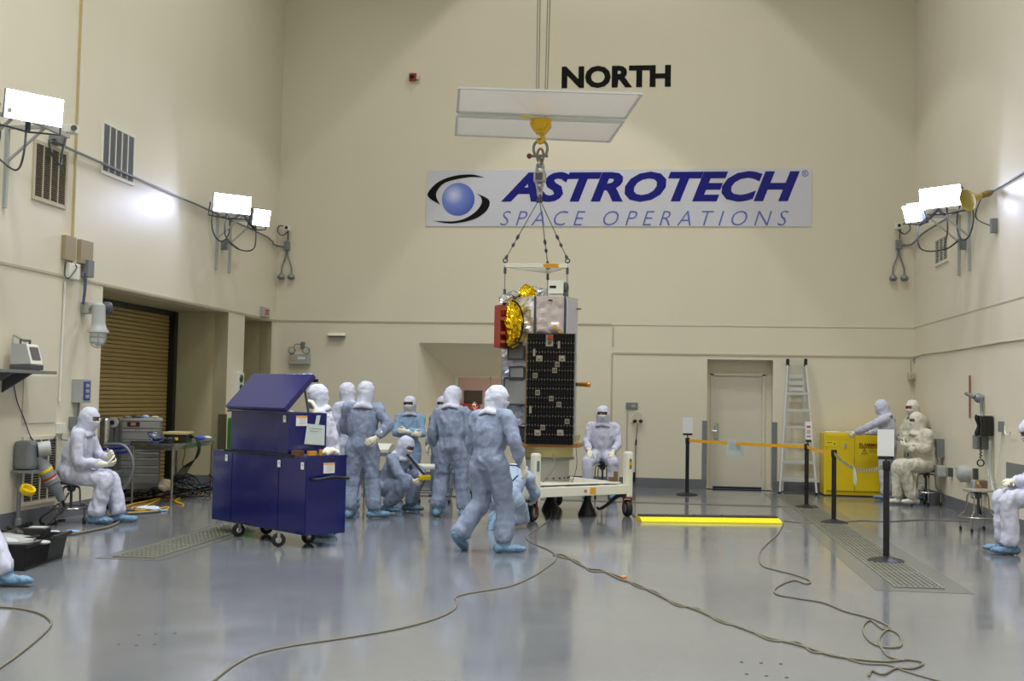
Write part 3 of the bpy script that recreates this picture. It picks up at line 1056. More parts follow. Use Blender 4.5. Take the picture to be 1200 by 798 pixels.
# ================================================================ LEFT WALL FITTINGS
q0, q1 = lw(72, 275), lw(104, 311)
t = thing('junction_panel', 'square tan steel panel split by the joint strip above the caged lamp', 'panel', (XL, (q0.y + q1.y) / 2, q1.z))
M_tp = mat('tan_steel', (158, 146, 116), .4, .2)
ym = lw(87, 292).y
zc = (lw(72, 275).z + lw(72, 304).z) / 2
hh = lw(72, 275).z - lw(72, 304).z
put('plate', MB().box((XL + .03, (q0.y + ym) / 2 - .03, zc), (.06, ym - q0.y - .07, hh)), M_tp, t, bevel=.004)
put('plate', MB().box((XL + .03, (q1.y + ym) / 2 + .03, zc), (.06, q1.y - ym - .07, hh)), M_tp, t, bevel=.004)
q = lw(81, 318)
tag(put('cream_box', MB().box((XL + .04, q.y, q.z), (.08, .26, .2)), M_white, bevel=.01), 'small cream box with loose wires hung under the tan panel', 'junction box')
wire_thing('wire_bundle', [lw(77, 306, .05), lw(76, 322, .05), lw(80, 326, .1), lw(86, 320, .09), lw(90, 313, .09), lw(87, 309, .07)], .009, M_dgrey, 'dark loose wire bundle under the tan panel', 'wire')
q = lw(98.5, 315)
o, q = wallbox('outlet_box', 98.5, 315, .16, .22, .1, M_grey, 'small grey outlet box on the near side of the roller shutter, above the caged lamp', 'outlet box', 'L')
wire_thing('wall_conduit', [lw(100.5, 320, .06), lw(99.5, 340, .06), lw(97.5, 356, .06)], .02, mat('blue_grey_conduit', (70, 78, 104), .4), 'short blue-grey conduit feeding the caged lamp', 'conduit')
wire_thing('wall_conduit', [lw(76, 330, .02), lw(74, 380, .02), lw(69.5, 470, .02)], .014, M_white, 'thin white surface conduit down the wall to the low white box', 'conduit')

# caged explosion-proof lamp
q = lw(97, 361)
lc = wx(116, 362, XL + .42)
t = thing('caged_lamp', 'grey caged industrial lamp hanging beside the roller shutter', 'lamp', (XL, q.y, q.z - .3))
put('wall_box', MB().box((XL + .06, q.y, q.z), (.12, .14, .15)), M_lgrey, t, bevel=.012)
put('arm', MB().tube([(XL + .1, q.y, q.z), (XL + .3, q.y + (lc.y - q.y) * .6, q.z + .02), (lc.x, lc.y, lc.z + .02)], .03, 10, smooth=4), M_lgrey, t, smooth=True)
put('ballast', MB().lathe((XL + .24, q.y + .05, q.z), (1, .4, 0), [(0, .07), (.03, .09), (.1, .09), (.13, .06)], 14), M_dgrey, t, smooth=True)
put('hood', MB().lathe((lc.x, lc.y, lc.z + .08), (0, 0, -1), [(0, .03), (.03, .075), (.1, .08), (.26, .085), (.32, .1), (.36, .13), (.38, .13)], 18), M_lgrey, t, smooth=True)
put('glass_globe', MB().lathe((lc.x, lc.y, lc.z - .3), (0, 0, -1), [(0, .09), (.08, .09), (.14, .07), (.17, .02)], 16), mat('lamp_glass', (214, 220, 216), .15), t, smooth=True)
mb = MB()
for k in range(6):
    a = 2 * PI * k / 6
    ca, sa = math.cos(a), math.sin(a)
    mb.tube([(lc.x + ca * .105, lc.y + sa * .105, lc.z - .3), (lc.x + ca * .105, lc.y + sa * .105, lc.z - .4), (lc.x + ca * .07, lc.y + sa * .07, lc.z - .47), (lc.x, lc.y, lc.z - .49)], .006, 5, smooth=3)
for zz in (.36, .43):
    mb.torus((lc.x, lc.y, lc.z - zz), (0, 0, 1), .105 if zz < .4 else .095, .005, 16, 4)
put('cage', mb, M_steel, t)

# shelf with bench-top instrument
s0 = lw(0, 435)
se = lw(33, 437)
zs_ = s0.z
t = thing('wall_shelf', 'grey wall shelf carrying the bench instrument', 'shelf', (XL, s0.y, zs_ - .2))
put('shelf_board', MB().box((XL + .2, se.y - .62, zs_), (.4, 1.1, .035)), M_grey, t, bevel=.003)
put('shelf_bracket', MB().slab([(XL, se.y - .55, zs_ - .02), (XL + .36, se.y - .55, zs_ - .02), (XL, se.y - .55, zs_ - .24)], (0, .03, 0)), M_dgrey, t)
put('shelf_bracket', MB().slab([(XL, se.y - .95, zs_ - .02), (XL + .36, se.y - .95, zs_ - .02), (XL, se.y - .95, zs_ - .24)], (0, .03, 0)), M_dgrey, t)
ic = V((XL + .22, se.y - .42, zs_ + .018))
t = thing('bench_instrument', 'white bench instrument with a dark tilted screen on the wall shelf', 'instrument', ic)
put('base', MB().box(ic + V((0, 0, .035)), (.26, .28, .06)), M_dgrey, t, bevel=.01)
put('foot', MB().box(ic + V((.08, .1, .005)), (.03, .03, .01)), M_black, t)
mb = MB().slab([ic + V((-.12, -.13, .07)), ic + V((.13, -.13, .07)), ic + V((.06, -.13, .3)), ic + V((-.12, -.13, .3))], (0, .26, 0))
put('case', mb, M_white, t, bevel=.01)
a_, b_ = ic + V((.13, 0, .07)), ic + V((.06, 0, .3))
n_ = V((.23, 0, .07)).normalized()
put('screen', MB().slab([a_.lerp(b_, .22) + V((0, -.09, 0)) + n_ * .003, a_.lerp(b_, .22) + V((0, .09, 0)) + n_ * .003, a_.lerp(b_, .85) + V((0, .09, 0)) + n_ * .003, a_.lerp(b_, .85) + V((0, -.09, 0)) + n_ * .003], n_ * .004), mat('instrument_screen', (98, 92, 92), .2), t)
mb = MB().slab([ic + V((-.12, -.131, .07)), ic + V((.13, -.131, .07)), ic + V((.06, -.131, .3)), ic + V((-.12, -.131, .3))], (0, -.006, 0))
put('side_panel', mb, M_lgrey, t)
put('handle', MB().tube([ic + V((-.03, -.1, .3)), ic + V((-.03, -.1, .345)), ic + V((-.03, .1, .345)), ic + V((-.03, .1, .3))], .014, 8), M_dgrey, t)
p = lw(13, 393)
t = thing('wall_hook_clip', 'small metal clip on a wire on the wall above the shelf instrument', 'clip', (XL, p.y, p.z))
put('clip', MB().bar((XL + .03, p.y, p.z), (XL + .12, p.y + .12, p.z - .07), .02, .02), M_steel, t)
put('wire', MB().tube([(XL + .03, p.y, p.z), (XL + .04, p.y - .03, p.z - .1), (XL + .15, p.y - .0, p.z - .21)], .004, 5), M_grey, t)
wire_thing('shelf_wire', [lw(16, 450, .02), lw(20, 470, .02), lw(28, 490, .02), lw(36, 512, .03), lw(44, 518, .03), lw(58, 518, .03), lw(66, 511, .03)], .006, mat('navy_wire', (40, 44, 90), .5), 'thin navy wire sagging from the shelf across the low vent', 'wire')

# blue-fronted control box, socket boxes
o, q = wallbox('control_box', 89.5, 458, .24, .3, .14, M_lgrey, 'grey control box with a blue front beside the shutter', 'control box', 'L', .006)
q = lw(93.5, 458)
put('blue_front', MB().box((XL + .142, o.matrix_world.translation.y, q.z), (.006, .17, .24)), mat('blue_panel', (58, 66, 150), .4), o)
for dz in (.07, 0, -.07):
    put('display_window', MB().box((XL + .147, o.matrix_world.translation.y + .01, q.z + dz), (.004, .09, .045)), M_lgrey, o)
q = lw(87, 495)
t = thing('socket_box', 'grey double socket box with a black plug above the low vent', 'outlet box', (XL, q.y, q.z - .08))
put('box_body', MB().box((XL + .05, q.y, q.z), (.1, .3, .15)), M_grey, t, bevel=.005)
put('plug', MB().tube([(XL + .1, q.y - .08, q.z), (XL + .17, q.y - .1, q.z)], .03, 8), M_black, t)
put('plug_cord', MB().tube([(XL + .17, q.y - .1, q.z), (XL + .16, q.y - .12, q.z - .06), (XL + .08, q.y - .1, q.z - .16), (XL + .08, q.y - .1, q.z - .3)], .009, 6, smooth=4), M_black, t)
put('feed_conduit', MB().tube([(XL + .05, q.y, q.z + .07), (XL + .05, q.y, q.z + .3)], .016, 8), M_grey, t)
q = lw(68.5, 502)
t = thing('switch_box', 'small white box at the foot of the thin white conduit', 'outlet box', (XL, q.y, q.z - .05))
put('box_body', MB().box((XL + .035, q.y, q.z), (.07, .13, .13)), M_white, t, bevel=.006)
put('wire', MB().tube([(XL + .05, q.y, q.z - .06), (XL + .05, q.y, q.z - .14), (XL + .05, q.y + .35, q.z - .16)], .006, 6, smooth=3), M_dgrey, t)

# big industrial power connector on the near left wall
q = lw(19, 548)
y0 = q.y
t = thing('power_receptacle', 'big cast grey power receptacle with warning bands near the floor beside the low vent', 'power outlet', (XL, y0, .1))
zt_ = lw(17, 535).z
put('cast_box', MB().box((XL + .12, y0, zt_ + .02), (.22, .2, .34)), M_grey, t, bevel=.05)
put('flange', MB().box((XL + .14, y0, zt_ - .17), (.26, .26, .03)), M_grey, t)
ax = V((.35, .35, -.85)).normalized()
bs = V((XL + .2, y0 + .1, zt_ + .0))
put('side_port', MB().lathe((XL + .22, y0 + .08, zt_ + .08), (.6, .35, .1), [(0, .09), (.12, .09), (.14, .075)], 18), M_lgrey, t, smooth=True)
put('plug_barrel', MB().lathe(bs, ax, [(0, .08), (.14, .08), (.15, .088), (.3, .088), (.31, .098), (.36, .098), (.37, .078), (.48, .07), (.52, .05), (.6, .05)], 18), M_grey, t, smooth=True)
for d0, m_ in ((.17, M_yel), (.27, mat('red_band', (170, 60, 50), .5))):
    put('warning_band', MB().lathe(bs + ax * d0, ax, [(0, .0885), (.035, .0885)], 18), m_, t, smooth=True)
put('support_pipe', MB().tube([(XL + .06, y0 - .02, zt_ - .18), (XL + .06, y0 - .02, .02)], .024, 8).lathe((XL + .06, y0 - .02, 0), (0, 0, 1), [(0, .05), (.1, .04), (.12, .025)], 10), M_grey, t)
pend = bs + ax * .6
put('power_cable', MB().tube([pend, pend + V((.02, .02, -.1)), V((pend.x + .02, y0 + .1, .12)), V((XL + .45, y0 - .2, .03)), V((XL + .6, y0 - .9, .03))], .018, 8, smooth=5), M_rubber, t, smooth=True)
q = lw(11, 576)
put('yellow_cap', MB().lathe((XL + .2, q.y + .02, q.z), (.5, -.2, .8), [(0, .0), (0.001, .085), (.03, .09), (.06, .085), (.05, .065), (.01, .06)], 18), M_yel, t, smooth=True)

# exit sign
q = lw(308, 366)
t = thing('exit_sign', 'small grey sign with dark red EXIT letters above the second doorway', 'sign', (XL, q.y, q.z - .1))
put('sign_box', MB().box((XL + .04, q.y, q.z), (.08, .36, .19)), M_lgrey, t, bevel=.006)
put('sign_face', MB().box((XL + .082, q.y, q.z), (.006, .3, .15)), mat('sign_face', (205, 190, 180), .4), t)
text('lettering', 'EXIT', mat('exit_red', (150, 60, 50), .5), (XL + .087, q.y - .12, q.z - .055), (0, 1, 0), Z1, .11, t, width=.24, weight=.02)
o, q = wallbox('indicator_panel', 279, 453.5, .3, .52, .05, M_white, 'white panel with three dark indicators between the two left wall openings', 'panel', 'L')
yy, zz = q.y, q.z
for dz, r_ in ((.15, .07), (-.0, .055), (-.16, .06)):
    put('indicator', MB().lathe((XL + .05, yy, zz + dz), (1, 0, 0), [(0, r_), (.02, r_ * .9), (.03, r_ * .4)], 16), mat('indicator_green', (30, 52, 46), .3), o)
q = lw(279, 480)
tag(put('wall_box', MB().box((XL + .05, yy + .0, 1.18), (.1, .5, .12)), M_trim, bevel=.005), 'dull tan box below the white indicator panel', 'box')
# green cylinder/cabinet and dark bollard between openings
p = fl(271, 556)
gx = wx(265, 500, XL + .35)
t = thing('green_cabinet', 'narrow green cabinet standing behind the blue cart', 'cabinet', (wy(265, 510, 18.2).x + .2, 18.4, 0))
gx = wy(265, 510, 18.2)
put('body', MB().box((gx.x + .2, 18.4, .72), (.4, .4, 1.0)), mat('green_paint', (58, 122, 40), .4), t, bevel=.06)
put('base', MB().box((gx.x + .2, 18.4, .11), (.36, .34, .22)), M_dgrey, t)
put('cap', MB().box((gx.x + .2, 18.4, 1.23), (.3, .24, .04)), M_dgrey, t)
tag(put('corner_guard', MB().box((wy(260.5, 500, 19.3).x, 19.30, .72), (.15, .02, 1.05)), mat('brown_guard', (92, 86, 66), .45)), 'brown-grey corner guard where the shutter recess ends, behind the cart', 'corner guard')

# ================================================================ HOIST
PZ = 5.68
pn = [fl(538, 103, PZ), fl(752, 110, PZ), fl(714, 166, PZ), fl(534, 158, PZ)]
M_film = mat('milky_plastic_film', (196, 190, 184), .4)
nt = M_film.node_tree
tl_ = nt.nodes.new('ShaderNodeBsdfTranslucent')
tl_.inputs[0].default_value = (*srgb((226, 222, 214)), 1)
tp_ = nt.nodes.new('ShaderNodeBsdfTransparent')
m1, m2 = nt.nodes.new('ShaderNodeMixShader'), nt.nodes.new('ShaderNodeMixShader')
m1.inputs[0].default_value = .28
m2.inputs[0].default_value = .3
nt.links.new(nt.nodes['Principled BSDF'].outputs[0], m1.inputs[1])
nt.links.new(tl_.outputs[0], m1.inputs[2])
nt.links.new(m1.outputs[0], m2.inputs[1])
nt.links.new(tp_.outputs[0], m2.inputs[2])
nt.links.new(m2.outputs[0], nt.nodes['Material Output'].inputs[0])
pan = thing('drip_pan', 'large pale two-panel drip pan hung flat around the crane hook', 'drip pan', (pn[0] + pn[2]) / 2)
ml, mr_ = pn[0].lerp(pn[3], .46), pn[1].lerp(pn[2], .46)
ml2, mr2 = pn[0].lerp(pn[3], .54), pn[1].lerp(pn[2], .54)
put('pan_panel', MB().slab([pn[0], pn[1], mr_, ml], (0, 0, .012)), M_film, pan)
put('pan_panel', MB().slab([ml2, mr2, pn[2], pn[3]], (0, 0, .012)), M_film, pan)
for a, b_ in ((pn[0], pn[1]), (pn[1], mr_), (pn[0], ml), (ml2, pn[3]), (pn[3], pn[2]), (pn[2], mr2), (ml, mr_), (ml2, mr2)):
    put('edge_rail', MB().bar(a, b_, .035, .03), M_alu, pan)
put('centre_rail', MB().bar(ml.lerp(ml2, .5) + V((0, 0, -.02)), mr_.lerp(mr2, .5) + V((0, 0, -.02)), .18, .04), M_white, pan)
lp = fl(616, 136.5, PZ - .05)
put('yellow_label', MB().box(lp, (.13, .08, .01)), mat('label_yellow', (235, 225, 20), .5), pan)
HX = fl(634, 137, PZ)
hy = HX.y
hx = HX.x
M_crane = mat('crane_yellow', (222, 178, 22), .4, var=.05)
hk = thing('crane_hook_block', 'yellow crane hook block with its hook, hanging through the pale pan', 'crane hook', (hx, hy, PZ - .5))


def hz(py):
    return wy(634, py, hy).z


zb0, zb1 = hz(160), hz(117)
put('upper_block', MB().slab([(hx - .1, hy - .09, PZ + .03), (hx + .1, hy - .09, PZ + .03), (hx + .13, hy - .09, PZ + .2), (hx + .05, hy - .09, hz(114)), (hx - .05, hy - .09, hz(114)), (hx - .13, hy - .09, PZ + .2)], (0, .18, 0)), M_crane, hk, bevel=.01)
put('lower_block', MB().slab([(hx - .14, hy - .1, hz(140)), (hx + .14, hy - .1, hz(140)), (hx + .15, hy - .1, hz(148)), (hx + .06, hy - .1, hz(157)), (hx - .06, hy - .1, hz(157)), (hx - .15, hy - .1, hz(148))], (0, .2, 0)), M_crane, hk, bevel=.012)
put('sheave', MB().lathe((hx, hy - .14, hz(147)), (0, 1, 0), [(0, .07), (.02, .09), (.26, .09), (.28, .07)], 18), M_crane, hk, smooth=True)
put('safety_latch', MB().box((hx - .02, hy - .05, hz(137)), (.22, .1, .04)), M_dgrey, hk)
zz = hz(157)
hookpts = [(hx, hy, zz + .03), (hx + .01, hy, zz - .02), (hx + .035, hy, zz - .05), (hx + .035, hy, zz - .09), (hx, hy, zz - .12), (hx - .04, hy, zz - .1), (hx - .045, hy, zz - .06)]
put('hook', MB().tube(hookpts, [.035, .03, .032, .036, .036, .026, .014], 10, smooth=4), M_crane, hk, smooth=True)
for i, px in enumerate((627.5, 631, 645, 648.5)):
    dx = (px - 637) / 78
    tag(put('wire_rope', MB().tube([(hx + dx * .55, hy - .04 + .05 * (i % 2), PZ + .1), (hx + dx + .02, hy - .05 + .08 * (i % 2), 13.4)], .008, 6), mat('wire_rope_grey', (120, 116, 104), .5)),
        ['outermost crane wire rope on the shutter side, dropping to the hook block', 'inner crane wire rope on the shutter side, dropping to the hook block', 'inner crane wire rope nearer the word NORTH', 'outermost crane wire rope nearer the word NORTH'][i], 'wire rope', 'crane wire ropes')
# shackle
z0 = zz - .11
sh_ = thing('bow_shackle', 'steel bow shackle on the yellow crane hook', 'shackle', (hx, hy, z0 - .3))
bow = [(hx - .07, hy, z0 - .21), (hx - .1, hy, z0 - .12), (hx - .08, hy, z0 - .03), (hx, hy, z0 + .03), (hx + .08, hy, z0 - .03), (hx + .1, hy, z0 - .12), (hx + .07, hy, z0 - .21)]
put('bow', MB().tube(bow, .02, 8, smooth=5), M_grey, sh_, smooth=True)
put('pin', MB().tube([(hx - .16, hy, z0 - .21), (hx + .11, hy, z0 - .21)], .022, 8), M_grey, sh_)
put('pin_head', MB().ball((hx - .16, hy, z0 - .21), .04, 10), mat('rusty_red', (120, 60, 44), .5), sh_, smooth=True)


def link(mb, c, rx, rz, r, rot):
    pts = []
    for k in range(17):
        a = 2 * PI * k / 16
        u = V((math.cos(a) * rx, 0, math.sin(a) * rz))
        u.rotate(Matrix.Rotation(rot, 3, 'Z'))
        pts.append(V(c) + u)
    mb.tube(pts, r, 6, cap=False)


zc_ = hz(175)
lst = [(hz(183), .045, .11, 0, 'large gold-tinted chain link right below the shackle'), (hz(190.5), .04, .06, 1.2, 'small twisted chain link above the load cell'), (hz(196), .05, .07, .3, 'round swivel link touching the load cell from above'),
       (hz(219.5), .04, .06, 0, 'small chain link right below the load cell'), (hz(226), .05, .065, 1.1, 'lowest chain link above the sling apex')]
for i, (z, rx, rz_, rot, lab) in enumerate(lst):
    mb = MB()
    link(mb, (hx, hy, z), rx, rz_, .017, rot)
    tag(put('chain_link', mb, M_steel if i else mat('brass_link', (150, 130, 90), .35, .8), smooth=True), lab, 'chain link', 'chain links of the hoist')
lc_ = thing('load_cell', 'silver load cell with a square display in the hoist chain', 'load cell', (hx, hy, hz(215)))
put('cell_body', MB().box((hx, hy, hz(207.5)), (.18, .12, hz(201) - hz(214))), M_steel, lc_, bevel=.03)
put('display', MB().box((hx - .01, hy - .062, hz(207.5)), (.1, .01, .1)), mat('cell_display', (90, 92, 96), .3), lc_)
put('end_shackle', MB().torus((hx, hy, hz(199.5)), (0, 1, 0), .055, .02, 14, 6), M_steel, lc_, smooth=True)
put('end_shackle', MB().torus((hx, hy, hz(215.5)), (0, 1, 0), .05, .018, 14, 6), M_steel, lc_, smooth=True)
apex = V((hx, hy, hz(233)))
put('swivel', MB().tube([(hx, hy, hz(228)), (hx, hy, hz(237))], [.025, .05], 8), M_dgrey, lc_)

# spreader
SY = hy - .25
S1 = wy(592, 311, SY)
S2 = V((wy(665, 310, SY).x, SY, S1.z))
S3 = fl(642, 318.5, S1.z)
sp = thing('spreader_frame', 'white triangular spreader frame above the spacecraft', 'spreader frame', (S1 + S2 + S3) / 3)
M_sp = mat('spreader_white', (224, 222, 206), .4)
for a, b_, h in ((S1, S2, .06), (S2, S3, .05), (S3, S1, .05)):
    put('frame_beam', MB().bar(a, b_, .05, h), M_sp, sp, bevel=.004)
cN = (S1 + S2) / 2
put('gold_tape', MB().bar(S1.lerp(S2, .62) + V((0, -.028, .0)), S1.lerp(S2, .86) + V((0, -.028, 0)), .004, .05), mat('kapton_tape', (214, 150, 24), .3, .2), sp)
for i, S in enumerate((S1, S2, S3)):
    put('eye_bolt', MB().torus(S + V((0, 0, .07)), (0, 1, 0), .03, .01, 12, 5), M_dgrey, sp)
nm = ['sling from the chain to the spreader corner nearest the red cover', 'sling from the chain to the spreader corner over the white top box', 'steeper middle sling from the chain to the rear spreader corner']
for i, S in enumerate((S1, S2, S3)):
    e = S + V((0, 0, .09))
    t = thing('sling', 'thin wire ' + nm[i], 'sling', e, group='upper slings')
    put('wire', MB().tube([apex, e], .008, 6), M_grey, t)
    for f0, f1 in ((.6, .68), (.74, .8), (.93, 1.0)):
        put('turnbuckle', MB().tube([apex.lerp(e, f0), apex.lerp(e, (f0 + f1) / 2), apex.lerp(e, f1)], [.012, .026, .012], 8), M_dgrey, t)

# ================================================================ SPACECRAFT
BY = hy - .55                      # plane of the front face
cxm = wy(640, 430, BY).x


def bx(px, py=430, Y=None):
    return wy(px, py, Y or BY).x


ztop, zbot = wy(645, 347, BY).z, wy(640, 519, BY).z
sc_pts = [(bx(588, 430, BY + .42), BY + .42), (bx(625.5), BY + .03), (bx(661), BY), (bx(676, 430, BY + .36), BY + .36), (bx(668, 430, BY + .85), BY + .85), (bx(600, 430, BY + .95), BY + .95)]
sat = thing('spacecraft', 'silver foil-wrapped spacecraft with black solar cell panel on the white stand', 'spacecraft', (cxm, hy, zbot))
M_foil2 = mat('pinkish_foil', (206, 196, 198), .33, .8, bump=.45, bscale=4, detail=3, stretch=(1, 1, .5))
mb = MB()
rings_ = []
NZ = 14
for k in range(NZ + 1):
    z = zbot + (ztop - zbot) * k / NZ
    ring = []
    for i in range(6):
        a_, b_ = V(sc_pts[i]), V(sc_pts[(i + 1) % 6])
        for j in range(6):
            p = a_.lerp(b_, j / 6)
            ring.append(V((p.x, p.y, z)))
    rings_.append(ring)
mb.rings(rings_)
cc2 = V((sum(p[0] for p in sc_pts) / 6, sum(p[1] for p in sc_pts) / 6, 0))
for v in mb.bm.verts:
    d_ = (v.co - V((cc2.x, cc2.y, v.co.z)))
    n_ = noise.noise(v.co * 5) * .016 + noise.noise(v.co * 12) * .007
    v.co += d_.normalized() * n_
put('foil_body', mb, M_silver, sat, smooth=False)
# seam tapes along the vertical edges and across
M_tape = mat('seam_tape', (58, 62, 74), .5)
for (px, yy) in ((625.5, BY + .0), (661, BY - .02)):
    put('seam_tape', MB().box((bx(px), yy - .0, (wy(px, 347, BY).z + wy(px, 392, BY).z) / 2), (.022, .02, wy(px, 347, BY).z - wy(px, 392, BY).z)), M_tape, sat)
# crinkled front foil sheet between the seams
def sheet(p00, p10, p11, p01, nu, nv, amp, sc_, off):
    """crumpled sheet spanning four corners"""
    mb = MB()
    p00, p10, p11, p01 = V(p00), V(p10), V(p11), V(p01)
    nrm = (p10 - p00).cross(p01 - p00).normalized()
    g = []
    for j in range(nv + 1):
        row = []
        for i in range(nu + 1):
            u, v = i / nu, j / nv
            p = (p00 * (1 - u) + p10 * u) * (1 - v) + (p01 * (1 - u) + p11 * u) * v
            e = min(1, 6 * min(u, 1 - u, v, 1 - v) + .15)
            h = amp * e * (abs(noise.noise(V((p.x * sc_, p.y * sc_, p.z * sc_ * .6)))) * 1.6 + .5 * noise.noise(p * sc_ * 2.3)) + off
            row.append(mb.bm.verts.new(p + nrm * h))
        g.append(row)
    for j in range(nv):
        for i in range(nu):
            mb.bm.faces.new((g[j][i], g[j][i + 1], g[j + 1][i + 1], g[j + 1][i]))
    return mb


z392 = wy(640, 391, BY).z
put('foil_sheet', sheet((bx(627), BY + .02, z392), (bx(660), BY, z392), (bx(660), BY, ztop - .01), (bx(627), BY + .02, ztop - .01), 14, 16, .03, 5, .008), M_foil2, sat, label='pinkish silver crinkled foil sheet')
lx0, lx1 = V((sc_pts[0][0], sc_pts[0][1], 0)), V((sc_pts[1][0], sc_pts[1][1], 0))
put('foil_sheet', sheet((lx0.x, lx0.y, wy(600, 420, BY).z), (lx1.x, lx1.y, wy(600, 420, BY).z), (lx1.x, lx1.y, ztop - .03), (lx0.x, lx0.y, ztop - .03), 18, 22, .075, 7, .012), M_silver, sat)
put('foil_sheet', sheet((lx0.x, lx0.y, zbot + .02), (lx1.x, lx1.y, zbot + .02), (lx1.x, lx1.y, wy(600, 422, BY).z), (lx0.x, lx0.y, wy(600, 422, BY).z), 14, 26, .045, 6, .008), mat('dull_grey_foil', (182, 188, 202), .3, .7, bump=.5, bscale=5), sat, label='darker bluish grey foil sheet')
rx0, rx1 = V((sc_pts[2][0], sc_pts[2][1], 0)), V((sc_pts[3][0], sc_pts[3][1], 0))
M_white_p = mat('radiator_panel', (190, 191, 193), .4, .3, bump=.15, bscale=3)
put('side_panel', MB().slab([rx0 + V((.02, -.01, zbot + .1)), rx1 + V((-.01, -.03, zbot + .1)), rx1 + V((-.01, -.03, ztop - .06)), rx0 + V((.02, -.01, ztop - .03))], (.012, .012, 0)), M_white_p, sat)


def lface(u, z, out=.05):
    p = lx0.lerp(lx1, u)
    n = V((lx1.y - lx0.y, -(lx1.x - lx0.x), 0)).normalized()
    if n.y > 0:
        n = -n
    return V((p.x, p.y, z)) + n * out


def lpanel(name, u0, u1, py0, py1, m, out=.05, frame=None):
    z1_, z0_ = wy(605, py0, BY + .2).z, wy(605, py1, BY + .2).z
    n = (lface(.5, 1, .1) - lface(.5, 1, .0)).normalized()
    o = put(name, MB().slab([lface(u0, z0_, out), lface(u1, z0_, out), lface(u1, z1_, out), lface(u0, z1_, out)], n * .012), m, sat)
    if frame:
        mb = MB()
        for (ua, za, ub, zb) in ((u0, z0_, u1, z0_), (u1, z0_, u1, z1_), (u1, z1_, u0, z1_), (u0, z1_, u0, z0_)):
            mb.bar(lface(ua, za, out + .012), lface(ub, zb, out + .012), .02, .022)
        put('frame_tape', mb, frame, sat)
    return o


M_rad = mat('white_radiator', (170, 172, 168), .2, .3)
lpanel('radiator', .3, .78, 402, 421, mat('bright_foil', (150, 152, 156), .3, .8, bump=.4, bscale=8), .055, M_tape)
lpanel('radiator', .2, .95, 443, 474, M_rad, .055, M_tape)
lpanel('radiator', .36, .8, 430, 445, M_rad, .055, M_tape)
lpanel('dark_hatch', .6, .95, 500, 516, M_tape, .055, M_dark)
# solar panel
PX0, PX1 = bx(617, 450, BY - .1), bx(673, 450, BY - .1)
pz1, pz0 = wy(640, 390.5, BY - .1).z, wy(640, 521, BY - .1).z
sol = put('solar_panel', MB().box(((PX0 + PX1) / 2, BY - .075, (pz0 + pz1) / 2), (PX1 - PX0, .03, pz1 - pz0)), mat('panel_backing', (44, 40, 34), .5), sat, label='black solar cell panel')
mb = MB()
NC, NR = 16, 24
cw, ch = (PX1 - PX0 - .02) / NC, (pz1 - pz0 - .02) / NR
for i in range(NC):
    for j in range(NR):
        x = PX0 + .01 + cw * (i + .5)
        z = pz0 + .01 + ch * (j + .5)
        w2, h2, c2 = cw * .475, ch * .48, cw * .14
        pts = [(x - w2, z - h2 + c2), (x - w2 + c2, z - h2), (x + w2 - c2, z - h2), (x + w2, z - h2 + c2), (x + w2, z + h2 - c2), (x + w2 - c2, z + h2), (x - w2 + c2, z + h2), (x - w2, z + h2 - c2)]
        mb.slab([(a, BY - .092, b_) for a, b_ in pts], (0, -.004, 0))
cells = put('solar_cells', mb, mat('solar_cell', (9, 9, 14), .3, spec=.2), sol)
cells['kind'] = 'stuff'
mb = MB()
for i in range(NC + 1):
    for j in range(2, NR, 2):
        mb.box((PX0 + .01 + cw * i, BY - .0965, pz0 + .01 + ch * j + .006 * (i % 2)), (.006, .003, .016))
tk = put('cell_tabs', mb, mat('cell_tab', (168, 158, 136), .5), sol)
tk['kind'] = 'stuff'
for (px, py, big) in ((644, 399, 2), (655, 404, 3), (632, 420, 1), (658.5, 420, 1), (653, 427, 0), (650, 434, 0), (627, 440, 0), (630, 460, 0), (646, 467, 0), (655, 474, 0), (621.5, 480, 3), (664.5, 494, 0), (636, 501, 0), (630, 507, 1), (656.5, 507, 1), (626, 413, 3)):
    q = wy(px, py, BY - .1)
    w_, h_ = {0: (.062, .07), 1: (.085, .08), 2: (.1, .16), 3: (.03, .1)}[big]
    pad = put('sensor_pad', MB().box((q.x, BY - .1, q.z), (w_, .008, h_)), mat('sensor_pad', (148, 138, 118), .5), sol)
    if big < 3:
        put('sensor_window', MB().box((q.x - w_ * .2, BY - .106, q.z), (w_ * .2, .006, h_ * .6)).box((q.x + w_ * .2, BY - .106, q.z), (w_ * .2, .006, h_ * .6)), M_dark, pad) if big == 0 else \
            put('sensor_dome', MB().ball((q.x, BY - .105, q.z + (.0 if big == 1 else -.03)), (.022, .015, .022), 10), M_grey if big == 1 else M_dgrey, pad)
q = wy(645, 395, BY - .1)
put('red_cover', MB().box((q.x, BY - .12, q.z), (.075, .03, .055)), mat('red_cap_paint', (150, 52, 36), .5), sol)
for xx, m_ in ((PX0 - .006, mat('kapton_edge', (120, 96, 50), .4, .3)), (PX1 + .006, M_grey)):
    put('edge_strip', MB().box((xx, BY - .075, (pz0 + pz1) / 2), (.014, .05, pz1 - pz0)), m_, sat)
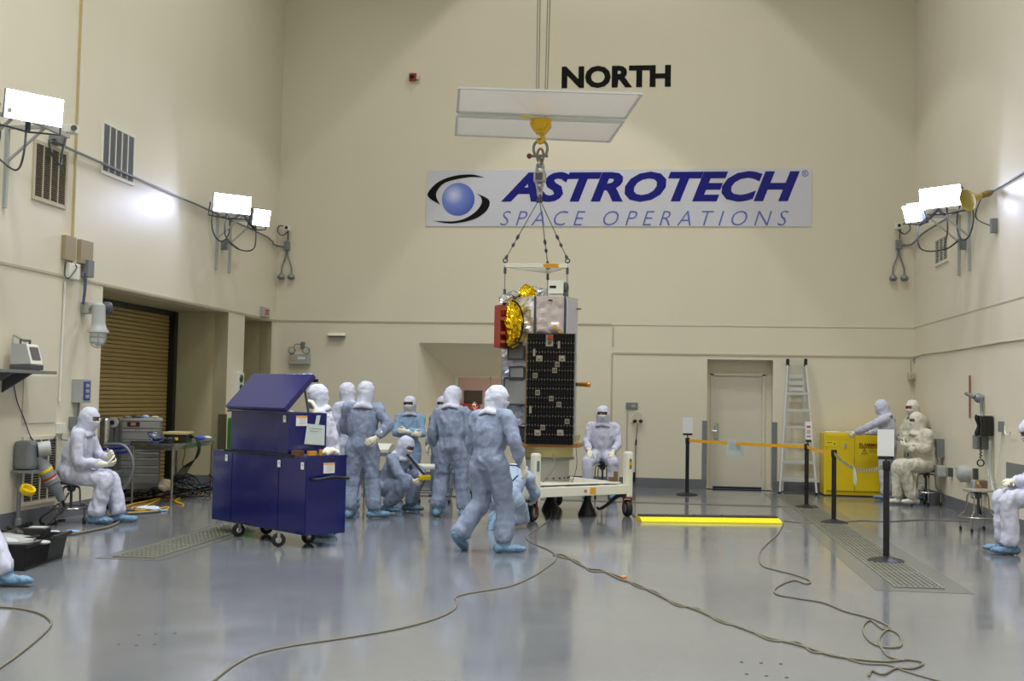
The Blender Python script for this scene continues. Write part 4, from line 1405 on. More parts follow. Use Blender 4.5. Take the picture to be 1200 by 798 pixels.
# red cover on the side, gold foil behind it
rc = wy(593, 382, BY + .18)
rz1, rz0 = wy(590, 358, BY + .1).z, wy(590, 408, BY + .1).z
rx_ = bx(585, 380, BY + .1)
put('red_cover', MB().slab([(rx_ - .045, BY - .1, rz0), (rx_ + .05, BY - .14, rz0), (rx_ + .05, BY - .14, rz1), (rx_ - .045, BY - .1, rz1 - .02)], (.07, .52, 0)), mat('remove_red_paint', (150, 58, 42), .5), sat, bevel=.015, label='red protective instrument cover')
for z_ in (rz0 + .2, rz1 - .2, rz0 + .08, rz1 - .06):
    put('red_clamp', MB().box((rx_ + .085, BY - .13, z_), (.07, .06, .04)), mat('remove_red_paint', (0, 0, 0)), sat)
mb = MB()
gc = V((rx_ + .2, BY + .08, (rz0 + rz1) / 2 + .04))
mb.ball(gc, (.13, .24, .29), 32)
for v in mb.bm.verts:
    v.co += (v.co - gc).normalized() * (abs(noise.noise(v.co * 11)) * .09 + noise.noise(v.co * 25) * .03)
put('gold_foil', mb, M_gold, sat, label='crumpled gold foil bulge behind the red cover')
put('rim_tape', MB().tube([gc + V((.0 + .15 * math.cos(a), -.2 + .12 * math.cos(a), .31 * math.sin(a))) for a in [(-PI / 2 + PI * k / 14) for k in range(15)]], .012, 6), M_dark, sat)
# top: white box, gold hat, foil lumps
tb0, tb1 = wy(642.5, 344, BY + .12), wy(660.5, 329, BY + .12)
put('white_top_box', MB().box(((tb0.x + tb1.x) / 2, BY + .2, (tb0.z + tb1.z) / 2), (tb1.x - tb0.x, .22, tb1.z - tb0.z)), M_white, sat, bevel=.006)
put('box_vent', MB().box(((tb0.x + tb1.x) / 2 - .04, BY + .088, (tb0.z + tb1.z) / 2), (.09, .006, .035)), M_dark, sat)
put('connector_head', MB().lathe((tb1.x, BY + .2, (tb0.z + tb1.z) / 2), (1, -.1, 0), [(0, .07), (.03, .08), (.05, .075), (.06, .05)], 14).box((tb1.x + .02, BY + .18, tb0.z + .0), (.05, .1, .06)), M_dgrey, sat)
mb = MB()
gq = wy(617, 343, BY + .4)
mb.lathe((gq.x, BY + .4, ztop - .03), (0, 0, 1), [(0, .15), (.06, .14), (.12, .11), (.18, .09), (.23, .05), (.24, .0)], 24)
bmesh.ops.subdivide_edges(mb.bm, edges=mb.bm.edges, cuts=1)
for v in mb.bm.verts:
    v.co += V((noise.noise(v.co * 13), noise.noise(v.co * 13 + V((5, 0, 0))), noise.noise(v.co * 13 + V((0, 7, 0))))) * .045
put('gold_foil', mb, M_gold, sat, label='small gold foil cap on top')
mb = MB()
for (px, py, r_, dy) in ((600, 346, .09, .3), (593, 350, .08, .25), (606, 345, .07, .35), (590, 353, .06, .2), (634, 342, .08, .45), (628, 341, .07, .45)):
    q = wy(px, py, BY + dy)
    mb.ball(q, (r_ * 1.2, r_, r_ * .7), 14)
for v in mb.bm.verts:
    v.co += V((noise.noise(v.co * 14), noise.noise(v.co * 14 + V((5, 0, 0))), noise.noise(v.co * 14 + V((0, 7, 0))))) * .05
put('foil_bundle', mb, mat('bright_crumpled_foil', (206, 208, 212), .2, 1.0), sat)
q = wy(645, 352, BY - .02)
put('name_tab', MB().box((q.x, BY - .03, q.z), (.06, .01, .018)), M_dark, sat)
q = wy(650, 383, BY - .03)
put('kapton_tab', MB().box((q.x, BY - .045, q.z), (.05, .012, .05)), mat('kapton_tape', (0, 0, 0)), sat)
q = wy(656, 389, BY - .03)
put('kapton_tab', MB().box((q.x, BY - .045, q.z), (.04, .012, .03)), mat('kapton_tape', (0, 0, 0)), sat)
q = wy(676, 362, BY + .3)
put('side_probe', MB().tube([q, q + V((.06, -.03, 0))], .012, 8), mat('kapton_edge', (0, 0, 0)), sat)
q = wy(676, 450.5, BY + .2)
put('thruster_mount', MB().box(q + V((-.03, 0, 0)), (.1, .08, .05)), M_dgrey, sat, bevel=.006)
put('gold_thruster', MB().lathe(q + V((.02, 0, 0)), (1, -.1, 0), [(0, .02), (.02, .032), (.1, .03), (.11, .036), (.16, .038), (.17, .03)], 12), mat('kapton_gold', (206, 140, 40), .3, .6), sat, smooth=True)
q = wy(673.5, 420, BY + .05)
put('side_bracket', MB().box(q, (.05, .06, .14)), M_lgrey, sat)
# base ring structure with gold and yellow-green parts
czr = V((wy(637, 525, hy).x, hy, 0))
zr1, zr0 = wy(640, 519.5, BY).z, wy(640, 524, BY).z
put('base_deck', MB().slab([(bx(604), BY + .0, zr0), (bx(679), BY + .02, zr0), (bx(684, 430, BY + .4), BY + .4, zr0), (bx(672), BY + .95, zr0), (bx(600), BY + .95, zr0), (bx(590, 430, BY + .45), BY + .45, zr0)], (0, 0, zr1 - zr0 + .0)), mat('kapton_dull', (170, 124, 60), .4, .3), sat)
M_alo = mat('alodine_metal', (198, 190, 138), .3, .35)
ra = wy(603, 530, hy).x
rb = wy(672, 530, hy).x
rR = (rb - ra) / 2 - .0
rc_ = V(((ra + rb) / 2, hy, 0))
za, zb_ = wy(640, 538, hy - rR).z, zr0
put('adapter_ring', MB().lathe((rc_.x, hy, za), (0, 0, 1), [(0, rR), (zb_ - za, rR * .98)], 40), M_alo, sat, smooth=True)
put('clamp_band', MB().lathe((rc_.x, hy, za - .02), (0, 0, 1), [(0, rR * .98), (.005, rR * 1.03), (.035, rR * 1.03), (.04, rR * .98)], 40), M_grey, sat, smooth=True)
q = wy(681, 514, BY + .1)
put('gold_bracket', MB().slab([q + V((-.1, 0, -.05)), q + V((-.02, 0, -.02)), q + V((.0, 0, .045)), q + V((-.1, 0, .045))], (0, .06, 0)), mat('alodine_metal', (0, 0, 0)), sat)
for px_, py_ in ((608, 524), (598, 517), (603, 520)):
    q = wy(px_, py_, BY)
    put('gold_pod', MB().ball(q, (.06, .06, .045), 10), mat('kapton_gold', (0, 0, 0)), sat)

nm = ['lower sling down to the spacecraft edge over the red cover', 'lower sling down to the spacecraft beside the white top box', 'lower rear sling down behind the white top box']
for i, S in enumerate((S1, S2, S3)):
    tgt = V((S.x, S.y, ztop - (.02 if i else .0)))
    t = thing('sling', 'short thin wire ' + nm[i], 'sling', tgt, group='lower slings')
    put('wire', MB().tube([S, tgt], .007, 6), M_grey, t)
    put('end_fitting', MB().tube([S - Z1 * .03, S - Z1 * .12], .02, 8), M_dgrey, t)
    put('end_fitting', MB().tube([tgt + Z1 * .12, tgt + Z1 * .0], .02, 8), M_dgrey, t)

# ================================================================ STAND
st_ = thing('transport_stand', 'white wheeled transport stand carrying the spacecraft', 'stand', (rc_.x, hy, 0))
F1 = fl(621, 607)
F1 = fl(626.5, 611)
F2 = fl(735, 605)
fd = (F2 - F1)
fL = fd.length
fd.normalize()
fn = V((-fd.y, fd.x, 0))
if fn.y < 0:
    fn = -fn


def SP(u, v, z):
    """u along the front beam 0..1, v metres back"""
    return F1 + fd * (fL * u) + fn * v + V((0, 0, z))


DEP = 1.65
zfb = .378
bh = .125
M_std = mat('stand_white', (226, 224, 208), .4, var=.02)
for nm_, a, b_ in (('front_beam', SP(0, 0, zfb), SP(1, 0, zfb)), ('rear_beam', SP(0, DEP, zfb), SP(1, DEP, zfb)), ('side_beam', SP(0, 0, zfb), SP(0, DEP, zfb)), ('side_beam', SP(1, 0, zfb), SP(1, DEP, zfb)), ('cross_beam', SP(.3, 0, zfb + .03), SP(.3, DEP, zfb + .03)), ('cross_beam', SP(.72, 0, zfb + .03), SP(.72, DEP, zfb + .03))):
    put(nm_, MB().bar(a, b_, .1, bh if 'cross' not in nm_ else .07), M_std, st_, bevel=.006)
ztl = wy(626, 531, F1.y).z
ztr = wy(735, 529, F2.y).z
for (u, v, zt2) in ((0, 0, ztl), (1, 0, ztr), (0, DEP, ztl), (1, DEP, ztr)):
    pst = put('corner_post', MB().bar(SP(u, v, zfb - .12), SP(u, v, zt2), .11, .11, up=fn), M_std, st_, bevel=.03)
    q = SP(u, v, zt2 - .17) - fn * .06
    put('label_strip', MB().bar(q - V((0, 0, .07)), q + V((0, 0, .07)), .04, .004, up=fn), mat('teal_label', (90, 120, 110), .5), pst)
# casters
def caster(c, r, w, axis, m_fork, parent):
    t = put('caster', MB().lathe(c + V((0, 0, r)) - axis * w / 2, axis, [(0, r * .7), (.004, r * .95), (w * .2, r), (w * .8, r), (w - .004, r * .95), (w, r * .7)], 24), M_rubber, parent, smooth=True)
    put('wheel_hub', MB().lathe(c + V((0, 0, r)) - axis * (w / 2 + .01), axis, [(0, r * .3), (.01, r * .6), (w + .01, r * .6), (w + .02, r * .3)], 16), M_grey, t)
    side = axis
    mb = MB()
    for s in (-1, 1):
        p0 = c + V((0, 0, r)) + side * s * (w / 2 + .018)
        mb.bar(p0 - V((0, 0, r * .2)), p0 + V((0, 0, r * 1.25)), .03 if r < .12 else .06, .014, up=side)
    mb.box(c + V((0, 0, r * 2.25)), (w + .06, w + .06, .02))
    put('fork', mb, m_fork, t)
    return t


M_redf = mat('red_caster_fork', (110, 30, 26), .45)
caster(V((F1.x - .03, F1.y, 0)), .118, .08, (fd * .45 + fn * -.9).normalized(), M_redf, st_)
caster(V((F2.x, F2.y, 0)), .115, .08, (fd * .95 - fn * .3).normalized(), M_redf, st_)
caster(SP(0, DEP, 0), .115, .08, (fd * .4 - fn * .9).normalized(), M_redf, st_)
caster(SP(1, DEP, 0), .115, .08, fd, M_redf, st_)
put('brake_lever', MB().tube([V((F2.x - .02, F2.y - .05, .3)), V((F2.x - .14, F2.y - .05, .28)), V((F2.x - .28, F2.y - .1, .16)), V((F2.x - .38, F2.y - .12, .1)), V((F2.x - .42, F2.y - .12, .13))], [.03, .03, .025, .02, .015], 8, smooth=3), M_black, st_, smooth=True)
put('brake_lever', MB().tube([V((F1.x + .04, F1.y - .03, .3)), V((F1.x - .1, F1.y - .1, .27)), V((F1.x - .2, F1.y - .12, .2)), V((F1.x - .24, F1.y - .12, .13))], .02, 8, smooth=3), M_black, st_, smooth=True)
for (px, py, pyt) in ((688, 603.8, 575), (645, 597.7, 576)):
    p = fl(px, py)
    t0_ = wy(px, 575, p.y).z if py > 600 else .42
    put('jack_foot', MB().lathe((p.x, p.y, 0), (0, 0, 1), [(0, .13), (.03, .128), (.2, .05), (.25, .045), (.34, .045), (.35, .07), (zfb - .06, .07)], 16), M_black, st_, smooth=True)
# grey support cylinder on the stand
rg = (wy(667, 550, hy).x - wy(604, 550, hy).x) / 2
cg = V(((wy(667, 550, hy).x + wy(604, 550, hy).x) / 2, hy, 0))
M_sup = mat('support_cylinder_grey', (176, 174, 166), .42, .2)
sc2 = put('support_cylinder', MB().lathe((cg.x, hy, zfb + .08), (0, 0, 1), [(0, rg * 1.04), (.015, rg * 1.04), (.016, rg), (za - zfb - .115, rg), (za - zfb - .11, rg * 1.03), (za - zfb - .09, rg * 1.03)], 40), M_sup, st_, smooth=True)
for k in range(24):
    a = 2 * PI * k / 24
    put('bolt', MB().lathe((cg.x + rg * math.cos(a), hy + rg * math.sin(a), zfb + .14), (math.cos(a), math.sin(a), 0), [(-.005, .014), (.012, .014)], 8), M_dgrey, sc2)
put('deck_plate', MB().slab([SP(.05, .05, zfb + .085), SP(.95, .05, zfb + .085), SP(.95, DEP - .05, zfb + .085), SP(.05, DEP - .05, zfb + .085)], (0, 0, .012)), M_std, st_)
put('yellow_tag', MB().bar(SP(.555, -.052, zfb), SP(.615, -.052, zfb), .004, .09, up=Z1), mat('amber_tag', (226, 160, 20), .5), st_)
q = SP(1, -.062, wy(735, 543, F2.y).z)
put('yellow_tag', MB().bar(q - fd * .025, q + fd * .025, .004, .045, up=Z1), mat('amber_tag', (0, 0, 0)), st_)
put('red_stamp', MB().bar(SP(.49, -.052, zfb + .0), SP(.52, -.052, zfb), .003, .04, up=Z1), mat('faded_red', (190, 120, 90), .5), st_)
put('loose_cable', MB().tube([wy(648, 532, BY - .0), wy(650, 545, BY - .05), wy(646, 553, BY - .05), wy(640, 560, BY - .05), wy(636, 566, BY + .0)], .008, 6, smooth=5), M_grey, st_)
q = wy(722, 552, F2.y + .2)
put('latch_block', MB().box((q.x, F2.y + .05, zfb + .17), (.06, .08, .14)).box((q.x - .05, F2.y + .05, zfb + .13), (.1, .06, .06)), mat('bronze', (120, 92, 66), .4, .4), st_, bevel=.005)
put('hanging_wire', MB().tube([wy(675, 525, BY + .1), wy(676, 545, BY + .1), wy(672, 560, BY + .1), wy(668, 572, BY + .1)], .005, 5, smooth=4), M_dgrey, sat)

# ================================================================ BLUE CART
A_ = V((-3.625, 11.82, 0))     # near right bottom corner
Bc = V((-5.15, 13.09, 0))
e1 = (Bc - A_)
CLn = e1.length
e1.normalize()
e2 = V((e1.y, -e1.x, 0))
if e2.y < 0:
    e2 = -e2
CWd = .5
rzc = math.atan2(e1.y, e1.x)
cart = thing('rolling_job_box', 'big dark blue rolling equipment cart with tilted upper lid', 'cart', A_ + e1 * CLn / 2 + e2 * CWd / 2)


def CP(u, v, z):
    """u metres from the near right end along the long side, v metres back"""
    return A_ + e1 * u + e2 * v + V((0, 0, z))


def cbox(u0, u1, v0, v1, z0, z1):
    return MB().slab([CP(u0, v0, z0), CP(u1, v0, z0), CP(u1, v1, z0), CP(u0, v1, z0)], (0, 0, z1 - z0))


CZ0, CZ1 = .14, .95
put('lower_body', cbox(0, CLn, 0, CWd, CZ0, CZ1), M_blue, cart, bevel=.006)
for u0, u1 in ((.012, .53), (.545, 1.53), (1.545, CLn - .012)):
    put('front_panel', cbox(u0, u1, -.006, .004, CZ0 + .015, CZ1 - .02), M_blue, cart, bevel=.002)
put('tray_rim', MB().bar(CP(0, .0, CZ1 + .01), CP(0, CWd, CZ1 + .01), .02, .03), M_blue, cart)
UU0, UU1 = .4, 1.62
put('upper_body', cbox(UU0, UU1, .01, CWd, CZ1 + .02, 1.415), M_blue, cart, bevel=.005)
put('rubber_gasket', cbox(.3, CLn - .25, -.012, .03, CZ1 - .002, CZ1 + .02), M_rubber, cart)
put('box_opening', cbox(UU0 + .03, UU1 - .03, .05, CWd - .03, 1.40, 1.418), M_dark, cart)
# lid, hinged along the front edge, leaning back
th = math.radians(47)
LL = .52
up2 = e2 * math.cos(th) + Z1 * math.sin(th)
nn = -e2 * math.sin(th) + Z1 * math.cos(th)
mb = MB()
hb = CP(0, -.02, 1.425)
lid_ = MB().slab([hb + e1 * (UU0 - .02), hb + e1 * (UU1 + .02), hb + e1 * (UU1 + .02) + up2 * LL, hb + e1 * (UU0 - .02) + up2 * LL], nn * .06)
lid = put('lid', lid_, M_blue, cart, bevel=.006)
put('lid_latch', MB().box(hb + e1 * (UU0 + .05) + up2 * (LL - .02) - nn * .03, (.1, .05, .035)), M_black, lid)
put('gas_strut', MB().tube([CP(UU0 + .05, .3, 1.38), hb + e1 * (UU0 + .05) + up2 * .36 - nn * .01], .012, 8), M_dgrey, cart)
put('lip_strip', MB().bar(hb + e1 * (UU0 - .02) - Z1 * .012, hb + e1 * (UU1 + .02) - Z1 * .012, .03, .02), mat('deep_blue_paint', (18, 18, 84), .3), cart)
# stickers
def stick(c, xdir, w, h, n, m=M_paper, name='sticker', parent=None, lab=None):
    xdir = V(xdir).normalized()
    o = put(name, MB().slab([c - xdir * w / 2 - Z1 * h / 2, c + xdir * w / 2 - Z1 * h / 2, c + xdir * w / 2 + Z1 * h / 2, c - xdir * w / 2 + Z1 * h / 2], V(n) * .003), m, parent or cart)
    if lab:
        o['label'] = lab
    return o


nf = -e2
ne = -e1
for (u, v, z, side) in ((1.66, 0, .87, 0), (.53, 0, .865, 0), (.07, 0, .865, 0), (.47, 0, 1.35, 1)):
    c = CP(u, -.012 if side == 0 else .005, z)
    o = stick(c, e1, .055, .075, nf)
    put('print', MB().slab([c - e1 * .018 + Z1 * .0 + nf * .004, c + e1 * .01 + nf * .004, c + e1 * .01 + Z1 * .02 + nf * .004, c - e1 * .018 + Z1 * .02 + nf * .004], nf * .0005), M_lgrey, o)
for (v, z, u) in ((.27, .84, -.002), (.17, 1.33, UU0 - .002)):
    c = CP(u - .004, v, z)
    o = stick(c, e2, .14, .11, ne)
    put('header_band', MB().slab([c - e2 * .068 + Z1 * .035 + ne * .004, c + e2 * .068 + Z1 * .035 + ne * .004, c + e2 * .068 + Z1 * .053 + ne * .004, c - e2 * .068 + Z1 * .053 + ne * .004], ne * .0005), mat('orange_band', (228, 150, 50), .5), o)
    for k in range(4):
        zz_ = z + .02 - k * .018
        put('print_line', MB().slab([c - e2 * .03 + Z1 * (zz_ - z) + ne * .004, c + e2 * .055 + Z1 * (zz_ - z) + ne * .004, c + e2 * .055 + Z1 * (zz_ - z + .005) + ne * .004, c - e2 * .03 + Z1 * (zz_ - z + .005) + ne * .004], ne * .0005), M_lgrey, o)
pc_ = CP(UU0 - .008, .34, 1.19)
note = tag(put('taped_note', MB().slab([pc_ - e2 * .13 - Z1 * .11, pc_ + e2 * .13 - Z1 * .13, pc_ + e2 * .13 + Z1 * .09, pc_ - e2 * .1 + Z1 * .11], ne * .003).slab([pc_ - e2 * .0 + Z1 * .1, pc_ + e2 * .05 + Z1 * .1, pc_ + e2 * .07 + Z1 * .2, pc_ + e2 * .02 + Z1 * .2], ne * .003), mat('greenish_paper', (190, 204, 202), .7)), 'pale handwritten sheet taped to the end of the blue upper box', 'note')
for k in range(2):
    put('handwriting', MB().tube([pc_ + e2 * (-.07 + .012 * j) + Z1 * (.06 - .03 * k + .004 * (j % 2) - .001 * j) + ne * .005 for j in range(14 - 4 * k)], .0015, 4), M_dgrey, note)
# handle
hz0 = .73
put('push_handle', MB().tube([CP(.0, .06, hz0), CP(-.07, .07, hz0), CP(-.09, .14, hz0 + .005), CP(-.1, .27, hz0 + .02), CP(-.09, .42, hz0 + .005), CP(-.07, .48, hz0), CP(.0, .49, hz0)], .016, 8, smooth=4), M_black, cart, smooth=True)
for px, py, rot in ((279, 629, -.75), (326, 641, -1.15), (361, 637, -.95), (312, 626, -1.0)):
    c = fl(px, py)
    ax_ = (V((math.cos(rot), math.sin(rot), 0)))
    cs = put('caster', MB().lathe(c + V((0, 0, .075)) - ax_ * .02, ax_, [(0, .05), (.004, .072), (.01, .075), (.03, .075), (.036, .072), (.04, .05)], 20), M_rubber, cart, smooth=True)
    put('wheel_hub', MB().lathe(c + V((0, 0, .075)) - ax_ * .024, ax_, [(0, .02), (.005, .035), (.043, .035), (.048, .02)], 12), M_lgrey, cs)
    put('fork', MB().bar(c + V((0, 0, .07)) - ax_ * .028, c + V((0, 0, .16)) - ax_ * .028, .03, .006, up=ax_).bar(c + V((0, 0, .07)) + ax_ * .028, c + V((0, 0, .16)) + ax_ * .028, .03, .006, up=ax_), M_steel, cs)
# things on the cart's top ledge
def lump(name, c, r, m, lab, cat, n=10, amp=.3, group=None, scale=14):
    mb = MB().ball(c, r, 14)
    for v in mb.bm.verts:
        v.co += (v.co - V(c)) * noise.noise(v.co * scale) * amp
    return tag(put(name, mb, m), lab, cat, group)


c = CP(.3, .05, CZ1 + .05)
tag(put('amber_tape_roll', MB().lathe(CP(.33, .09, CZ1 + .012), (0, 0, 1), [(0, .02), (0, .07), (.05, .07), (.05, .02)], 16), mat('dark_amber', (96, 62, 24), .4)), 'dark brown tape roll on the cart ledge', 'tape roll')
tag(put('amber_tape_roll', MB().lathe(CP(.28, .24, CZ1 + .012), (0, 0, 1), [(0, .02), (0, .055), (.045, .055), (.045, .02)], 16), mat('amber_film', (206, 148, 30), .3)), 'bright amber tape roll on the cart ledge', 'tape roll')
tag(put('amber_tape_roll', MB().lathe(CP(.22, .34, CZ1 + .012), (0, 0, 1), [(0, .02), (0, .045), (.06, .045), (.06, .02)], 16), mat('amber_film', (0, 0, 0))), 'amber tape roll touching the crumpled cream gloves', 'tape roll')
mb = MB()
for k in range(7):
    mb.ball(CP(.14 + .05 * math.sin(k * 2.1), .38 + .06 * math.cos(k * 1.7), CZ1 + .045 + .02 * (k % 2)), (.05, .04, .035), 10)
gl_bm = bake(mb, .01, 3, .012, 30)
tag(put('crumpled_gloves', gl_bm, M_glove, smooth=True), 'heap of crumpled cream gloves on the end of the blue cart', 'gloves')

# ================================================================ RAMP, CABINET, LADDER, STANCHIONS
ra_, rb2 = fl(752, 612), fl(917, 614)
rd = (rb2 - ra_).normalized()
rn = V((-rd.y, rd.x, 0))
rampL = (rb2 - ra_).length
ramp = thing('cable_ramp', 'long low yellow and black floor cable ramp', 'cable ramp', ra_ + rd * rampL / 2)
put('ramp_base', MB().slab([ra_, ra_ + rn * .5, ra_ + rn * .5 + V((0, 0, .012)), ra_ + rn * .36 + V((0, 0, .055)), ra_ + rn * .14 + V((0, 0, .055)), ra_ + V((0, 0, .012))], rd * rampL), mat('ramp_yellow', (236, 222, 10), .4), ramp)
nl = 5
for k in range(nl):
    o_ = ra_ + rd * (rampL * (k + .02) / nl)
    put('ramp_lid', MB().slab([o_ + rn * .2 + V((0, 0, .056)), o_ + rn * .36 + V((0, 0, .056)), o_ + rn * .36 + V((0, 0, .078)), o_ + rn * .2 + V((0, 0, .078))], rd * (rampL * .96 / nl)), mat('ramp_black', (52, 54, 56), .6), ramp)

# flammables cabinet
c0, c1 = fl(966, 580.5), fl(1033, 583)
cy_ = 21.1
cx0, cx1 = wy(966, 545, cy_).x, wy(1034, 545, cy_).x + .22
czt = wy(990, 507.5, cy_).z
cab = thing('flammables_cabinet', 'bright yellow two-door safety cabinet against the far wall', 'cabinet', ((cx0 + cx1) / 2, cy_ + .28, 0))
put('cabinet_body', MB().box(((cx0 + cx1) / 2, cy_ + .3, czt / 2 + .01), (cx1 - cx0, .56, czt - .02)), M_yel, cab, bevel=.012)
put('plinth', MB().box(((cx0 + cx1) / 2, cy_ + .3, .015), (cx1 - cx0 - .04, .5, .03)), M_dgrey, cab)
cmid = wy(1001.5, 545, cy_).x
for a, b_, lab in ((cx0 + .04, cmid - .003, None), (cmid + .003, cx1 - .04, None)):
    dr = put('door', MB().box(((a + b_) / 2, cy_ + .008, czt / 2 + .03), (b_ - a, .035, czt - .14)), M_yel, cab, bevel=.004)
yf = cy_ - .012
q = wy(990.5, 522, yf)
put('door_handle', MB().box((q.x, yf - .004, q.z), (.04, .02, .08)), M_lgrey, cab, bevel=.003)
q = wy(974, 520, yf)
put('label_plate', MB().box((q.x, yf, q.z), (.2, .004, .09)), mat('label_bright_yellow', (236, 214, 20), .4), cab)
put('print_line', MB().box((q.x - .03, yf - .003, q.z + .02), (.08, .003, .01)).box((q.x + .06, yf - .003, q.z), (.02, .003, .03)), M_dark, cab)
q0 = wy(1007, 526, yf)
text('lettering', 'FLAMMABLE', mat('dark_red_ink', (140, 46, 10), .5), (q0.x, yf - .001, wy(1007, 523.0, yf).z), X1, Z1, .058, cab, width=.45, weight=.02)
text('lettering', 'KEEP FIRE AWAY', mat('dark_red_ink', (0, 0, 0)), (q0.x, yf - .001, wy(1007, 525.6, yf).z), X1, Z1, .032, cab, width=.45, weight=.012)
q = wy(1016, 529.3, yf)
put('label_plate', MB().box((q.x + .05, yf, q.z), (.4, .004, .11)), mat('label_bright_yellow', (0, 0, 0)), cab)
tq = V((q.x - .09, yf - .004, q.z - .04))
put('warning_triangle', MB().bar(tq, tq + V((.1, 0, 0)), .003, .009).bar(tq, tq + V((.05, 0, .085)), .003, .009, up=X1).bar(tq + V((.1, 0, 0)), tq + V((.05, 0, .085)), .003, .009, up=X1).box(tq + V((.05, 0, .03)), (.012, .003, .03)), M_dark, cab)
for k in range(3):
    put('print_line', MB().box((q.x + .12, yf - .004, q.z + .03 - k * .026), (.18, .003, .007)), mat('ink_grey_brown', (120, 106, 30), .6), cab)
for k, (dx, w_, lab) in enumerate(((.06, .24, 'flat white paper stack on the ladder end of the yellow cabinet'), (.5, .4, 'folded white cloth in the middle of the yellow cabinet top'))):
    mb = MB().box((cx0 + dx + .1, cy_ + .2, czt + .012), (w_, .25, .022))
    tag(put('paper_stack' if k == 0 else 'folded_cloth', mb, M_paper, bevel=.006), lab, 'paper' if k == 0 else 'cloth')

# step ladder
lad = thing('step_ladder', 'tall aluminium platform step ladder leaning closed on the far wall beside the yellow cabinet', 'ladder', (2.6, 21.6, 0))
Lb0, Lb1 = wy(913.5, 577, 21.25), wy(957, 577, 21.25)
Lt0, Lt1 = wy(923, 423, 21.7), wy(944, 423, 21.7)
Lb0.z = Lb1.z = 0
for a, b_ in ((Lb0, Lt0), (Lb1, Lt1)):
    put('side_rail', MB().bar(a, b_, .03, .07, up=Y1), M_alu, lad)
for py in (560, 540.5, 520.5, 500.5, 481, 461.5):
    f = (577 - py) / (577 - 423.0)
    a, b_ = Lb0.lerp(Lt0, f), Lb1.lerp(Lt1, f)
    put('step', MB().bar(a, b_, .09, .05), M_alu, lad)
    if py in (560, 540.5):
        put('step_brace', MB().bar(a + V((0, 0, -.01)), Lb0.lerp(Lt0, f - .1), .012, .02, up=Y1).bar(b_ + V((0, 0, -.01)), Lb1.lerp(Lt1, f - .1), .012, .02, up=Y1), M_alu, lad)
for py in (441, 449, 456):
    f = (577 - py) / (577 - 423.0)
    put('rear_rung', MB().bar(Lb0.lerp(Lt0, f) + V((.05, .08, 0)), Lb1.lerp(Lt1, f) + V((-.06, .08, 0)), .03, .07), M_alu, lad)
put('rear_leg', MB().bar(V((Lb0.x + .1, 21.73, .02)), Lt0 + V((.05, .05, -.1)), .03, .03, up=Y1), M_alu, lad)
put('rear_leg', MB().bar(V((Lb1.x - .1, 21.73, .02)), Lt1 + V((-.06, .05, -.1)), .03, .03, up=Y1), M_alu, lad)
put('top_bar', MB().bar(Lt0 + V((0, 0, .0)), Lt1, .05, .04), M_alu, lad)
for p_ in (Lt0, Lt1):
    put('corner_cap', MB().box(p_ + V((0, -.01, -.03)), (.055, .08, .14)), M_black, lad, bevel=.008)
for p_ in (Lb0, Lb1):
    put('foot', MB().box(p_ + V((0, 0, .02)), (.05, .09, .04)), M_black, lad)

# stanchions
posts = [(805, 583, 513, 'black stanchion by the corner guard at the door handle side, holding a white sign', (806, 489, 508, 6)),
         (945, 598, 520, 'black stanchion in front of the aluminium ladder, with a narrow printed sign', (947.5, 494, 515.5, 3.6)),
         (977, 616, 527, 'black stanchion without a sign, in front of the yellow cabinet', None),
         (1038.5, 661, 540, 'nearest black stanchion, holding a large blank white sign over the floor grate', (1038, 503, 535, 9.7))]
tops = []
for (px, py, pyt, lab, sign) in posts:
    b0_ = fl(px, py - 3)
    zt_ = wy(px, pyt, b0_.y).z
    t = thing('stanchion', lab, 'stanchion', b0_, group='black belt stanchions')
    put('base_plate', MB().lathe(b0_, (0, 0, 1), [(0, .19), (.012, .19), (.03, .15), (.045, .06), (.06, .034)], 32), M_black, t, smooth=True)
    put('post', MB().lathe(b0_, (0, 0, 1), [(.04, .032), (zt_ - .0, .032)], 20), M_black, t, smooth=True)
    put('belt_head', MB().lathe(b0_ + V((0, 0, zt_ - .1)), (0, 0, 1), [(0, .034), (.01, .039), (.09, .039), (.1, .034)], 20), M_rubber, t, smooth=True)
    tops.append(b0_ + V((0, 0, zt_ - .045)))
    if sign:
        sx_, sy0, sy1, hw = sign
        q0_, q1_ = wy(sx_ - hw, sy0, b0_.y), wy(sx_ + hw, sy1, b0_.y)
        z0_, z1_ = q1_.z, q0_.z
        put('sign_clip', MB().box(((q0_.x + q1_.x) / 2, b0_.y, z0_ - .015), ((q1_.x - q0_.x) * .9, .03, .035)).tube([(b0_.x, b0_.y, zt_ - .02), ((q0_.x + q1_.x) / 2, b0_.y, z0_ - .02)], .01, 6), M_black, t)
        sg = put('sign_board', MB().box(((q0_.x + q1_.x) / 2, b0_.y, (z0_ + z1_) / 2), (q1_.x - q0_.x, .008, z1_ - z0_)), M_paper, t)
        if hw < 4:
            for k, (zz_, hh_, c_) in enumerate(((.72, .12, (170, 90, 80)), (.45, .2, (196, 170, 150)), (.2, .06, (120, 110, 130)))):
                put('print', MB().box(((q0_.x + q1_.x) / 2, b0_.y - .006, z0_ + (z1_ - z0_) * zz_), ((q1_.x - q0_.x) * .6, .003, (z1_ - z0_) * hh_)), mat('sign_print_%d' % k, c_, .6), sg)


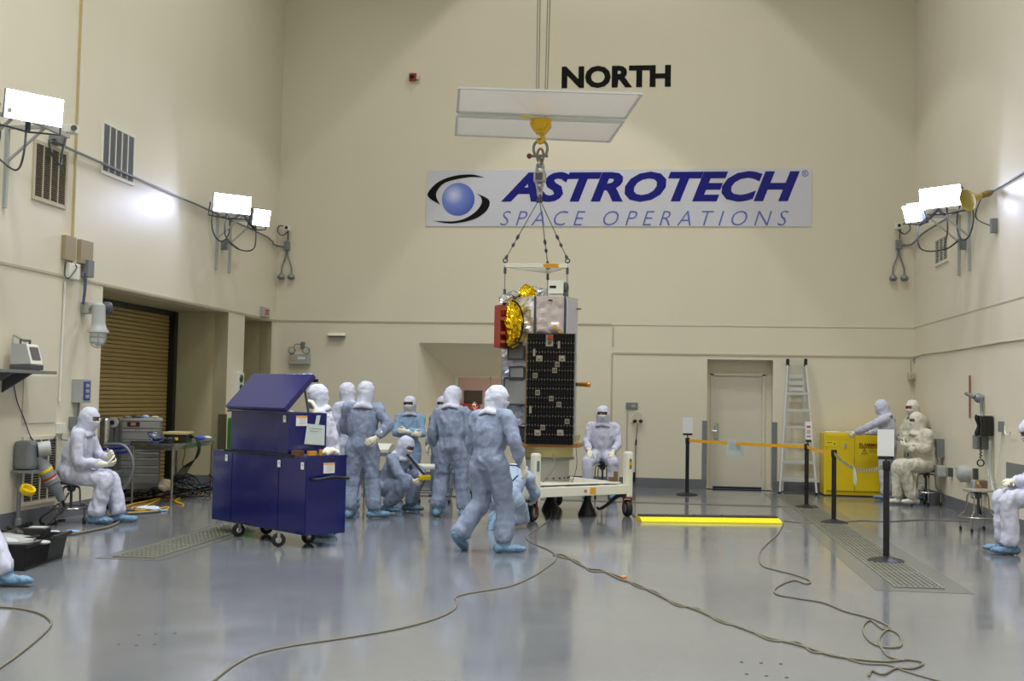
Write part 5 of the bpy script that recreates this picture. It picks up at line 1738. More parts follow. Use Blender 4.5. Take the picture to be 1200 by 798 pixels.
def belt(a, b_, w, sag, m, name, lab):
    a, b_ = V(a), V(b_)
    pts = []
    N = 22
    for k in range(N + 1):
        t = k / N
        pts.append(a.lerp(b_, t) - Z1 * sag * 4 * t * (1 - t))
    mb = MB()
    s = (b_ - a).cross(Z1).normalized() * .0015
    mb.rings([[p - Z1 * w / 2 - s, p + Z1 * w / 2 - s, p + Z1 * w / 2 + s, p - Z1 * w / 2 + s] for p in pts])
    return tag(put(name, mb, m), lab, 'barrier belt')


M_belt = mat('orange_yellow_belt', (240, 176, 22), .6)
belt(tops[0], tops[1], .05, .01, M_belt, 'barrier_belt', 'orange-yellow belt stretched across in front of the white door')
belt(tops[1], tops[2] + V((0, 0, .0)), .05, .02, M_belt, 'barrier_belt', 'short orange-yellow belt from the ladder stanchion to the signless stanchion')
stripe = belt(tops[2], tops[3], .045, .13, mat('belt_black', (30, 30, 28), .6), 'striped_belt', 'sagging black and yellow striped belt in front of the yellow cabinet')
N = 46
mb = MB()
sdir = (tops[3] - tops[2])
sn = sdir.cross(Z1).normalized()
for k in range(N):
    t0_, t1_ = (k + .25) / N, (k + .65) / N
    pa_ = tops[2].lerp(tops[3], t0_) - Z1 * .13 * 4 * t0_ * (1 - t0_)
    pb_ = tops[2].lerp(tops[3], t1_) - Z1 * .13 * 4 * t1_ * (1 - t1_)
    mb.slab([pa_ - Z1 * .0225 - sn * .003, pb_ - Z1 * .0225 - sn * .003, pb_ + Z1 * .0225 - sn * .003, pa_ + Z1 * .0225 - sn * .003], sn * .006)
stp = put('stripes', mb, mat('belt_pale_stripe', (206, 196, 140), .6), stripe)
q = tops[0].lerp(tops[1], .42)
nt_ = tag(put('hanging_notice', MB().slab([q + V((-.14, -.012, -.21)), q + V((.15, -.012, -.21)), q + V((.14, -.012, .04)), q + V((-.12, -.012, .04))], (0, .003, 0)), mat('greenish_paper', (0, 0, 0))), 'pale sheet of paper hung over the belt before the white door', 'notice')
for k in range(4):
    put('print_line', MB().box(q + V((.0, -.0145, -.01 - .03 * k)), (.18, .002, .006)), M_lgrey, nt_)
tt = .48
q = tops[2].lerp(tops[3], tt) - Z1 * .13 * 4 * tt * (1 - tt)
dn = sdir.normalized()
tag(put('hanging_notice', MB().slab([q + sn * .01 - dn * .1 + Z1 * .02, q + sn * .01 + dn * .05 + Z1 * .0, q + sn * .01 + dn * .13 - Z1 * .13, q + sn * .01 + dn * .1 - Z1 * .2, q + sn * .01 - dn * .1 - Z1 * .17], sn * .003), mat('greenish_paper', (0, 0, 0))), 'curled pale sheet hanging from the striped belt', 'notice')

# ================================================================ STOOLS
M_chrome = mat('stool_chrome', (170, 166, 158), .25, .9)


def make_stool(name, lab, h, seat_m, group=None, seat_r=.17, seat_hole=False):
    t = thing(name, lab, 'stool', (0, 0, 0), group=group)
    put('seat', MB().lathe((0, 0, h - .03), (0, 0, 1), [(0, seat_r * .9), (.005, seat_r), (.025, seat_r), (.03, seat_r * .96)], 28), seat_m, t, smooth=True)
    put('seat_hub', MB().lathe((0, 0, h - .12), (0, 0, 1), [(0, .03), (.02, .05), (.09, .05)], 14), M_dgrey, t)
    put('screw_column', MB().tube([(0, 0, h - .32), (0, 0, h - .1)], .016, 8), M_dgrey, t)
    for k in range(4):
        a = PI / 4 + k * PI / 2
        c, s = math.cos(a), math.sin(a)
        pts = [(.05 * c, .05 * s, h - .06), (.13 * c, .13 * s, h - .08), (.145 * c, .145 * s, h - .22), (.17 * c, .17 * s, h * .45), (.225 * c, .225 * s, .2), (.225 * c, .225 * s, .03)]
        lg = put('leg', MB().tube(pts, .011, 8, smooth=4), M_chrome, t, smooth=True)
        put('rubber_tip', MB().lathe((.225 * c, .225 * s, 0), (0, 0, 1), [(0, .018), (.04, .018), (.05, .012)], 10), M_rubber, lg)
    put('foot_ring', MB().torus((0, 0, .19), (0, 0, 1), .232, .009, 28, 6), M_chrome, t, smooth=True)
    return t


stl = make_stool('round_stool', 'steel stool with a thin dark seat under the white-suited man by the low vent', .5, M_dgrey, 'lab stools')
p_ = fl(78, 606)
stl.location = V((-7.1, 13.35, 0))
stl.rotation_euler.z = .5
make_b = make_stool('round_stool', 'empty bright steel stool beside the power boxes on the wall with the red pipe', .55, mat('stool_seat_steel', (196, 190, 176), .25, .7), 'lab stools', .19)
make_b.location = V((4.19, 15.85, 0))
make_b.rotation_euler.z = .2
s3 = dup(stl, (-1.05, 20.15, 0), .3, 'dark-seated stool under the man facing us beyond the white stand', 'lab stools')
s4 = dup(stl, (4.32, 19.95, 0), .7, 'stool under the man in the padded cream suit', 'lab stools')
s5 = dup(make_b, (4.13, 13.75, 0), .2, 'stool under the white-suited man at the frame edge by the grey wall plate', 'lab stools')

# ================================================================ LEFT SIDE: TOOL CHEST, TABLE
M_chest = mat('tool_chest_grey', (128, 130, 130), .4, .5, var=.04)
M_drawer = mat('tool_chest_drawer', (150, 152, 150), .35, .5)
tcp0 = fl(141, 600)
ch = thing('tool_chest', 'large grey rolling tool chest with wide drawers behind the steel table', 'tool chest', (-7.3, 16.6, 0))
# drawer face seen between px 141 and 190: face turned to the camera
cY = 16.7
cxa, cxb = wy(142, 520, cY).x, wy(190.5, 520, cY + .25).x
fa, fb = V((cxa, cY - .05, 0)), V((cxb, cY + .2, 0))
fdn = (fb - fa).normalized()
fw = (fb - fa).length
fnn = V((-fdn.y, fdn.x, 0))
if fnn.y < 0:
    fnn = -fnn
zct = wy(165, 493, cY).z
zcb = .13


def TC(u, v, z):
    return fa + fdn * u + fnn * v + V((0, 0, z))


put('carcass', MB().slab([TC(0, .0, zcb), TC(fw, .0, zcb), TC(fw, .75, zcb), TC(0, .75, zcb)], (0, 0, zct - zcb)), M_chest, ch, bevel=.006)
put('top_tray', MB().slab([TC(-.01, -.01, zct), TC(fw + .01, -.01, zct), TC(fw + .01, .76, zct), TC(-.01, .76, zct)], (0, 0, .03)), M_lgrey, ch)
zz_ = zct - .13
hts = [.16, .09, .09, .09, .12, .12, .15]
for i, h_ in enumerate(hts):
    if zz_ - h_ < zcb:
        break
    dr = put('drawer', MB().slab([TC(.03, -.018, zz_ - h_ + .006), TC(fw - .03, -.018, zz_ - h_ + .006), TC(fw - .03, -.018, zz_ - .006), TC(.03, -.018, zz_ - .006)], fnn * .02), M_drawer, ch, bevel=.002)
    put('pull_rail', MB().bar(TC(.03, -.028, zz_ - .02), TC(fw - .03, -.028, zz_ - .02), .018, .014), M_steel, dr)
    zz_ -= h_
put('control_strip', MB().slab([TC(.03, -.012, zct - .11), TC(fw - .03, -.012, zct - .11), TC(fw - .03, -.012, zct - .015), TC(.03, -.012, zct - .015)], fnn * .01), M_drawer, ch)
put('dark_holder', MB().slab([TC(.1, -.03, zct - .09), TC(.28, -.03, zct - .09), TC(.28, -.03, zct - .02), TC(.1, -.03, zct - .02)], fnn * .015), M_black, ch)
put('badge', MB().slab([TC(.15, -.034, zct - .075), TC(.22, -.034, zct - .075), TC(.22, -.034, zct - .03), TC(.15, -.034, zct - .03)], fnn * .003), mat('copper_badge', (186, 120, 96), .5), ch)
put('round_sticker', MB().lathe(TC(fw - .1, -.02, zct - .2), -fnn, [(0, .035), (.003, .035)], 16), M_paper, ch)
for u in (.08, fw - .08):
    for v in (.08, .65):
        caster(TC(u, v, 0), .055, .04, fdn, M_dgrey, ch)
for i, (u, v, c_, sz, lab) in enumerate(((.08, .2, (150, 150, 140), (.12, .1, .05), 'tan fitting at the near end of the tool chest top'), (.22, .3, (90, 92, 90), (.16, .08, .07), 'dark hand tool on the tool chest top'), (.36, .25, (150, 186, 214), (.12, .08, .06), 'light blue wipes pack on top of the tool chest'),
                                        (.5, .3, (196, 190, 160), (.12, .1, .04), 'cream coil on the tool chest top beside the light blue pack'), (.6, .2, (120, 124, 120), (.1, .08, .05), 'grey fitting at the far end of the tool chest top'))):
    if u < fw - .05:
        lump('small_tool' if c_[2] < 200 else 'wipes_pack', TC(u, v, zct + .05), (sz[0] / 2, sz[1] / 2, sz[2] / 2), mat('clutter_%d' % i, c_, .5), lab, 'tool' if c_[2] < 200 else 'wipes')
# side cabinet piece with grey side panel left of the drawers (px 125..141)
sa = wy(124, 520, cY - .5)
put('side_panel', MB().slab([V((sa.x, cY - .65, zcb)), TC(-.005, 0, zcb), TC(-.005, .02, zcb), V((sa.x, cY - .6, zcb))], (0, 0, zct - zcb - .02)), mat('tool_chest_side', (104, 106, 106), .45, .4), ch)
# steel cylinders
for i, (px, r_) in enumerate(((115.5, .05), (123.5, .062))):
    q = wy(px, 500, 15.9)
    zt0 = wy(px, 489, 15.9).z
    tag(put('gas_cylinder', MB().lathe((q.x, 15.9, 0), (0, 0, 1), [(0, r_ * .9), (.02, r_), (zt0 - .06, r_), (zt0 - .02, r_ * .8), (zt0, r_ * .3)], 20), M_steel, smooth=True),
        ['slimmer upright steel tube behind the seated man', 'thicker upright steel tube next to the tool chest'][i], 'cylinder')
q = wy(135, 495, 16.1)
t = thing('cable_reel', 'small pale reel with dark strap beside the steel tubes', 'reel', q)
put('reel_disc', MB().lathe(q + V((0, -.05, 0)), (.3, -1, 0), [(0, .07), (.02, .075), (.04, .07)], 20), M_lgrey, t)
put('reel_hub', MB().lathe(q + V((0, -.1, 0)), (.3, -1, 0), [(0, .035), (.02, .03)], 14), M_dark, t)
put('reel_core', MB().lathe(q, (1, .3, 0), [(-.14, .05), (.02, .05)], 14), mat('tan_reel', (176, 164, 130), .5), t)
put('stand_pole', MB().tube([q + V((0, 0, -.05)), V((q.x, q.y, 0.0))], .02, 8), M_dgrey, t)

# blue handled cart + hose
t = thing('blue_pump_cart', 'dark blue tubular cart with a looped grey hose behind the seated man', 'cart', (-7.1, 15.2, 0))
M_bt = mat('blue_tube_paint', (34, 48, 130), .35)
hq = [wy(120, 530, 15.2), wy(135, 529, 15.2), wy(148, 527, 15.2)]
put('push_bar', MB().tube([wy(120, 532, 15.1), wy(151, 529, 15.1)], .02, 8), M_bt, t)
put('push_bar', MB().tube([wy(120, 526, 15.4), wy(151, 524, 15.4)], .02, 8), M_bt, t)
put('frame_leg', MB().tube([wy(122, 532, 15.2), V((wy(122, 532, 15.2).x, 15.2, .1))], .035, 8), M_bt, t)
put('pump_body', MB().box((wy(126, 560, 15.3).x, 15.3, .3), (.28, .4, .4)), M_dgrey, t, bevel=.02)
put('hose', MB().tube([wy(122, 521, 15.1), wy(142, 521, 15.1), wy(152, 530, 15.1), wy(156, 545, 15.1), wy(152, 562, 15.1), wy(142, 574, 15.1), wy(132, 577, 15.1)], .02, 8, smooth=6), M_grey, t, smooth=True)
for dx in (-.1, .12):
    caster(V((wy(126, 560, 15.3).x + dx, 15.1, 0)), .06, .04, V((1, 0, 0)), M_dgrey, t)

# steel table
T0, T1, T2 = fl(200.5, 592), fl(247, 577), fl(154, 590)
ztab = wy(201, 521, T0.y).z
tb = thing('steel_table', 'bare steel work table loaded with electronics, between the shutter and the blue cart', 'table', (T0 + T1) / 2)
T3 = T2 + (T1 - T0)
for P_ in (T0, T1, T2, T3):
    put('leg', MB().tube([P_, P_ + V((0, 0, ztab - .02))], .02, 10), M_chrome, tb, smooth=True)
ex = (T0 - T2).normalized() * .05
ey = (T1 - T0).normalized() * .05
mbt = MB().slab([T0 + ex - ey + Z1 * (ztab - .03), T1 + ex + ey + Z1 * (ztab - .03), T3 - ex + ey + Z1 * (ztab - .03), T2 - ex - ey + Z1 * (ztab - .03)], (0, 0, .03))
put('tabletop', mbt, M_steel, tb, bevel=.004)
put('under_rail', MB().bar(T0 + Z1 * (ztab - .06), T1 + Z1 * (ztab - .06), .02, .05).bar(T0 + Z1 * (ztab - .06), T2 + Z1 * (ztab - .06), .02, .05), M_chrome, tb)


def onT(px, py, dz=0):
    return fl(px, py, ztab) + V((0, 0, dz))


q = onT(210, 519)
q = V((T0.x - .25, T0.y + .8, ztab))
eq = wy(209, 512, q.y)
t = thing('electronics_box', 'flat tan electronics box on the steel table', 'instrument', q)
put('lid', MB().box((eq.x, q.y, ztab + .14), (.36, .5, .035), rz=.2), M_tan, t, bevel=.005)
put('body', MB().box((eq.x, q.y, ztab + .065), (.32, .46, .12), rz=.2), M_black, t, bevel=.005)
for k in range(3):
    put('connector', MB().box((eq.x + .08 - .09 * k, q.y - .26, ztab + .06), (.05, .04, .04), rz=.2), M_yel if k == 0 else M_grey, t)
eq2 = wy(192, 516, T0.y + .35)
t = thing('electronics_box', 'small black electronics box with blue leads at the near end of the steel table', 'instrument', (eq2.x, T0.y + .35, ztab))
put('body', MB().box((eq2.x, T0.y + .35, ztab + .035), (.26, .22, .07)), M_black, t, bevel=.008)
put('lead', MB().tube([(eq2.x - .05, T0.y + .25, ztab + .03), (eq2.x - .12, T0.y + .1, ztab + .12), (eq2.x - .02, T0.y + .05, ztab + .03), (eq2.x + .1, T0.y + .1, ztab + .05)], .008, 6, smooth=5), M_bt, t)
put('lead', MB().tube([(eq2.x - .1, T0.y + .2, ztab + .03), (eq2.x - .16, T0.y + .16, ztab + .16), (eq2.x + .02, T0.y + .15, ztab + .12), (eq2.x + .06, T0.y + .2, ztab + .05)], .007, 6, smooth=5), M_bt, t)
lpq = wy(172, 519, T0.y + .2)
t = thing('laptop', 'closed dark laptop at the chest side of the steel table', 'laptop', (lpq.x, T0.y + .2, ztab))
put('base', MB().box((lpq.x, T0.y + .15, ztab + .01), (.34, .24, .02)), M_dgrey, t, bevel=.004)
put('lid', MB().box((lpq.x, T0.y + .15, ztab + .026), (.34, .24, .01)), M_black, t, bevel=.003)
bq = wy(235, 515.5, T1.y - .4)
lump('blue_rag', (bq.x, T1.y - .4, ztab + .03), (.08, .06, .03), mat('bright_blue_cloth', (40, 80, 200), .6), 'bright blue cloth on the far end of the steel table', 'cloth')
bq = wy(243, 515, T1.y - .1)
lump('white_fitting', (bq.x, T1.y - .1, ztab + .03), (.07, .05, .025), M_white, 'white fitting with a thin wire at the far corner of the steel table', 'fitting')

# ---- cable heap: black bundle falling off the table, looping cables below
cbx = wy(225, 520, T0.y + .9)
ck = thing('black_cable_bundle', 'thick black cable bundle dropping off the steel table into a tangle on the floor', 'cable', (cbx.x, T0.y + .9, 0))
rng = random.Random(3)
yy0 = T0.y + .9
for k in range(5):
    o1 = .006 * k
    put('cable', MB().tube([wy(212 + k, 514, yy0) + V((0, o1, .0)), wy(226 + k * .4, 511 + k * .5, yy0) + V((0, o1, 0)), wy(232 + k * .5, 522, yy0) + V((0, o1, 0)), wy(229 + k * .5, 536, yy0), wy(222 - k * 2, 548, yy0), wy(212 - k * 3, 562 + k, yy0)], .008, 6, smooth=5), M_rubber, ck, smooth=True)
put('cable', MB().tube([wy(214, 518, yy0 - .3), wy(217, 530, yy0 - .3), wy(214, 545, yy0 - .3), wy(222, 558, yy0 - .3), wy(228, 575, yy0 - .3)], .006, 6, smooth=5), M_rubber, ck)
mc = fl(225, 583)
for k in range(16):
    cx_, cy2 = mc.x + rng.uniform(-.45, .45), mc.y + rng.uniform(-.4, .5)
    R_ = rng.uniform(.15, .42)
    tilt = rng.uniform(.2, .6)
    hgt = rng.uniform(.08, .36)
    pts = []
    ph = rng.uniform(0, 6)
    for j in range(15):
        a = ph + j * .52
        pts.append((cx_ + R_ * math.cos(a) * rng.uniform(.85, 1.1), cy2 + R_ * .7 * math.sin(a), max(.015, hgt * (.5 + .5 * math.sin(a * tilt * 2 + k)) + .02)))
    put('cable_loop', MB().tube(pts, .009, 6, smooth=3), M_rubber, ck, smooth=True)
lump('cable_tie_bundle', wy(193, 569, T0.y + .3), (.1, .08, .1), mat('beige_cord', (170, 160, 136), .7), 'beige coiled cord bundle under the steel table', 'cord', amp=.5)
put('coil', MB().tube([(mc.x - .9 + .25 * math.cos(a), mc.y - .1 + .2 * math.sin(a), .02 + .01 * (a % 2)) for a in [j * .6 for j in range(22)]], .009, 6, smooth=2), M_rubber, ck)
M_ycab = mat('yellow_cord_sheath', (206, 160, 20), .5)


def floorcord(name, pix, r, m, lab, cat='cable', smooth=5, z=None, wob=0):
    pts = []
    for i, p in enumerate(pix):
        q = fl(p[0], p[1], r)
        if len(p) > 2:
            q = wy(p[0], p[1], fl(p[2], p[3]).y)
        q.x = max(q.x, XL + .03 + r)
        pts.append(q)
    return tag(put(name, MB().tube(pts, r, 8, smooth=smooth), m, smooth=True), lab, cat)


floorcord('yellow_cable', [(138, 597), (150, 590), (165, 588), (178, 584), (172, 592), (155, 595), (160, 598), (180, 597), (197, 594), (192, 598), (170, 600), (150, 601)], .012, M_ycab, 'yellow extension cord looped on the floor beneath the chest end of the steel table')
floorcord('yellow_cable', [(150, 582), (170, 577), (182, 575), (200, 583), (215, 591), (205, 587), (222, 580), (240, 577), (248, 579)], .012, M_ycab, 'yellow cord curving out past the near leg of the steel table')
floorcord('dark_hose', [(130, 604), (150, 602), (170, 601), (188, 599), (172, 597), (150, 598)], .014, M_dgrey, 'dark hose lying flat near the seated man shoe covers', 'hose')
lump('plastic_bag', fl(176, 598) + V((0, 0, .03)), (.16, .1, .03), mat('clear_plastic_bag', (206, 214, 226), .3), 'crumpled clear plastic bag on the floor by the yellow cord', 'bag', amp=.6)
lump('blue_wrapper', fl(186, 599) + V((0, 0, .015)), (.12, .06, .015), mat('light_blue_wrapper', (130, 170, 220), .4), 'light blue wrapper on the floor by the yellow cord', 'wrapper', amp=.5)
lump('blue_wrapper', fl(138, 599) + V((0, 0, .03)), (.1, .08, .03), mat('denim_blue_cloth', (70, 90, 150), .7), 'darker blue cloth on the floor behind the seated man shoes', 'cloth', amp=.5)
lump('pale_wrapper', fl(60, 624) + V((0, 0, .012)), (.09, .06, .012), mat('clear_plastic_bag', (0, 0, 0)), 'small pale wrapper on the floor in front of the stool by the low vent', 'wrapper', amp=.5)
lump('pale_wrapper', fl(85, 623.5) + V((0, 0, .012)), (.09, .06, .012), mat('light_blue_wrapper', (0, 0, 0)), 'small bluish wrapper on the grey floor hose by the seated man shoe', 'wrapper', amp=.5)
floorcord('grey_hose', [(52, 626), (70, 627), (90, 625), (110, 621), (128, 617), (140, 611), (137, 606), (128, 604)], .014, M_cable, 'grey floor hose curling around the seated man shoe covers', 'hose')
floorcord('black_cable', [(72, 577, 60, 606), (62, 590, 58, 608), (50, 605, 52, 614), (48, 613), (60, 614), (68, 610), (76, 609)], .012, M_rubber, 'black cord dropping behind the stool by the low vent')
floorcord('black_hose', [(0, 618), (12, 621), (25, 617), (35, 617), (41, 623), (30, 628), (12, 628), (0, 626)], .024, M_rubber, 'thick black hose coiled behind the black tray', 'hose')
floorcord('black_hose', [(0, 613), (15, 614), (28, 613), (38, 617), (40, 622), (25, 625)], .02, M_rubber, 'second black hose nearest the power receptacle', 'hose')

# ---- black tray with gear
tr0, tr1, trr = fl(30, 670), fl(62, 659), fl(-60, 669)
tx0, tx1 = -6.7, fl(61, 659).x
ty0, ty1 = fl(28, 670).y, fl(61, 655).y
zt2 = wy(30, 641, ty0).z
tray = thing('black_tub', 'black plastic tub full of gear on the floor near the camera', 'tub', ((tx0 + tx1) / 2, ty0 + .3, 0))
cs_ = [V((tx0, ty0, 0)), V((fl(30, 670).x, ty0, 0)), V((tx1, fl(61, 660).y, 0)), V((tx1 - .05, ty0 + .95, 0)), V((tx0, ty0 + .95, 0))]
mb = MB()
ctr = sum(cs_, V()) / 5


def ins(p, s):
    return ctr + (p - ctr) * s


mb.rings([[ins(p, .93) for p in cs_], [ins(p, 1.0) + Z1 * zt2 for p in cs_], [ins(p, 1.03) + Z1 * zt2 for p in cs_], [ins(p, 1.03) + Z1 * (zt2 + .02) for p in cs_], [ins(p, .98) + Z1 * (zt2 + .02) for p in cs_], [ins(p, .92) + Z1 * .03 for p in cs_]], cap=True)
put('tub_shell', mb, M_black, tray, bevel=0)
put('tub_handle', MB().tube([ins(cs_[2], 1.02) + Z1 * (zt2 - .0), ins(cs_[2], 1.07) + Z1 * (zt2 + .02), ins(cs_[3], 1.05) + Z1 * (zt2 + .02)], .02, 8), M_black, tray)
put('lining', MB().slab([ins(p, .9) + Z1 * (zt2 * .75) for p in cs_], Z1 * .01), M_dgrey, tray)
for k in range(14):
    a_, b_ = ins(cs_[1], 1.0).lerp(ins(cs_[2], 1.0), (k + .5) / 14), 0
    put('rib', MB().bar(ins(a_, .95) + Z1 * .03, ins(a_, 1.0) + Z1 * (zt2 - .02), .012, .012), M_rubber, tray)
g0 = wy(12, 638, ty0 + .25)
lump('clear_bag', (g0.x - .06, ty0 + .3, zt2 + .01), (.24, .2, .06), mat('milky_bag', (150, 152, 148), .25), 'milky plastic bag bulging out of the black tub', 'bag', amp=.25, scale=9)
g1 = wy(38, 631, ty0 + .45)
t = thing('handheld_camera', 'black camera-like device lying on the gear in the black tub', 'camera', (g1.x, ty0 + .5, zt2))
put('body', MB().box((g1.x, ty0 + .5, zt2 + .06), (.24, .14, .1), rz=.1), M_black, t, bevel=.015)
put('top_plate', MB().box((g1.x + .03, ty0 + .5, zt2 + .115), (.15, .1, .012), rz=.1), M_lgrey, t, bevel=.003)
put('lens_barrel', MB().lathe((g1.x - .1, ty0 + .44, zt2 + .05), (-.6, -.7, .1), [(0, .045), (.06, .045), (.065, .035)], 16), M_black, t)
put('strap', MB().tube([(g1.x - .12, ty0 + .5, zt2 + .08), (g1.x - .16, ty0 + .35, zt2 + .03), (g1.x - .05, ty0 + .25, zt2 + .03), (g1.x + .1, ty0 + .4, zt2 + .05)], .01, 6, smooth=5), M_rubber, t)
lump('white_pouch', (g1.x + .16, ty0 + .35, zt2 + .0), (.07, .06, .02), M_lgrey, 'small white pouch at the rim of the black tub', 'pouch', amp=.2)
lump('black_glove_bundle', (g1.x - .22, ty0 + .55, zt2 + .0), (.16, .14, .07), M_rubber, 'bunched black strap heap behind the milky bag in the tub', 'strap', amp=.6)

# ================================================================ CABLES ON THE OPEN FLOOR
floorcord('long_cable', [(0, 711), (22, 713), (45, 718), (59, 727), (57, 736), (40, 752), (20, 768), (0, 782), (-20, 795)], .008, M_cable, 'tan cable curving in from the near edge of the floor before the blue foot')
floorcord('long_cable', [(250, 798), (262, 788), (278, 777), (300, 766), (340, 757), (380, 751), (420, 745), (470, 736), (510, 725), (532, 714), (535, 704), (534, 700), (545, 696), (575, 691), (600, 686), (625, 675), (640, 665), (650, 657), (651, 650), (640, 643), (625, 637), (617, 630), (622, 624), (633, 617), (644, 608), (646, 600), (640, 590)], .0065, M_cable, 'long tan cable snaking from the near floor to the white stand')
floorcord('long_cable', [(648, 650), (660, 650), (675, 659), (690, 666), (705, 668), (725, 678), (745, 684), (765, 694), (790, 706), (815, 714), (840, 725), (870, 736), (900, 747), (930, 754), (950, 760), (975, 768), (1010, 773), (1040, 775), (1065, 773), (1082, 777), (1070, 783), (1050, 783), (1035, 790), (1022, 786), (1018, 792)], .008, M_cable, 'twisted dark cable running diagonally across the open floor')
floorcord('long_cable', [(648, 650), (662, 654), (676, 657), (692, 669), (708, 670), (727, 676), (748, 688), (768, 693), (792, 709), (818, 713), (842, 728), (872, 736), (902, 750), (932, 752), (942, 756), (952, 764), (978, 767), (1010, 777), (1040, 779), (1060, 786), (1090, 795), (1110, 800)], .006, M_cable, 'thinner cable twisted around the dark diagonal cable')
floorcord('long_cable', [(918, 614), (912, 625), (900, 636), (890, 648), (893, 662), (910, 668), (930, 673), (949, 680), (945, 684), (930, 680), (910, 688), (910, 696), (935, 701), (965, 706), (990, 716), (1020, 724), (1042, 734), (1035, 737), (1020, 727), (1011, 735), (1018, 750), (1035, 758), (1055, 757), (1054, 744), (1040, 738), (1030, 750), (1040, 768), (1060, 774)], .0075, M_cable, 'looping grey cable from the end of the cable ramp towards the near floor')
floorcord('thin_cable', [(745, 606, 745, 606), (738, 597), (742, 604), (752, 608)], .007, M_cable, 'thin wire from the stand caster to the cable ramp')
floorcord('thin_cable', [(918, 610), (935, 612), (960, 613), (985, 612), (1010, 610), (1040, 611), (1080, 609), (1110, 610), (1135, 611)], .007, M_cable, 'thin cable crossing the floor grate behind the nearest stanchion')
lump('tape_knot', fl(731, 678) + V((0, 0, .015)), (.03, .03, .015), mat('orange_tape', (200, 120, 60), .6), 'small orange tape knot on the diagonal cable', 'tape', amp=.5)
lump('blue_tape_mark', fl(672, 614) + V((0, 0, .002)), (.05, .025, .002), mat('blue_tape', (130, 142, 190), .6), 'small blue tape mark on the floor beneath the white stand', 'tape', amp=.5)
lump('blue_tape_mark', fl(924, 623) + V((0, 0, .002)), (.05, .025, .002), mat('blue_tape', (0, 0, 0)), 'faint blue tape mark on the floor past the end of the cable ramp', 'tape', amp=.5)

# ================================================================ RIGHT WALL FITTINGS
q = rw(1138, 440)
q2 = rw(1139, 490)
tag(put('red_pipe', MB().tube([(XR - .02, q.y, q.z), (XR - .02, q.y, q2.z)], .014, 8), mat('dull_red_pipe', (150, 92, 76), .5)), 'thin dull red vertical pipe above the wall boxes', 'pipe')
q = rw(1154, 466)
t = thing('wall_phone_station', 'black wall telephone with grey boxes and conduit on the wall beside the red pipe', 'telephone', (XR, q.y, q.z - .9))
put('top_fitting', MB().lathe((XR - .12, q.y + .05, q.z), (1, 0, -.2), [(0, .05), (.04, .07), (.1, .06)], 14).tube([(XR - .12, q.y + .05, q.z), (XR - .2, q.y + .22, q.z + .06)], .03, 8), M_grey, t, smooth=True)
ph = rw(1163, 499)
put('conduit', MB().tube([(XR - .05, q.y + .0, q.z - .03), (XR - .04, q.y - .02, q.z - .25), (XR - .05, ph.y + .25, ph.z + .1)], .022, 8, smooth=3), M_grey, t, smooth=True)
put('back_box', MB().box((XR - .06, ph.y + .2, ph.z - .0), (.12, .2, .22)), M_grey, t, bevel=.006)
put('lower_box', MB().box((XR - .08, ph.y + .3, ph.z - .24), (.16, .24, .2)), M_grey, t, bevel=.01)
put('phone_body', MB().box((XR - .08, ph.y, ph.z), (.14, .2, .28)), M_black, t, bevel=.02)
put('handset', MB().tube([(XR - .19, ph.y + .02, ph.z + .14), (XR - .2, ph.y + .02, ph.z + .1), (XR - .18, ph.y + .02, ph.z), (XR - .2, ph.y + .02, ph.z - .1), (XR - .19, ph.y + .02, ph.z - .14)], [.035, .035, .02, .035, .035], 10, smooth=3), M_black, t, smooth=True)
put('coiled_cord', MB().tube([(XR - .15 + .012 * math.cos(j * 1.3), ph.y + .03 + .02 * math.sin(j * 1.3), ph.z - .16 - .009 * j) for j in range(34)], .009, 5), M_black, t)
put('cord_loop', MB().torus((XR - .15, ph.y + .03, ph.z - .52), (0, 1, .0), .045, .01, 14, 6), M_black, t)
put('drop_conduit', MB().tube([(XR - .05, ph.y - .08, ph.z - .2), (XR - .05, ph.y - .1, ph.z - .7), (XR - .05, ph.y - .45, ph.z - 1.15)], .022, 8, smooth=4), M_lgrey, t, smooth=True)
ob = rw(1176, 500)
put('side_box', MB().box((XR - .03, ob.y, ob.z), (.06, .08, .14)), M_grey, t)
for px, py, w_, h_, lab in ((1088 + 28, 553.5, .1, .14, 'small grey outlet box nearest the corner on the wall with the red pipe'), (1126, 553.5, .1, .14, 'small dark grey outlet box just before the cast junction box'), (1145.5, 555.5, .1, .16, 'small grey outlet box just after the cast junction box')):
    wallbox('outlet_box', px, py, w_, h_, .06, M_dgrey, lab, 'outlet box', 'R')
q = rw(1136, 555)
tag(put('cast_junction_box', MB().lathe((XR - .0, q.y, q.z), (-1, 0, 0), [(0, .13), (.12, .13), (.16, .1), (.18, .06)], 18), M_lgrey, smooth=True), 'round-cornered pale cast junction box behind the empty stool', 'junction box')
q = rw(1147, 575)
tag(put('grey_plug', MB().lathe((XR - .06, q.y, q.z + .14), (0, -.1, -1), [(0, .03), (.05, .055), (.24, .06), (.26, .03)], 14).bar((XR, q.y, q.z + .06), (XR - .06, q.y, q.z + .06), .05, .05), M_grey, smooth=True), 'grey hanging plug between the cast junction box and the empty stool', 'plug')
q = rw(1152, 572)
o, q = wallbox('switch_station', 1155, 571, .2, .2, .1, mat('brownish_box', (120, 104, 90), .5), 'brownish switch box with a yellow tag above the empty stool', 'switch box', 'R')
put('yellow_tag', MB().box((XR - .105, q.y, q.z + .06), (.006, .1, .05)), M_yel, o)
put('red_knob', MB().lathe((XR - .1, q.y - .13, q.z), (-1, 0, 0), [(0, .04), (.05, .035)], 12), mat('red_knob', (160, 70, 50), .4), o)
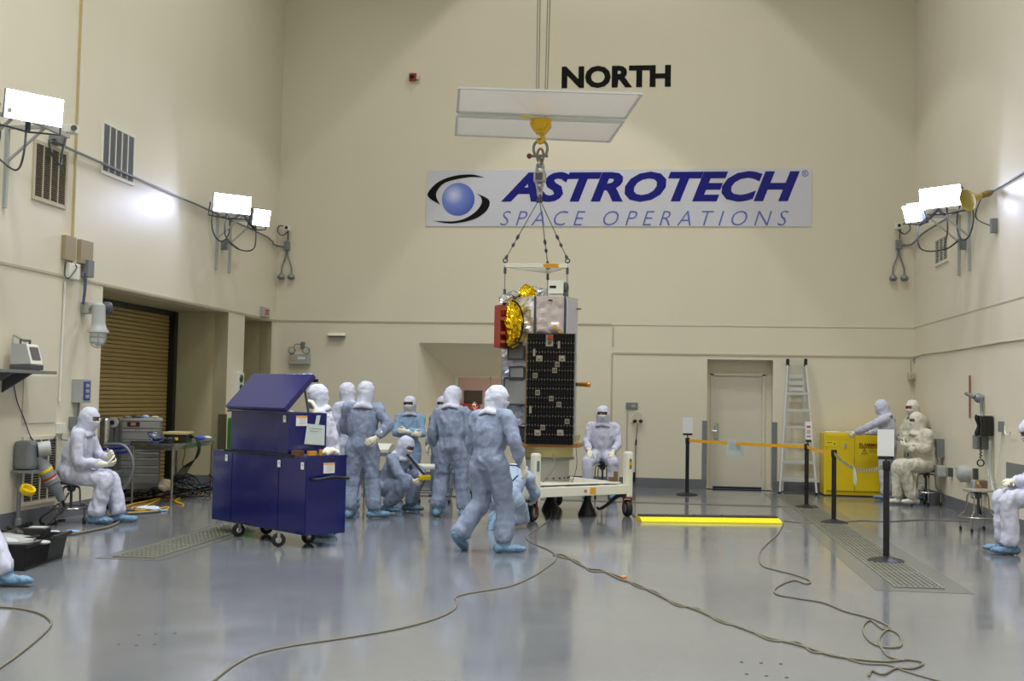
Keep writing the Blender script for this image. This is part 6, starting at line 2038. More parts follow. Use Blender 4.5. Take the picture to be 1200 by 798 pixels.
put('switch_cable', MB().tube([(XR - .08, q.y, q.z - .08), (XR - .1, q.y, q.z - .22), (XR - .06, q.y + .02, q.z - .4)], .02, 8, smooth=4), M_black, o)
q0_, q1_ = rw(1180, 542), rw(1203, 580)
tag(put('steel_wall_plate', MB().box((XR - .006, (q0_.y + q1_.y) / 2, (q0_.z + q1_.z) / 2), (.012, abs(q0_.y - q1_.y), .38)), M_grey), 'square grey steel plate on the wall behind the seated man at the frame edge', 'wall plate')
q = rw(1188, 505)
tag(put('white_wire', MB().tube([(XR - .04, q.y + .25, q.z + .06), (XR - .05, q.y + .2, q.z - .04), (XR - .05, q.y, q.z - .05), (XR - .1, q.y - .2, q.z - .0)], .008, 6, smooth=5), M_white), 'short curly white wire on the wall above the square steel plate', 'wire')
tag(put('thin_wall_wire', MB().tube([(XR - .02, rw(1163, 560).y + .0, 1.2), (XR - .03, rw(1160, 570).y, .75), (XR - .03, rw(1170, 580).y, .62), (XR - .02, rw(1176, 560).y, 1.3)], .006, 6, smooth=5), M_white), 'thin white looping wire below the black telephone', 'wire')
q = rw(1093, 530)
t = thing('wall_power_boxes', 'grey power boxes on the wall behind the man in the padded cream suit', 'outlet box', (XR, q.y, q.z - .2))
put('upper_box', MB().box((XR - .06, rw(1105, 530).y, rw(1105, 525).z), (.12, .2, .3)), M_grey, t, bevel=.008)
put('lower_box', MB().box((XR - .08, rw(1108, 552).y, rw(1108, 552).z), (.14, .24, .18)), M_lgrey, t, bevel=.02)
floorcord('black_bag', [(1103, 585), (1106, 582), (1110, 584)], .05, M_rubber, 'small black bag by the baseboard behind the stool of the cream suit', 'bag')

# ================================================================ BACKGROUND CHAIR AND TABLE
cp = fl(505, 592)
chx, chy = -3.35, 17.3
t = thing('rolling_chair', 'chrome-framed chair with a white seat between the crouching man and the man with crossed arms', 'chair', (chx, chy, 0))
put('seat', MB().box((chx - .06, chy, .56), (.44, .44, .06)), M_white, t, bevel=.02)
put('backrest', MB().box((chx + .2, chy, .95), (.05, .4, .3)), M_dgrey, t, bevel=.02)
put('back_tube', MB().tube([(chx + .1, chy, .55), (chx + .24, chy, .6), (chx + .26, chy, .75), (chx + .22, chy, .98)], .013, 8, smooth=4), M_chrome, t, smooth=True)
for sx_ in (-1, 1):
    for sy_ in (-1, 1):
        lg = put('leg', MB().tube([(chx + .12 * sx_ - .03, chy + .16 * sy_, .54), (chx + .2 * sx_, chy + .18 * sy_, .4), (chx + .23 * sx_, chy + .2 * sy_, .2), (chx + .23 * sx_, chy + .2 * sy_, .02)], .012, 8, smooth=4), M_chrome, t, smooth=True)
        put('rubber_tip', MB().lathe((chx + .23 * sx_, chy + .2 * sy_, 0), (0, 0, 1), [(0, .018), (.04, .018)], 8), M_rubber, lg)
put('foot_rail', MB().bar((chx - .23, chy - .2, .18), (chx + .23, chy - .2, .18), .016, .016).bar((chx - .23, chy + .2, .18), (chx + .23, chy + .2, .18), .016, .016), M_chrome, t)
bt0 = wy(435, 527, 18.0)
t = thing('equipment_table', 'low table with white equipment behind the crouching man', 'table', (bt0.x + .3, 18.0, 0))
zt3 = wy(440, 530, 18.0).z
bxx = wy(426, 530, 18.0).x
bx2 = wy(462, 530, 18.0).x
put('tabletop', MB().box(((bxx + bx2) / 2, 18.2, zt3 - .03), (bx2 - bxx, .6, .05)), M_grey, t)
for a in (bxx + .04, bx2 - .04):
    for b_ in (17.94, 18.46):
        put('leg', MB().tube([(a, b_, 0), (a, b_, zt3 - .05)], .018, 8), M_chrome, t)
w_ = bx2 - bxx
t = thing('white_printer', 'white slope-fronted instrument on the low table behind the crouching man', 'instrument', ((bxx + bx2) / 2, 18.15, zt3))
put('case', MB().slab([(bxx + .03, 17.98, zt3 - .004), (bxx + .03, 18.4, zt3 - .004), (bxx + .03, 18.4, zt3 + .13), (bxx + .03, 18.2, zt3 + .13), (bxx + .03, 17.98, zt3 + .05)], (w_ - .12, 0, 0)), M_white, t, bevel=.01)
for k in range(4):
    put('key', MB().box((bxx + .12 + .05 * k, 17.975, zt3 + .025), (.025, .01, .015)), M_dark, t)
q = wy(465, 515, 18.1)

# ================================================================ PEOPLE
def make_hand(name, wr, d, n, side, curl, m, parent, fore, s=1.0, cuff=True):
    """glove: palm, four unequal bent fingers, thumb from the palm's side, cuff over the sleeve"""
    wr, d, n = V(wr), V(d).normalized(), V(n)
    n = (n - d * n.dot(d)).normalized()
    t = d.cross(n) * (1 if side == 'R' else -1)
    mb = MB()
    pr = []
    for f, w, h in ((-.01, .026, .024), (.03, .036, .022), (.07, .043, .02), (.095, .04, .016)):
        ring = [wr + d * f * s + (t * math.cos(a) * w + n * math.sin(a) * h) * s for a in [2 * PI * k / 12 for k in range(12)]]
        pr.append(ring)
    mb.rings(pr)
    for k, (off, L) in enumerate(((.031, .07), (.0105, .08), (-.0105, .074), (-.031, .056))):
        p = wr + (d * (.085 - abs(off) * .2) + t * off) * s
        dirv = (d + t * off * 2.6).normalized()
        a = curl * .45
        pts, rr = [p - dirv * .02 * s], [.0105 * s]
        cur = p
        for j, seg in enumerate((.42, .32, .26)):
            dd = (dirv * math.cos(a) + n * math.sin(a)).normalized()
            pts.append(cur)
            rr.append((.0108 - .0008 * j) * s)
            cur = cur + dd * L * seg * s
            a += curl * (.75 + .1 * k)
        pts.append(cur)
        rr.append(.0075 * s)
        mb.tube(pts, rr, 8, smooth=2)
        mb.ball(cur, .0078 * s, 8)
    p = wr + (d * .025 + t * .028) * s
    p1 = p + (t * .028 + d * .028 + n * .012) * s
    p2 = p1 + (d * .03 + t * .01 + n * .014 * (1 + curl)) * s
    p3 = p2 + (d * .024 + n * .012 * (1 + curl)) * s
    mb.tube([p - t * .015 * s, p, p1, p2, p3], [.015 * s, .016 * s, .013 * s, .0115 * s, .009 * s], 8, smooth=2)
    mb.ball(p3, .0092 * s, 8)
    if cuff:
        f = V(fore).normalized()
        mb.tube([wr - f * .1 * s, wr - f * .05 * s, wr + d * .01 * s], [.05 * s, .044 * s, .03 * s], 12)
    bm = bake(mb, .0058, 2)
    return put(name, bm, m, parent, smooth=True, autosmooth=False)


def crease(pts, rad, rnd, amp):
    """resample a limb every few centimetres with alternating slack and pinched rings"""
    P, R = [], []
    m = len(pts)
    sgn = 1
    for i in range(m - 1):
        p0, p1, p2, p3 = pts[max(i - 1, 0)], pts[i], pts[i + 1], pts[min(i + 2, m - 1)]
        n = max(1, int((p2 - p1).length / .028))
        for k in range(n):
            t = k / n
            P.append(.5 * ((2 * p1) + (p2 - p0) * t + (2 * p0 - 5 * p1 + 4 * p2 - p3) * t * t + (3 * p1 - p0 - 3 * p2 + p3) * t ** 3))
            sgn = -sgn if rnd.random() < .7 else sgn
            R.append((rad[i] * (1 - t) + rad[i + 1] * t) * (1 + sgn * rnd.uniform(.2, 1) * amp))
    P.append(pts[-1])
    R.append(rad[-1])
    return P, R


def person(label, loc, heading, J, suit=None, hood=None, scale=1.0, bulk=1.0, skin=None, headdir=(0, 0), feet=None, hands=None, group=None,
           curl=.5, shoes=None, vox=.017, plain=False, hair=None, fold=.02, glove=None):
    suit, hood, skin = suit or M_suitb, hood or M_hood, skin or M_skin
    B = dict(pel=(0, 0, .93), chest=(0, .01, 1.24), neck=(0, -.01, 1.45), head=(0, .02, 1.615),
             shL=(-.175, -.01, 1.385), shR=(.175, -.01, 1.385), elL=(-.25, -.04, 1.12), elR=(.25, -.04, 1.12), wrL=(-.25, .05, .87), wrR=(.25, .05, .87),
             hipL=(-.095, 0, .9), hipR=(.095, 0, .9), knL=(-.11, .02, .5), knR=(.11, .02, .5), anL=(-.12, -.02, .1), anR=(.12, -.02, .1))
    B.update(J)
    j = {k: V(v) * scale for k, v in B.items()}
    root = thing('person', label, 'person', loc, math.radians(heading), group)
    HM = W(root)
    T = {k: HM @ v for k, v in j.items()}
    R3 = HM.to_3x3()
    s = scale
    mb = MB()
    lat_h = (T['hipR'] - T['hipL']).normalized()
    lat_s = (T['shR'] - T['shL']).normalized()
    up1 = (T['chest'] - T['pel']).normalized()
    rr = [(T['pel'] - up1 * .1 * s, .12, .1, 0), (T['pel'] - up1 * .02 * s, .17, .145, 0), (T['pel'].lerp(T['chest'], .35), .156, .128, .4), (T['pel'].lerp(T['chest'], .55), .172, .145, .6), (T['chest'], .18, .14, 1),
          (T['chest'].lerp(T['neck'], .55), .165, .12, 1), (T['chest'].lerp(T['neck'], .85), .125, .095, 1), (T['neck'] + (T['neck'] - T['chest']) * .08, .075, .075, 1)]
    rings_ = []
    for i, (c, a, b_, f) in enumerate(rr):
        lat = (lat_h * (1 - f) + lat_s * f).normalized()
        nx = rr[min(i + 1, len(rr) - 1)][0] - rr[max(i - 1, 0)][0]
        fw_ = nx.normalized().cross(lat)
        fw_.normalize()
        lat2 = fw_.cross(nx.normalized())
        rings_.append([c + (lat2 * math.cos(2 * PI * k / 20) * a + fw_ * math.sin(2 * PI * k / 20) * b_) * s * bulk for k in range(20)])
    mb.rings(rings_)
    mb.tube([T['neck'] - (T['head'] - T['neck']) * .2, T['head']], [.065 * s, .06 * s], 10)
    mb.ball(T['head'], (.075 * s, .085 * s, .1 * s), 14)
    wv = random.Random(len(label))
    for S in 'LR':
        sh, el, wr_ = T['sh' + S], T['el' + S], T['wr' + S]
        nb = T['neck'].lerp(T['chest'], .25)
        ub = s * (bulk * .5 + .5)
        fdir = (wr_ - el).normalized()
        pts = [nb, sh, sh.lerp(el, .33), sh.lerp(el, .66), el, el.lerp(wr_, .35), el.lerp(wr_, .7), wr_ - fdir * .045 * s, wr_ - fdir * .02 * s]
        rad = [.07, .074, .069, .064, .062, .058, .054, .052, .034]
        pts, rad = crease(pts, rad, wv, .045)
        mb.tube(pts, [r * ub for r in rad], 14)
        mb.ball(sh, .074 * ub, 12)
        mb.ball(el, .061 * ub, 12)
        hip, kn, an = T['hip' + S], T['kn' + S], T['an' + S]
        pts = [hip.lerp(T['pel'], .3), hip, hip.lerp(kn, .33), hip.lerp(kn, .66), kn, kn.lerp(an, .3), kn.lerp(an, .6), kn.lerp(an, .85), kn.lerp(an, .98)]
        rad = [.11, .118, .11, .099, .092, .088, .088, .092, .078]
        pts, rad = crease(pts, rad, wv, .042)
        mb.tube(pts, [r * ub for r in rad], 16)
        mb.ball(kn, .091 * ub, 12)
    bm = bake(mb, vox, 3, fold * s, 12.5, .03, seed=len(label) * 1.7 + loc[0])
    body = put('body', bm, suit, root, smooth=True, autosmooth=False)
    # ---- head
    yaw, pitch = math.radians(headdir[0]), math.radians(headdir[1])
    HR = R3 @ Matrix.Rotation(yaw, 3, 'Z') @ Matrix.Rotation(-pitch, 3, 'X')
    hc = T['head']

    def H(x, y, z):
        return hc + HR @ (V((x, y, z)) * s)
    mb = MB()
    mb.ball(hc, (.074 * s, .092 * s, .108 * s), 20, HR.to_4x4())
    mb.ball(H(0, .035, -.055), (.052 * s, .058 * s, .055 * s), 14, HR.to_4x4())
    mb.tube([H(0, .08, .02), H(0, .1, -.005), H(0, .112, -.028), H(0, .09, -.038)], [.008 * s, .011 * s, .016 * s, .012 * s], 8, smooth=2)
    mb.tube([H(-.045, .077, .03), H(-.02, .092, .033), H(.02, .092, .033), H(.045, .077, .03)], .009 * s, 8, smooth=2)
    mb.tube([H(-.024, .086, -.06), H(0, .094, -.06), H(.024, .086, -.06)], .007 * s, 8)
    for q in (-1, 1):
        mb.ball(H(.076 * q, -.005, -.01), (.012 * s, .02 * s, .032 * s), 10, HR.to_4x4())
    mb.tube([H(0, -.01, -.05), T['neck']], [.052 * s, .056 * s], 12)
    bm = bake(mb, .007, 3)
    face = put('head', bm, skin, root, smooth=True, autosmooth=False)
    for q in (-1, 1):
        e_ = put('eye', MB().ball(H(.031 * q, .077, .01), .0135 * s, 10), mat('eye_white', (220, 216, 210), .3), face, smooth=True)
        put('iris', MB().ball(H(.031 * q, .0865, .01), .0065 * s, 8), M_dark, e_)
        put('eyebrow', MB().tube([H(.014 * q, .097, .032), H(.032 * q, .092, .037), H(.05 * q, .079, .03)], .0042 * s, 6), mat('brow_hair', (40, 28, 22), .8), face)
    put('mouth', MB().tube([H(-.022, .094, -.06), H(0, .1, -.0605), H(.022, .094, -.06)], .004 * s, 6), mat('lip', (150, 80, 74), .5), face)
    if hood is not False and not plain:
        # hood: shell round the skull with an eye slit, flaring over the shoulders
        NZ_, NA = 26, 40
        prof = []
        for k in range(NZ_ + 1):
            el_ = PI / 2 - (PI * .6) * k / NZ_
            prof.append((math.sin(el_), math.cos(el_)))
        grid = []
        mbh = bmesh.new()
        for k, (sz, cz) in enumerate(prof):
            row = []
            for q in range(NA):
                a = 2 * PI * q / NA
                cq = max(0, cz) ** .85
                x, y = math.sin(a) * cq * .107, math.cos(a) * cq * .122
                z = sz * .136
                if z < 0:
                    y *= 1.0 + (-z) * 1.2
                row.append(H(x, y, z))
            grid.append(row)
        # neck and shoulder drape
        nk = T['neck']
        latn = lat_s
        fwn = Z1.cross(latn).normalized() * 1.0
        if fwn.dot(R3 @ V((0, 1, 0))) < 0:
            fwn = -fwn
        upn = (T['neck'] - T['chest']).normalized()
        fwn = (fwn - upn * fwn.dot(upn)).normalized()
        for (f, rx_, ry_, dz) in ((.35, .092, .1, 0), (.75, .093, .1, 0), (1.0, .112, .112, .0), (1.08, .13, .122, -.01), (1.12, .14, .125, -.04)):
            row = []
            base = H(0, -.0, -.11).lerp(nk, f) if f <= 1 else nk - upn * .01 * s
            for q in range(NA):
                a = 2 * PI * q / NA
                wob = 1 + .05 * math.sin(a * 5 + len(label)) * (1 if f > .7 else .3)
                row.append(base + (latn * math.sin(a) * rx_ * wob + fwn * math.cos(a) * ry_ * wob) * s * (1 + (bulk - 1) * .7) + upn * (dz + .03 - .03 * abs(math.sin(a))) * s)
            grid.append(row)
        vs = [[mbh.verts.new(p) for p in r] for r in grid]
        for k in range(len(vs) - 1):
            for q in range(NA):
                a = 2 * PI * (q + .5) / NA
                a = (a + PI) % (2 * PI) - PI
                if k < NZ_:
                    zc = (prof[k][0] + prof[k + 1][0]) * .5 * .132
                    if abs(a) < .72 and -.016 < zc < .036:
                        continue
                mbh.faces.new((vs[k][q], vs[k][(q + 1) % NA], vs[k + 1][(q + 1) % NA], vs[k + 1][q]))
        mbh.normal_update()
        for v in mbh.verts:
            v.co += v.normal * (noise.noise(v.co * 22) * .007 + (1 - 2.6 * abs(noise.noise(v.co * 11))) * .0045) * s
        bmesh.ops.remove_doubles(mbh, verts=mbh.verts, dist=.0008)
        ho = put('hood', mbh, hood, root, smooth=True, autosmooth=False)
        so_ = ho.modifiers.new('thick', 'SOLIDIFY')
        so_.thickness = .004
        so_.offset = 1
        # face mask
        mbm = bmesh.new()
        g = []
        for k in range(9):
            row = []
            for q in range(13):
                a = -1.0 + 2.0 * q / 12
                z = -.014 - .088 * k / 8
                bl = (1 - (a / 1.0) ** 2) * (1 - abs(k / 8 - .35) ** 2 * 1.6)
                r_ = math.sqrt(max(.02, 1 - (z / .14) ** 2))
                row.append(mbm.verts.new(H(math.sin(a) * .108 * r_, math.cos(a) * (.121 + .016 * bl) * r_, z)))
            g.append(row)
        for k in range(8):
            for q in range(12):
                mbm.faces.new((g[k][q], g[k][q + 1], g[k + 1][q + 1], g[k + 1][q]))
        mk = put('face_mask', mbm, mat('mask_fabric', (226, 224, 220), .75), root, smooth=True, autosmooth=False)
        so_ = mk.modifiers.new('thick', 'SOLIDIFY')
        so_.thickness = .003
        so_.offset = 1
    if hair:
        mb = MB()
        mb.ball(H(0, -.012, .022), (.084 * s, .094 * s, .1 * s), 20, HR.to_4x4())
        mb.ball(H(0, -.07, -.02), (.05 * s, .05 * s, .06 * s), 12, HR.to_4x4())
        for v in mb.bm.verts:
            lc = HR.inverted() @ (v.co - hc) / s
            if lc.y > .05 and lc.z < .075:
                v.co -= HR @ V((0, min(.06, (lc.y - .05) * 1.5), 0)) * s
        put('hair', mb, hair, root, smooth=True)
    # ---- hands
    for S in 'LR':
        fore = (T['wr' + S] - T['el' + S]).normalized()
        dd, nn_ = fore, (R3 @ V((1 if S == 'L' else -1, 0.15, 0)))
        cu_ = curl
        if hands and S in hands:
            h_ = hands[S]
            dd = R3 @ V(h_[0])
            nn_ = R3 @ V(h_[1])
            if len(h_) > 2:
                cu_ = h_[2]
        make_hand('glove' if not plain else 'hand', T['wr' + S], dd, nn_, S, cu_, (glove or M_glove) if not plain else skin, root, fore, s * 1.05, cuff=not plain)
    # ---- shoe covers
    for S in 'LR':
        fdv = V((-.12 if S == 'L' else .12, 1, 0))
        flat = True
        if feet and S in feet:
            fdv = V(feet[S])
        fdv = (R3 @ fdv).normalized()
        an = T['an' + S]
        shin = (T['kn' + S] - an).normalized()
        flat = abs(fdv.z) < .15
        mb = MB()
        if flat:
            g0_ = V((an.x, an.y, an.z - .1 * s + .052))
            if g0_.z < .052:
                g0_.z = .052
            mb.tube([g0_ - fdv * .075 * s, g0_ - fdv * .03 * s, g0_ + fdv * .07 * s, g0_ + fdv * .155 * s, g0_ + fdv * .205 * s], [.045 * s, .056 * s, .055 * s, .05 * s, .032 * s], 14, smooth=3, flat=(Z1, .72))
            mb.ball(g0_ - fdv * .065 * s, .048 * s, 12)
            mb.ball(g0_ + fdv * .185 * s, (.042 * s, .042 * s, .028 * s), 12)
            mb.tube([g0_ + fdv * .0, an + shin * .04 * s, an + shin * .1 * s], [.06 * s, .066 * s, .074 * s], 14)
            low = g0_.z - .05
        else:
            mb.tube([an - fdv * .05 * s, an, an + fdv * .09 * s, an + fdv * .17 * s, an + fdv * .215 * s], [.045 * s, .058 * s, .056 * s, .05 * s, .03 * s], 14, smooth=3)
            mb.ball(an - fdv * .045 * s, .047 * s, 12)
            mb.ball(an + fdv * .2 * s, .036 * s, 12)
            mb.tube([an, an + shin * .1 * s], [.06 * s, .07 * s], 14)
            low = .003
        bm = bake(mb, .010, 2, .009, 26, max(.003, low) if flat else .003, seed=loc[1], zs=.8)
        put('shoe_cover' if not plain else 'shoe', bm, (shoes or M_shoe) if not plain else M_dgrey, root, smooth=True, autosmooth=False)
    return root


def sit(h, spread=.14, kf=.42, kz=None, lean=.05, af=.42):
    kz = kz or h + .03
    return dict(pel=(0, 0, h + .11), chest=(0, lean, h + .42), neck=(0, lean * 1.5, h + .62), head=(0, lean * 1.5 + .03, h + .785),
                shL=(-.19, lean * 1.3, h + .57), shR=(.19, lean * 1.3, h + .57), elL=(-.27, .08, h + .3), elR=(.27, .08, h + .3), wrL=(-.14, .3, h + .2), wrR=(.14, .3, h + .2),
                hipL=(-.1, .03, h + .1), hipR=(.1, .03, h + .1), knL=(-spread, kf, kz), knR=(spread, kf, kz), anL=(-spread, af, .1), anR=(spread, af, .1))


# 1 man walking in blue, seen from behind
P1 = V((-1.74, 12.08, 0))
w1 = person('man in light blue coveralls walking away in front of the spacecraft, swinging a bare arm-length cable', P1, -28,
            dict(pel=(0, 0, .93), chest=(.0, .03, 1.26), neck=(.01, .04, 1.43), head=(.03, .08, 1.565), shL=(-.15, .0, 1.36), shR=(.2, .02, 1.38), elL=(-.24, .02, 1.12), elR=(.34, -.02, 1.13),
                 wrL=(-.235, .1, .89), wrR=(.355, .1, .89), knL=(-.12, .05, .50), anL=(-.27, -.14, .15), knR=(.12, .13, .5), anR=(.16, .08, .1)),
            bulk=1.08, scale=1.03, headdir=(-35, 8), feet={'L': (-.1, .72, -.55), 'R': (.9, .5, 0)}, curl=.6, fold=.021)
w1['label'] = 'man in light blue coveralls striding away before the spacecraft, nearest of the standing people'
# the dark cable in his hand
hp = W(w1) @ V((.37, .16, .8))
hd_ = thing('hand_cable', 'short dark cable loop held by the striding man in blue', 'cable', hp - Z1 * .2)
put('cable_loop', MB().tube([wy(607, 557, 12.2), wy(598, 566, 12.2), wy(588, 573, 12.15), wy(581, 579, 12.1), wy(579, 575, 12.1), wy(587, 570, 12.15), wy(594, 562, 12.2), wy(597, 552, 12.2)], .008, 6, smooth=4), M_rubber, hd_, smooth=True)

# 2 man standing from behind
person('broad man in light blue coveralls standing with his back to us, left of the striding man', V((-2.74, 15.5, 0)), -8,
       dict(neck=(-.01, .03, 1.45), head=(-.03, .08, 1.585), shL=(-.18, 0, 1.37), shR=(.17, 0, 1.37), anL=(-.18, -.02, .1), anR=(.18, .02, .1), knL=(-.14, .04, .5), knR=(.14, .04, .5), elL=(-.27, -.02, 1.12), elR=(.24, -.02, 1.12), wrL=(-.27, .08, .9), wrR=(.22, .08, .9)),
       bulk=1.1, scale=1.03, headdir=(-25, 22), fold=.021)['label'] = 'broad man in light blue coveralls standing back to us beside the striding man'

# 3 man from behind with a hand on his hip
person('man in blue coveralls back to us beside the blue cart, gloved hand on hip', V((-3.86, 15.0, 0)), 8,
       dict(shL=(-.2, 0, 1.42), shR=(.19, 0, 1.42), head=(.03, .03, 1.62), elR=(.33, -.06, 1.2), wrR=(.2, -.15, 1.03), elL=(-.24, .08, 1.15), wrL=(-.12, .25, 1.05), anL=(-.14, -.03, .1), anR=(.18, -.0, .1), knR=(.13, .02, .5)),
       bulk=1.08, scale=1.03, headdir=(12, 6), hands={'R': ((-.75, -.3, -.35), (-.3, 1, 0), .3)}, feet={'R': (.75, .4, 0), 'L': (.2, 1, 0)}, fold=.021)

# 4 paler man behind him
p_ = wy(409, 470, 16.1)
person('whitish-suited man mostly hidden behind the hand-on-hip man, turned to the cart', V((p_.x, 16.1, 0)), 48,
       dict(head=(.0, .05, 1.6)), suit=mat('pale_coverall_fabric', (180, 188, 208), .75, bump=.5, bscale=9), scale=1.035, headdir=(0, 5))

# 5 man at the cart
p_ = fl(386, 630)
p5 = V((wy(384, 500, 12.95).x, 12.95, 0))
person('white-suited man reaching into the open blue upper box, one gloved hand raised', p5, 88,
       dict(pel=(0, -.02, .93), chest=(0, .06, 1.25), neck=(0, .1, 1.45), head=(0, .13, 1.6), shL=(-.17, .06, 1.38), shR=(.18, .08, 1.38), elL=(-.26, .1, 1.2), wrL=(-.2, .08, 1.45), elR=(.22, .32, 1.33), wrR=(.14, .56, 1.37),
            anL=(-.1, -.02, .1), anR=(.14, .0, .1)), suit=M_suitw, headdir=(10, 5), hands={'L': ((0, .5, .9), (.1, .8, -.5), .8), 'R': ((0, 1, -.2), (-.2, -.3, -1), .6)}, curl=.7, scale=1.0)

# 6 crouching man with a yellow meter
P6 = V((fl(468, 602).x - .1, 15.95, 0))
c6 = person('squatting man in blue coveralls holding a yellow meter on a neck strap', P6, -108,
            dict(pel=(0, -.16, .34), chest=(0, -.02, .62), neck=(0, .06, .79), head=(0, .13, .925), shL=(-.185, .04, .74), shR=(.19, .02, .74), elL=(-.24, .24, .56), elR=(.24, .2, .52), wrL=(-.1, .35, .5), wrR=(.12, .33, .45),
                 hipL=(-.1, -.12, .33), hipR=(.1, -.12, .33), knL=(-.2, .26, .52), knR=(.2, .24, .42), anL=(-.16, .12, .1), anR=(.16, -.05, .1)),
            headdir=(-5, 22), bulk=1.05, feet={'R': (.1, 1, 0)}, curl=.9, fold=.021)
mp_ = W(c6) @ V((.03, .46, .5))
t = thing('yellow_meter', 'yellow hand-held meter gripped by the squatting man', 'meter', mp_ - Z1 * .05)
put('case', MB().box(mp_, (.17, .1, .07), rz=.3), M_yel, t, bevel=.015)
put('screen', MB().box(mp_ + Z1 * .037, (.08, .06, .004), rz=.3), M_dgrey, t)
nk_ = W(c6) @ V((.06, .16, .84))
tag(put('neck_strap', MB().bar(nk_, mp_ + Z1 * .03, .035, .004, up=V((0, -1, .3))), M_black), 'black neck strap running down to the yellow meter', 'strap')

# 7 woman with crossed arms in the background
p_ = wy(480, 480, 17.8)
person('small person in blue coveralls with crossed arms, behind the squatting man', V((p_.x, 17.8, 0)), -165,
       dict(elL=(-.23, .1, 1.13), elR=(.23, .1, 1.13), wrL=(.05, .24, 1.16), wrR=(-.05, .22, 1.12)), scale=.925, headdir=(-20, 0), hands={'L': ((1, .1, .1), (0, -1, 0), .4), 'R': ((-1, .1, 0), (0, -1, 0), .4)},
       suit=mat('sky_coverall_fabric', (128, 158, 188), .75, bump=.5, bscale=9))

# 8 hood peeking out behind the broad man
p_ = wy(520, 470, 18.4)
person('person whose white hood just shows over the shoulder of the broad man', V((p_.x, 18.4, 0)), 170, {}, scale=.93, headdir=(0, 0), skin=M_skin)

# 9 woman in pink behind the window
p_ = wy(555.5, 470, D + 2.6)
M_pinkshirt = mat('pale_pink_shirt', (232, 196, 190), .8)
person('woman with dark tied hair in a pink shirt, looking in through the window', V((p_.x, D + 2.6, 0)), 180, {}, suit=M_pinkshirt, hood=False, plain=True, scale=.88, skin=M_skinl, hair=mat('dark_brown_hair', (44, 28, 22), .6), fold=.006)

# 10 kneeling man
P10 = V((fl(596, 617).x, 14.5, 0))
person('man in pale blue kneeling bent forward under the stand, shoe soles towards us', P10, -5,
       dict(pel=(0, -.16, .4), chest=(.0, .14, .58), neck=(0, .33, .66), head=(0, .47, .6), shL=(-.19, .27, .62), shR=(.19, .27, .62), elL=(-.26, .42, .4), elR=(.27, .4, .4), wrL=(-.2, .6, .25), wrR=(.2, .62, .3),
            hipL=(-.1, -.14, .36), hipR=(.1, -.14, .36), knL=(-.16, .2, .1), knR=(.16, .2, .1), anL=(-.12, -.22, .12), anR=(.02, -.26, .13)),
       headdir=(0, 40), feet={'L': (-.1, -.5, -.55), 'R': (0, -.35, -.8)}, bulk=1.08, suit=mat('washed_coverall_fabric', (152, 168, 192), .75, bump=.5, bscale=9), fold=.018)

# 11 man seated facing us beyond the stand
s3.location = V((wy(706, 540, 19.3).x, 19.35, 0))
s3.scale = (1, 1, 1.2)
j11 = sit(.6, .21, .38, .56, .02, .42)
j11.update(elL=(-.27, .1, .9), elR=(.27, .1, .9), wrL=(-.19, .3, .78), wrR=(.19, .3, .78), shL=(-.2, 0, 1.17), shR=(.2, 0, 1.17), knL=(-.21, .38, .6), knR=(.21, .38, .6))
person('white-suited man sitting facing us beyond the white stand, hands on thighs', V((wy(706, 540, 19.3).x, 19.3, 0)), 178, j11, suit=M_suitw, scale=1.0, bulk=1.08, hands={'L': ((.1, .9, -.5), (0, -.4, -1), .4), 'R': ((-.1, .9, -.5), (0, -.4, -1), .4)})

# 12 man at the left on the stool
p_ = wy(82, 570, 13.4)
PX = max(p_.x, XL + .3)
stl.location = V((PX + .02, 13.4, 0))
j12 = sit(.5, .11, .46, .53, .1, .5)
j12.update(head=(0, .2, 1.27), neck=(0, .14, 1.11), wrL=(-.05, .44, .8), wrR=(.1, .46, .72), elL=(-.24, .26, .8), elR=(.25, .18, .76), anL=(-.1, .58, .1), anR=(.12, .36, .1))
person('white-suited man sitting on the stool by the low vent, hands over his lap', V((PX, 13.4, 0)), -82, j12, suit=M_suitw, bulk=1.1, headdir=(-8, 8), hands={'L': ((.5, .7, .5), (1, -.4, 0), .8), 'R': ((-.6, .7, .1), (-.5, -.4, .6), .8)}, fold=.018)

# 13 seated person mostly out of frame, near left
j13 = sit(.5, .12, .44, .53, .05, .66)
j13.update(anR=(.13, .36, .1))
person('sitter by the black tub at the frame edge, only a blue shoe cover showing', V((-5.93, 8.86, 0)), -90, j13, suit=M_suitw, vox=.02)
s6 = dup(stl, (-5.95, 8.86, 0), .1, 'stool of the sitter outside the frame by the black tub', 'lab stools')

# 14 standing at the yellow cabinet
p_ = wy(1041, 500, 20.55)
person('white-suited man standing with a hand on top of the yellow cabinet', V((p_.x, 20.6, 0)), 62,
       dict(elL=(-.27, .3, 1.22), wrL=(-.2, .5, 1.12), elR=(.2, .25, 1.15), wrR=(.05, .42, 1.13), head=(0, .1, 1.58), neck=(0, .05, 1.44)), suit=M_suitw, scale=1.0, headdir=(5, 15))

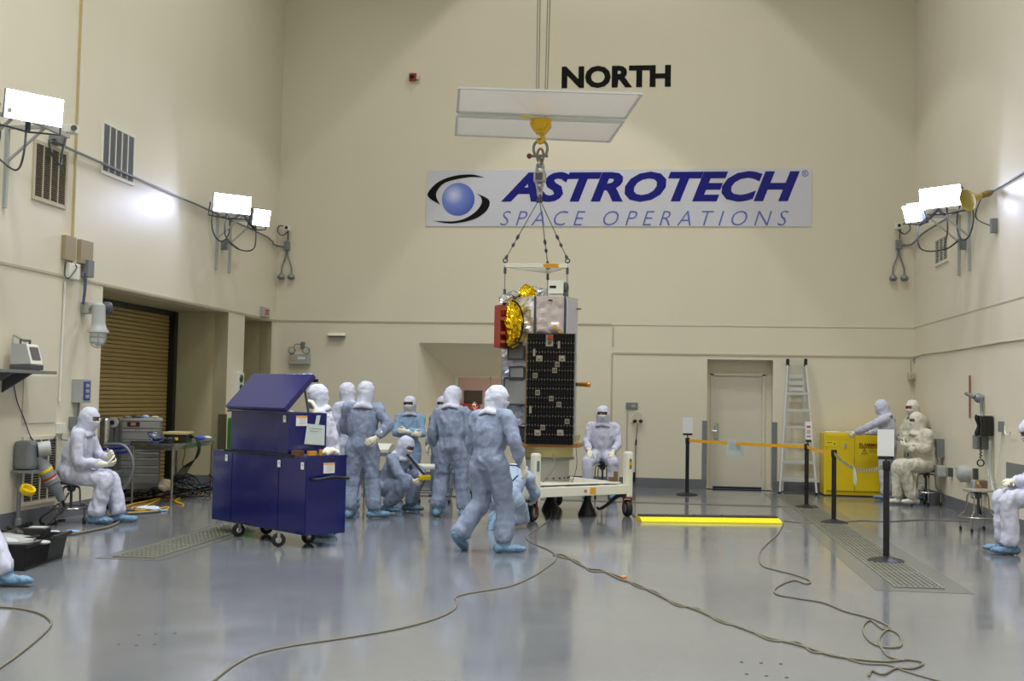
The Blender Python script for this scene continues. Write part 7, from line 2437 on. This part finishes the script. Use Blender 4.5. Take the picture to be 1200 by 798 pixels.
# 15 cream suited man leaning by the wall
M_zip = mat('dark_zip', (48, 50, 58), .5)
p_ = wy(1070, 500, 20.75)
c15 = person('man in a padded cream suit standing in the corner behind the seated cream-suited man', V((p_.x + .04, 20.75, 0)), 118,
             dict(elL=(-.25, .12, 1.12), elR=(.25, .12, 1.12), wrL=(0, .28, 1.05), wrR=(-.02, .24, 1.12), head=(0, .06, 1.6)), suit=M_suitc, hood=M_hoodc, bulk=1.18, headdir=(5, 2), skin=mat('ruddy_skin', (176, 104, 82), .55), fold=.02, scale=.99,
             hands={'L': ((1, .3, .2), (0, -1, 0), .5), 'R': ((-1, .2, 0), (0, -1, 0), .5)})
# 16 cream suited man seated
P16 = V((wy(1094, 545, 19.7).x - .1, 19.75, 0))
s4.location = V((P16.x + .0, 19.75, 0))
s4.scale = (1, 1, 1.15)
j16 = sit(.58, .13, .47, .62, .1, .36)
j16.update(wrL=(.06, .34, .98), wrR=(-.02, .32, .92), elL=(-.27, .16, .92), elR=(.28, .16, .9), head=(0, .17, 1.38), shL=(-.22, .1, 1.17), shR=(.22, .1, 1.17), anL=(-.12, .3, .12), anR=(.14, .42, .1), knL=(-.13, .5, .62), knR=(.16, .42, .62))
c16 = person('man in a padded cream suit with black zips sitting arms crossed near the corner', P16, 108, j16, suit=M_suitc, hood=M_hoodc, bulk=1.25, headdir=(0, 6), skin=mat('ruddy_skin', (0, 0, 0)), fold=.02, shoes=mat('cream_boot', (214, 212, 200), .6),
             hands={'L': ((1, .3, .2), (0, -1, 0), .5), 'R': ((-1, .2, 0), (0, -1, 0), .5)})
for c_, zz0, sc_ in ((c16, -.0, 1), (c15, .22, 1)):
    Mx = W(c_)
    y_ = .26 if c_ is c16 else .19
    put('zip', MB().bar(Mx @ V((.12, y_, .78 + zz0)), Mx @ V((.1, y_ + .015, .93 + zz0)), .016, .03, up=Y1), M_zip, c_)
    put('zip', MB().bar(Mx @ V((-.16, .16, 1.2 + zz0)), Mx @ V((-.23, .06, 1.26 + zz0)), .02, .03, up=Z1), M_zip, c_)
# 17 seated at the frame edge, right
P17 = V((4.33, 13.55, 0))
s5.location = V((4.35, 13.6, 0))
j17 = sit(.56, .11, .46, .6, .08, .44)
j17.update(head=(0, .18, 1.36), wrL=(-.04, .38, .8), wrR=(.06, .38, .78), elL=(-.25, .1, .86), elR=(.25, .1, .86))
person('white-suited man sitting by the square steel wall plate, hands clasped', P17, 92, j17, suit=M_suitw, headdir=(0, 22), bulk=1.05, hands={'L': ((.7, .7, .1), (0, -.5, -1), .7), 'R': ((-.7, .7, .1), (0, -.5, -1), .7)})
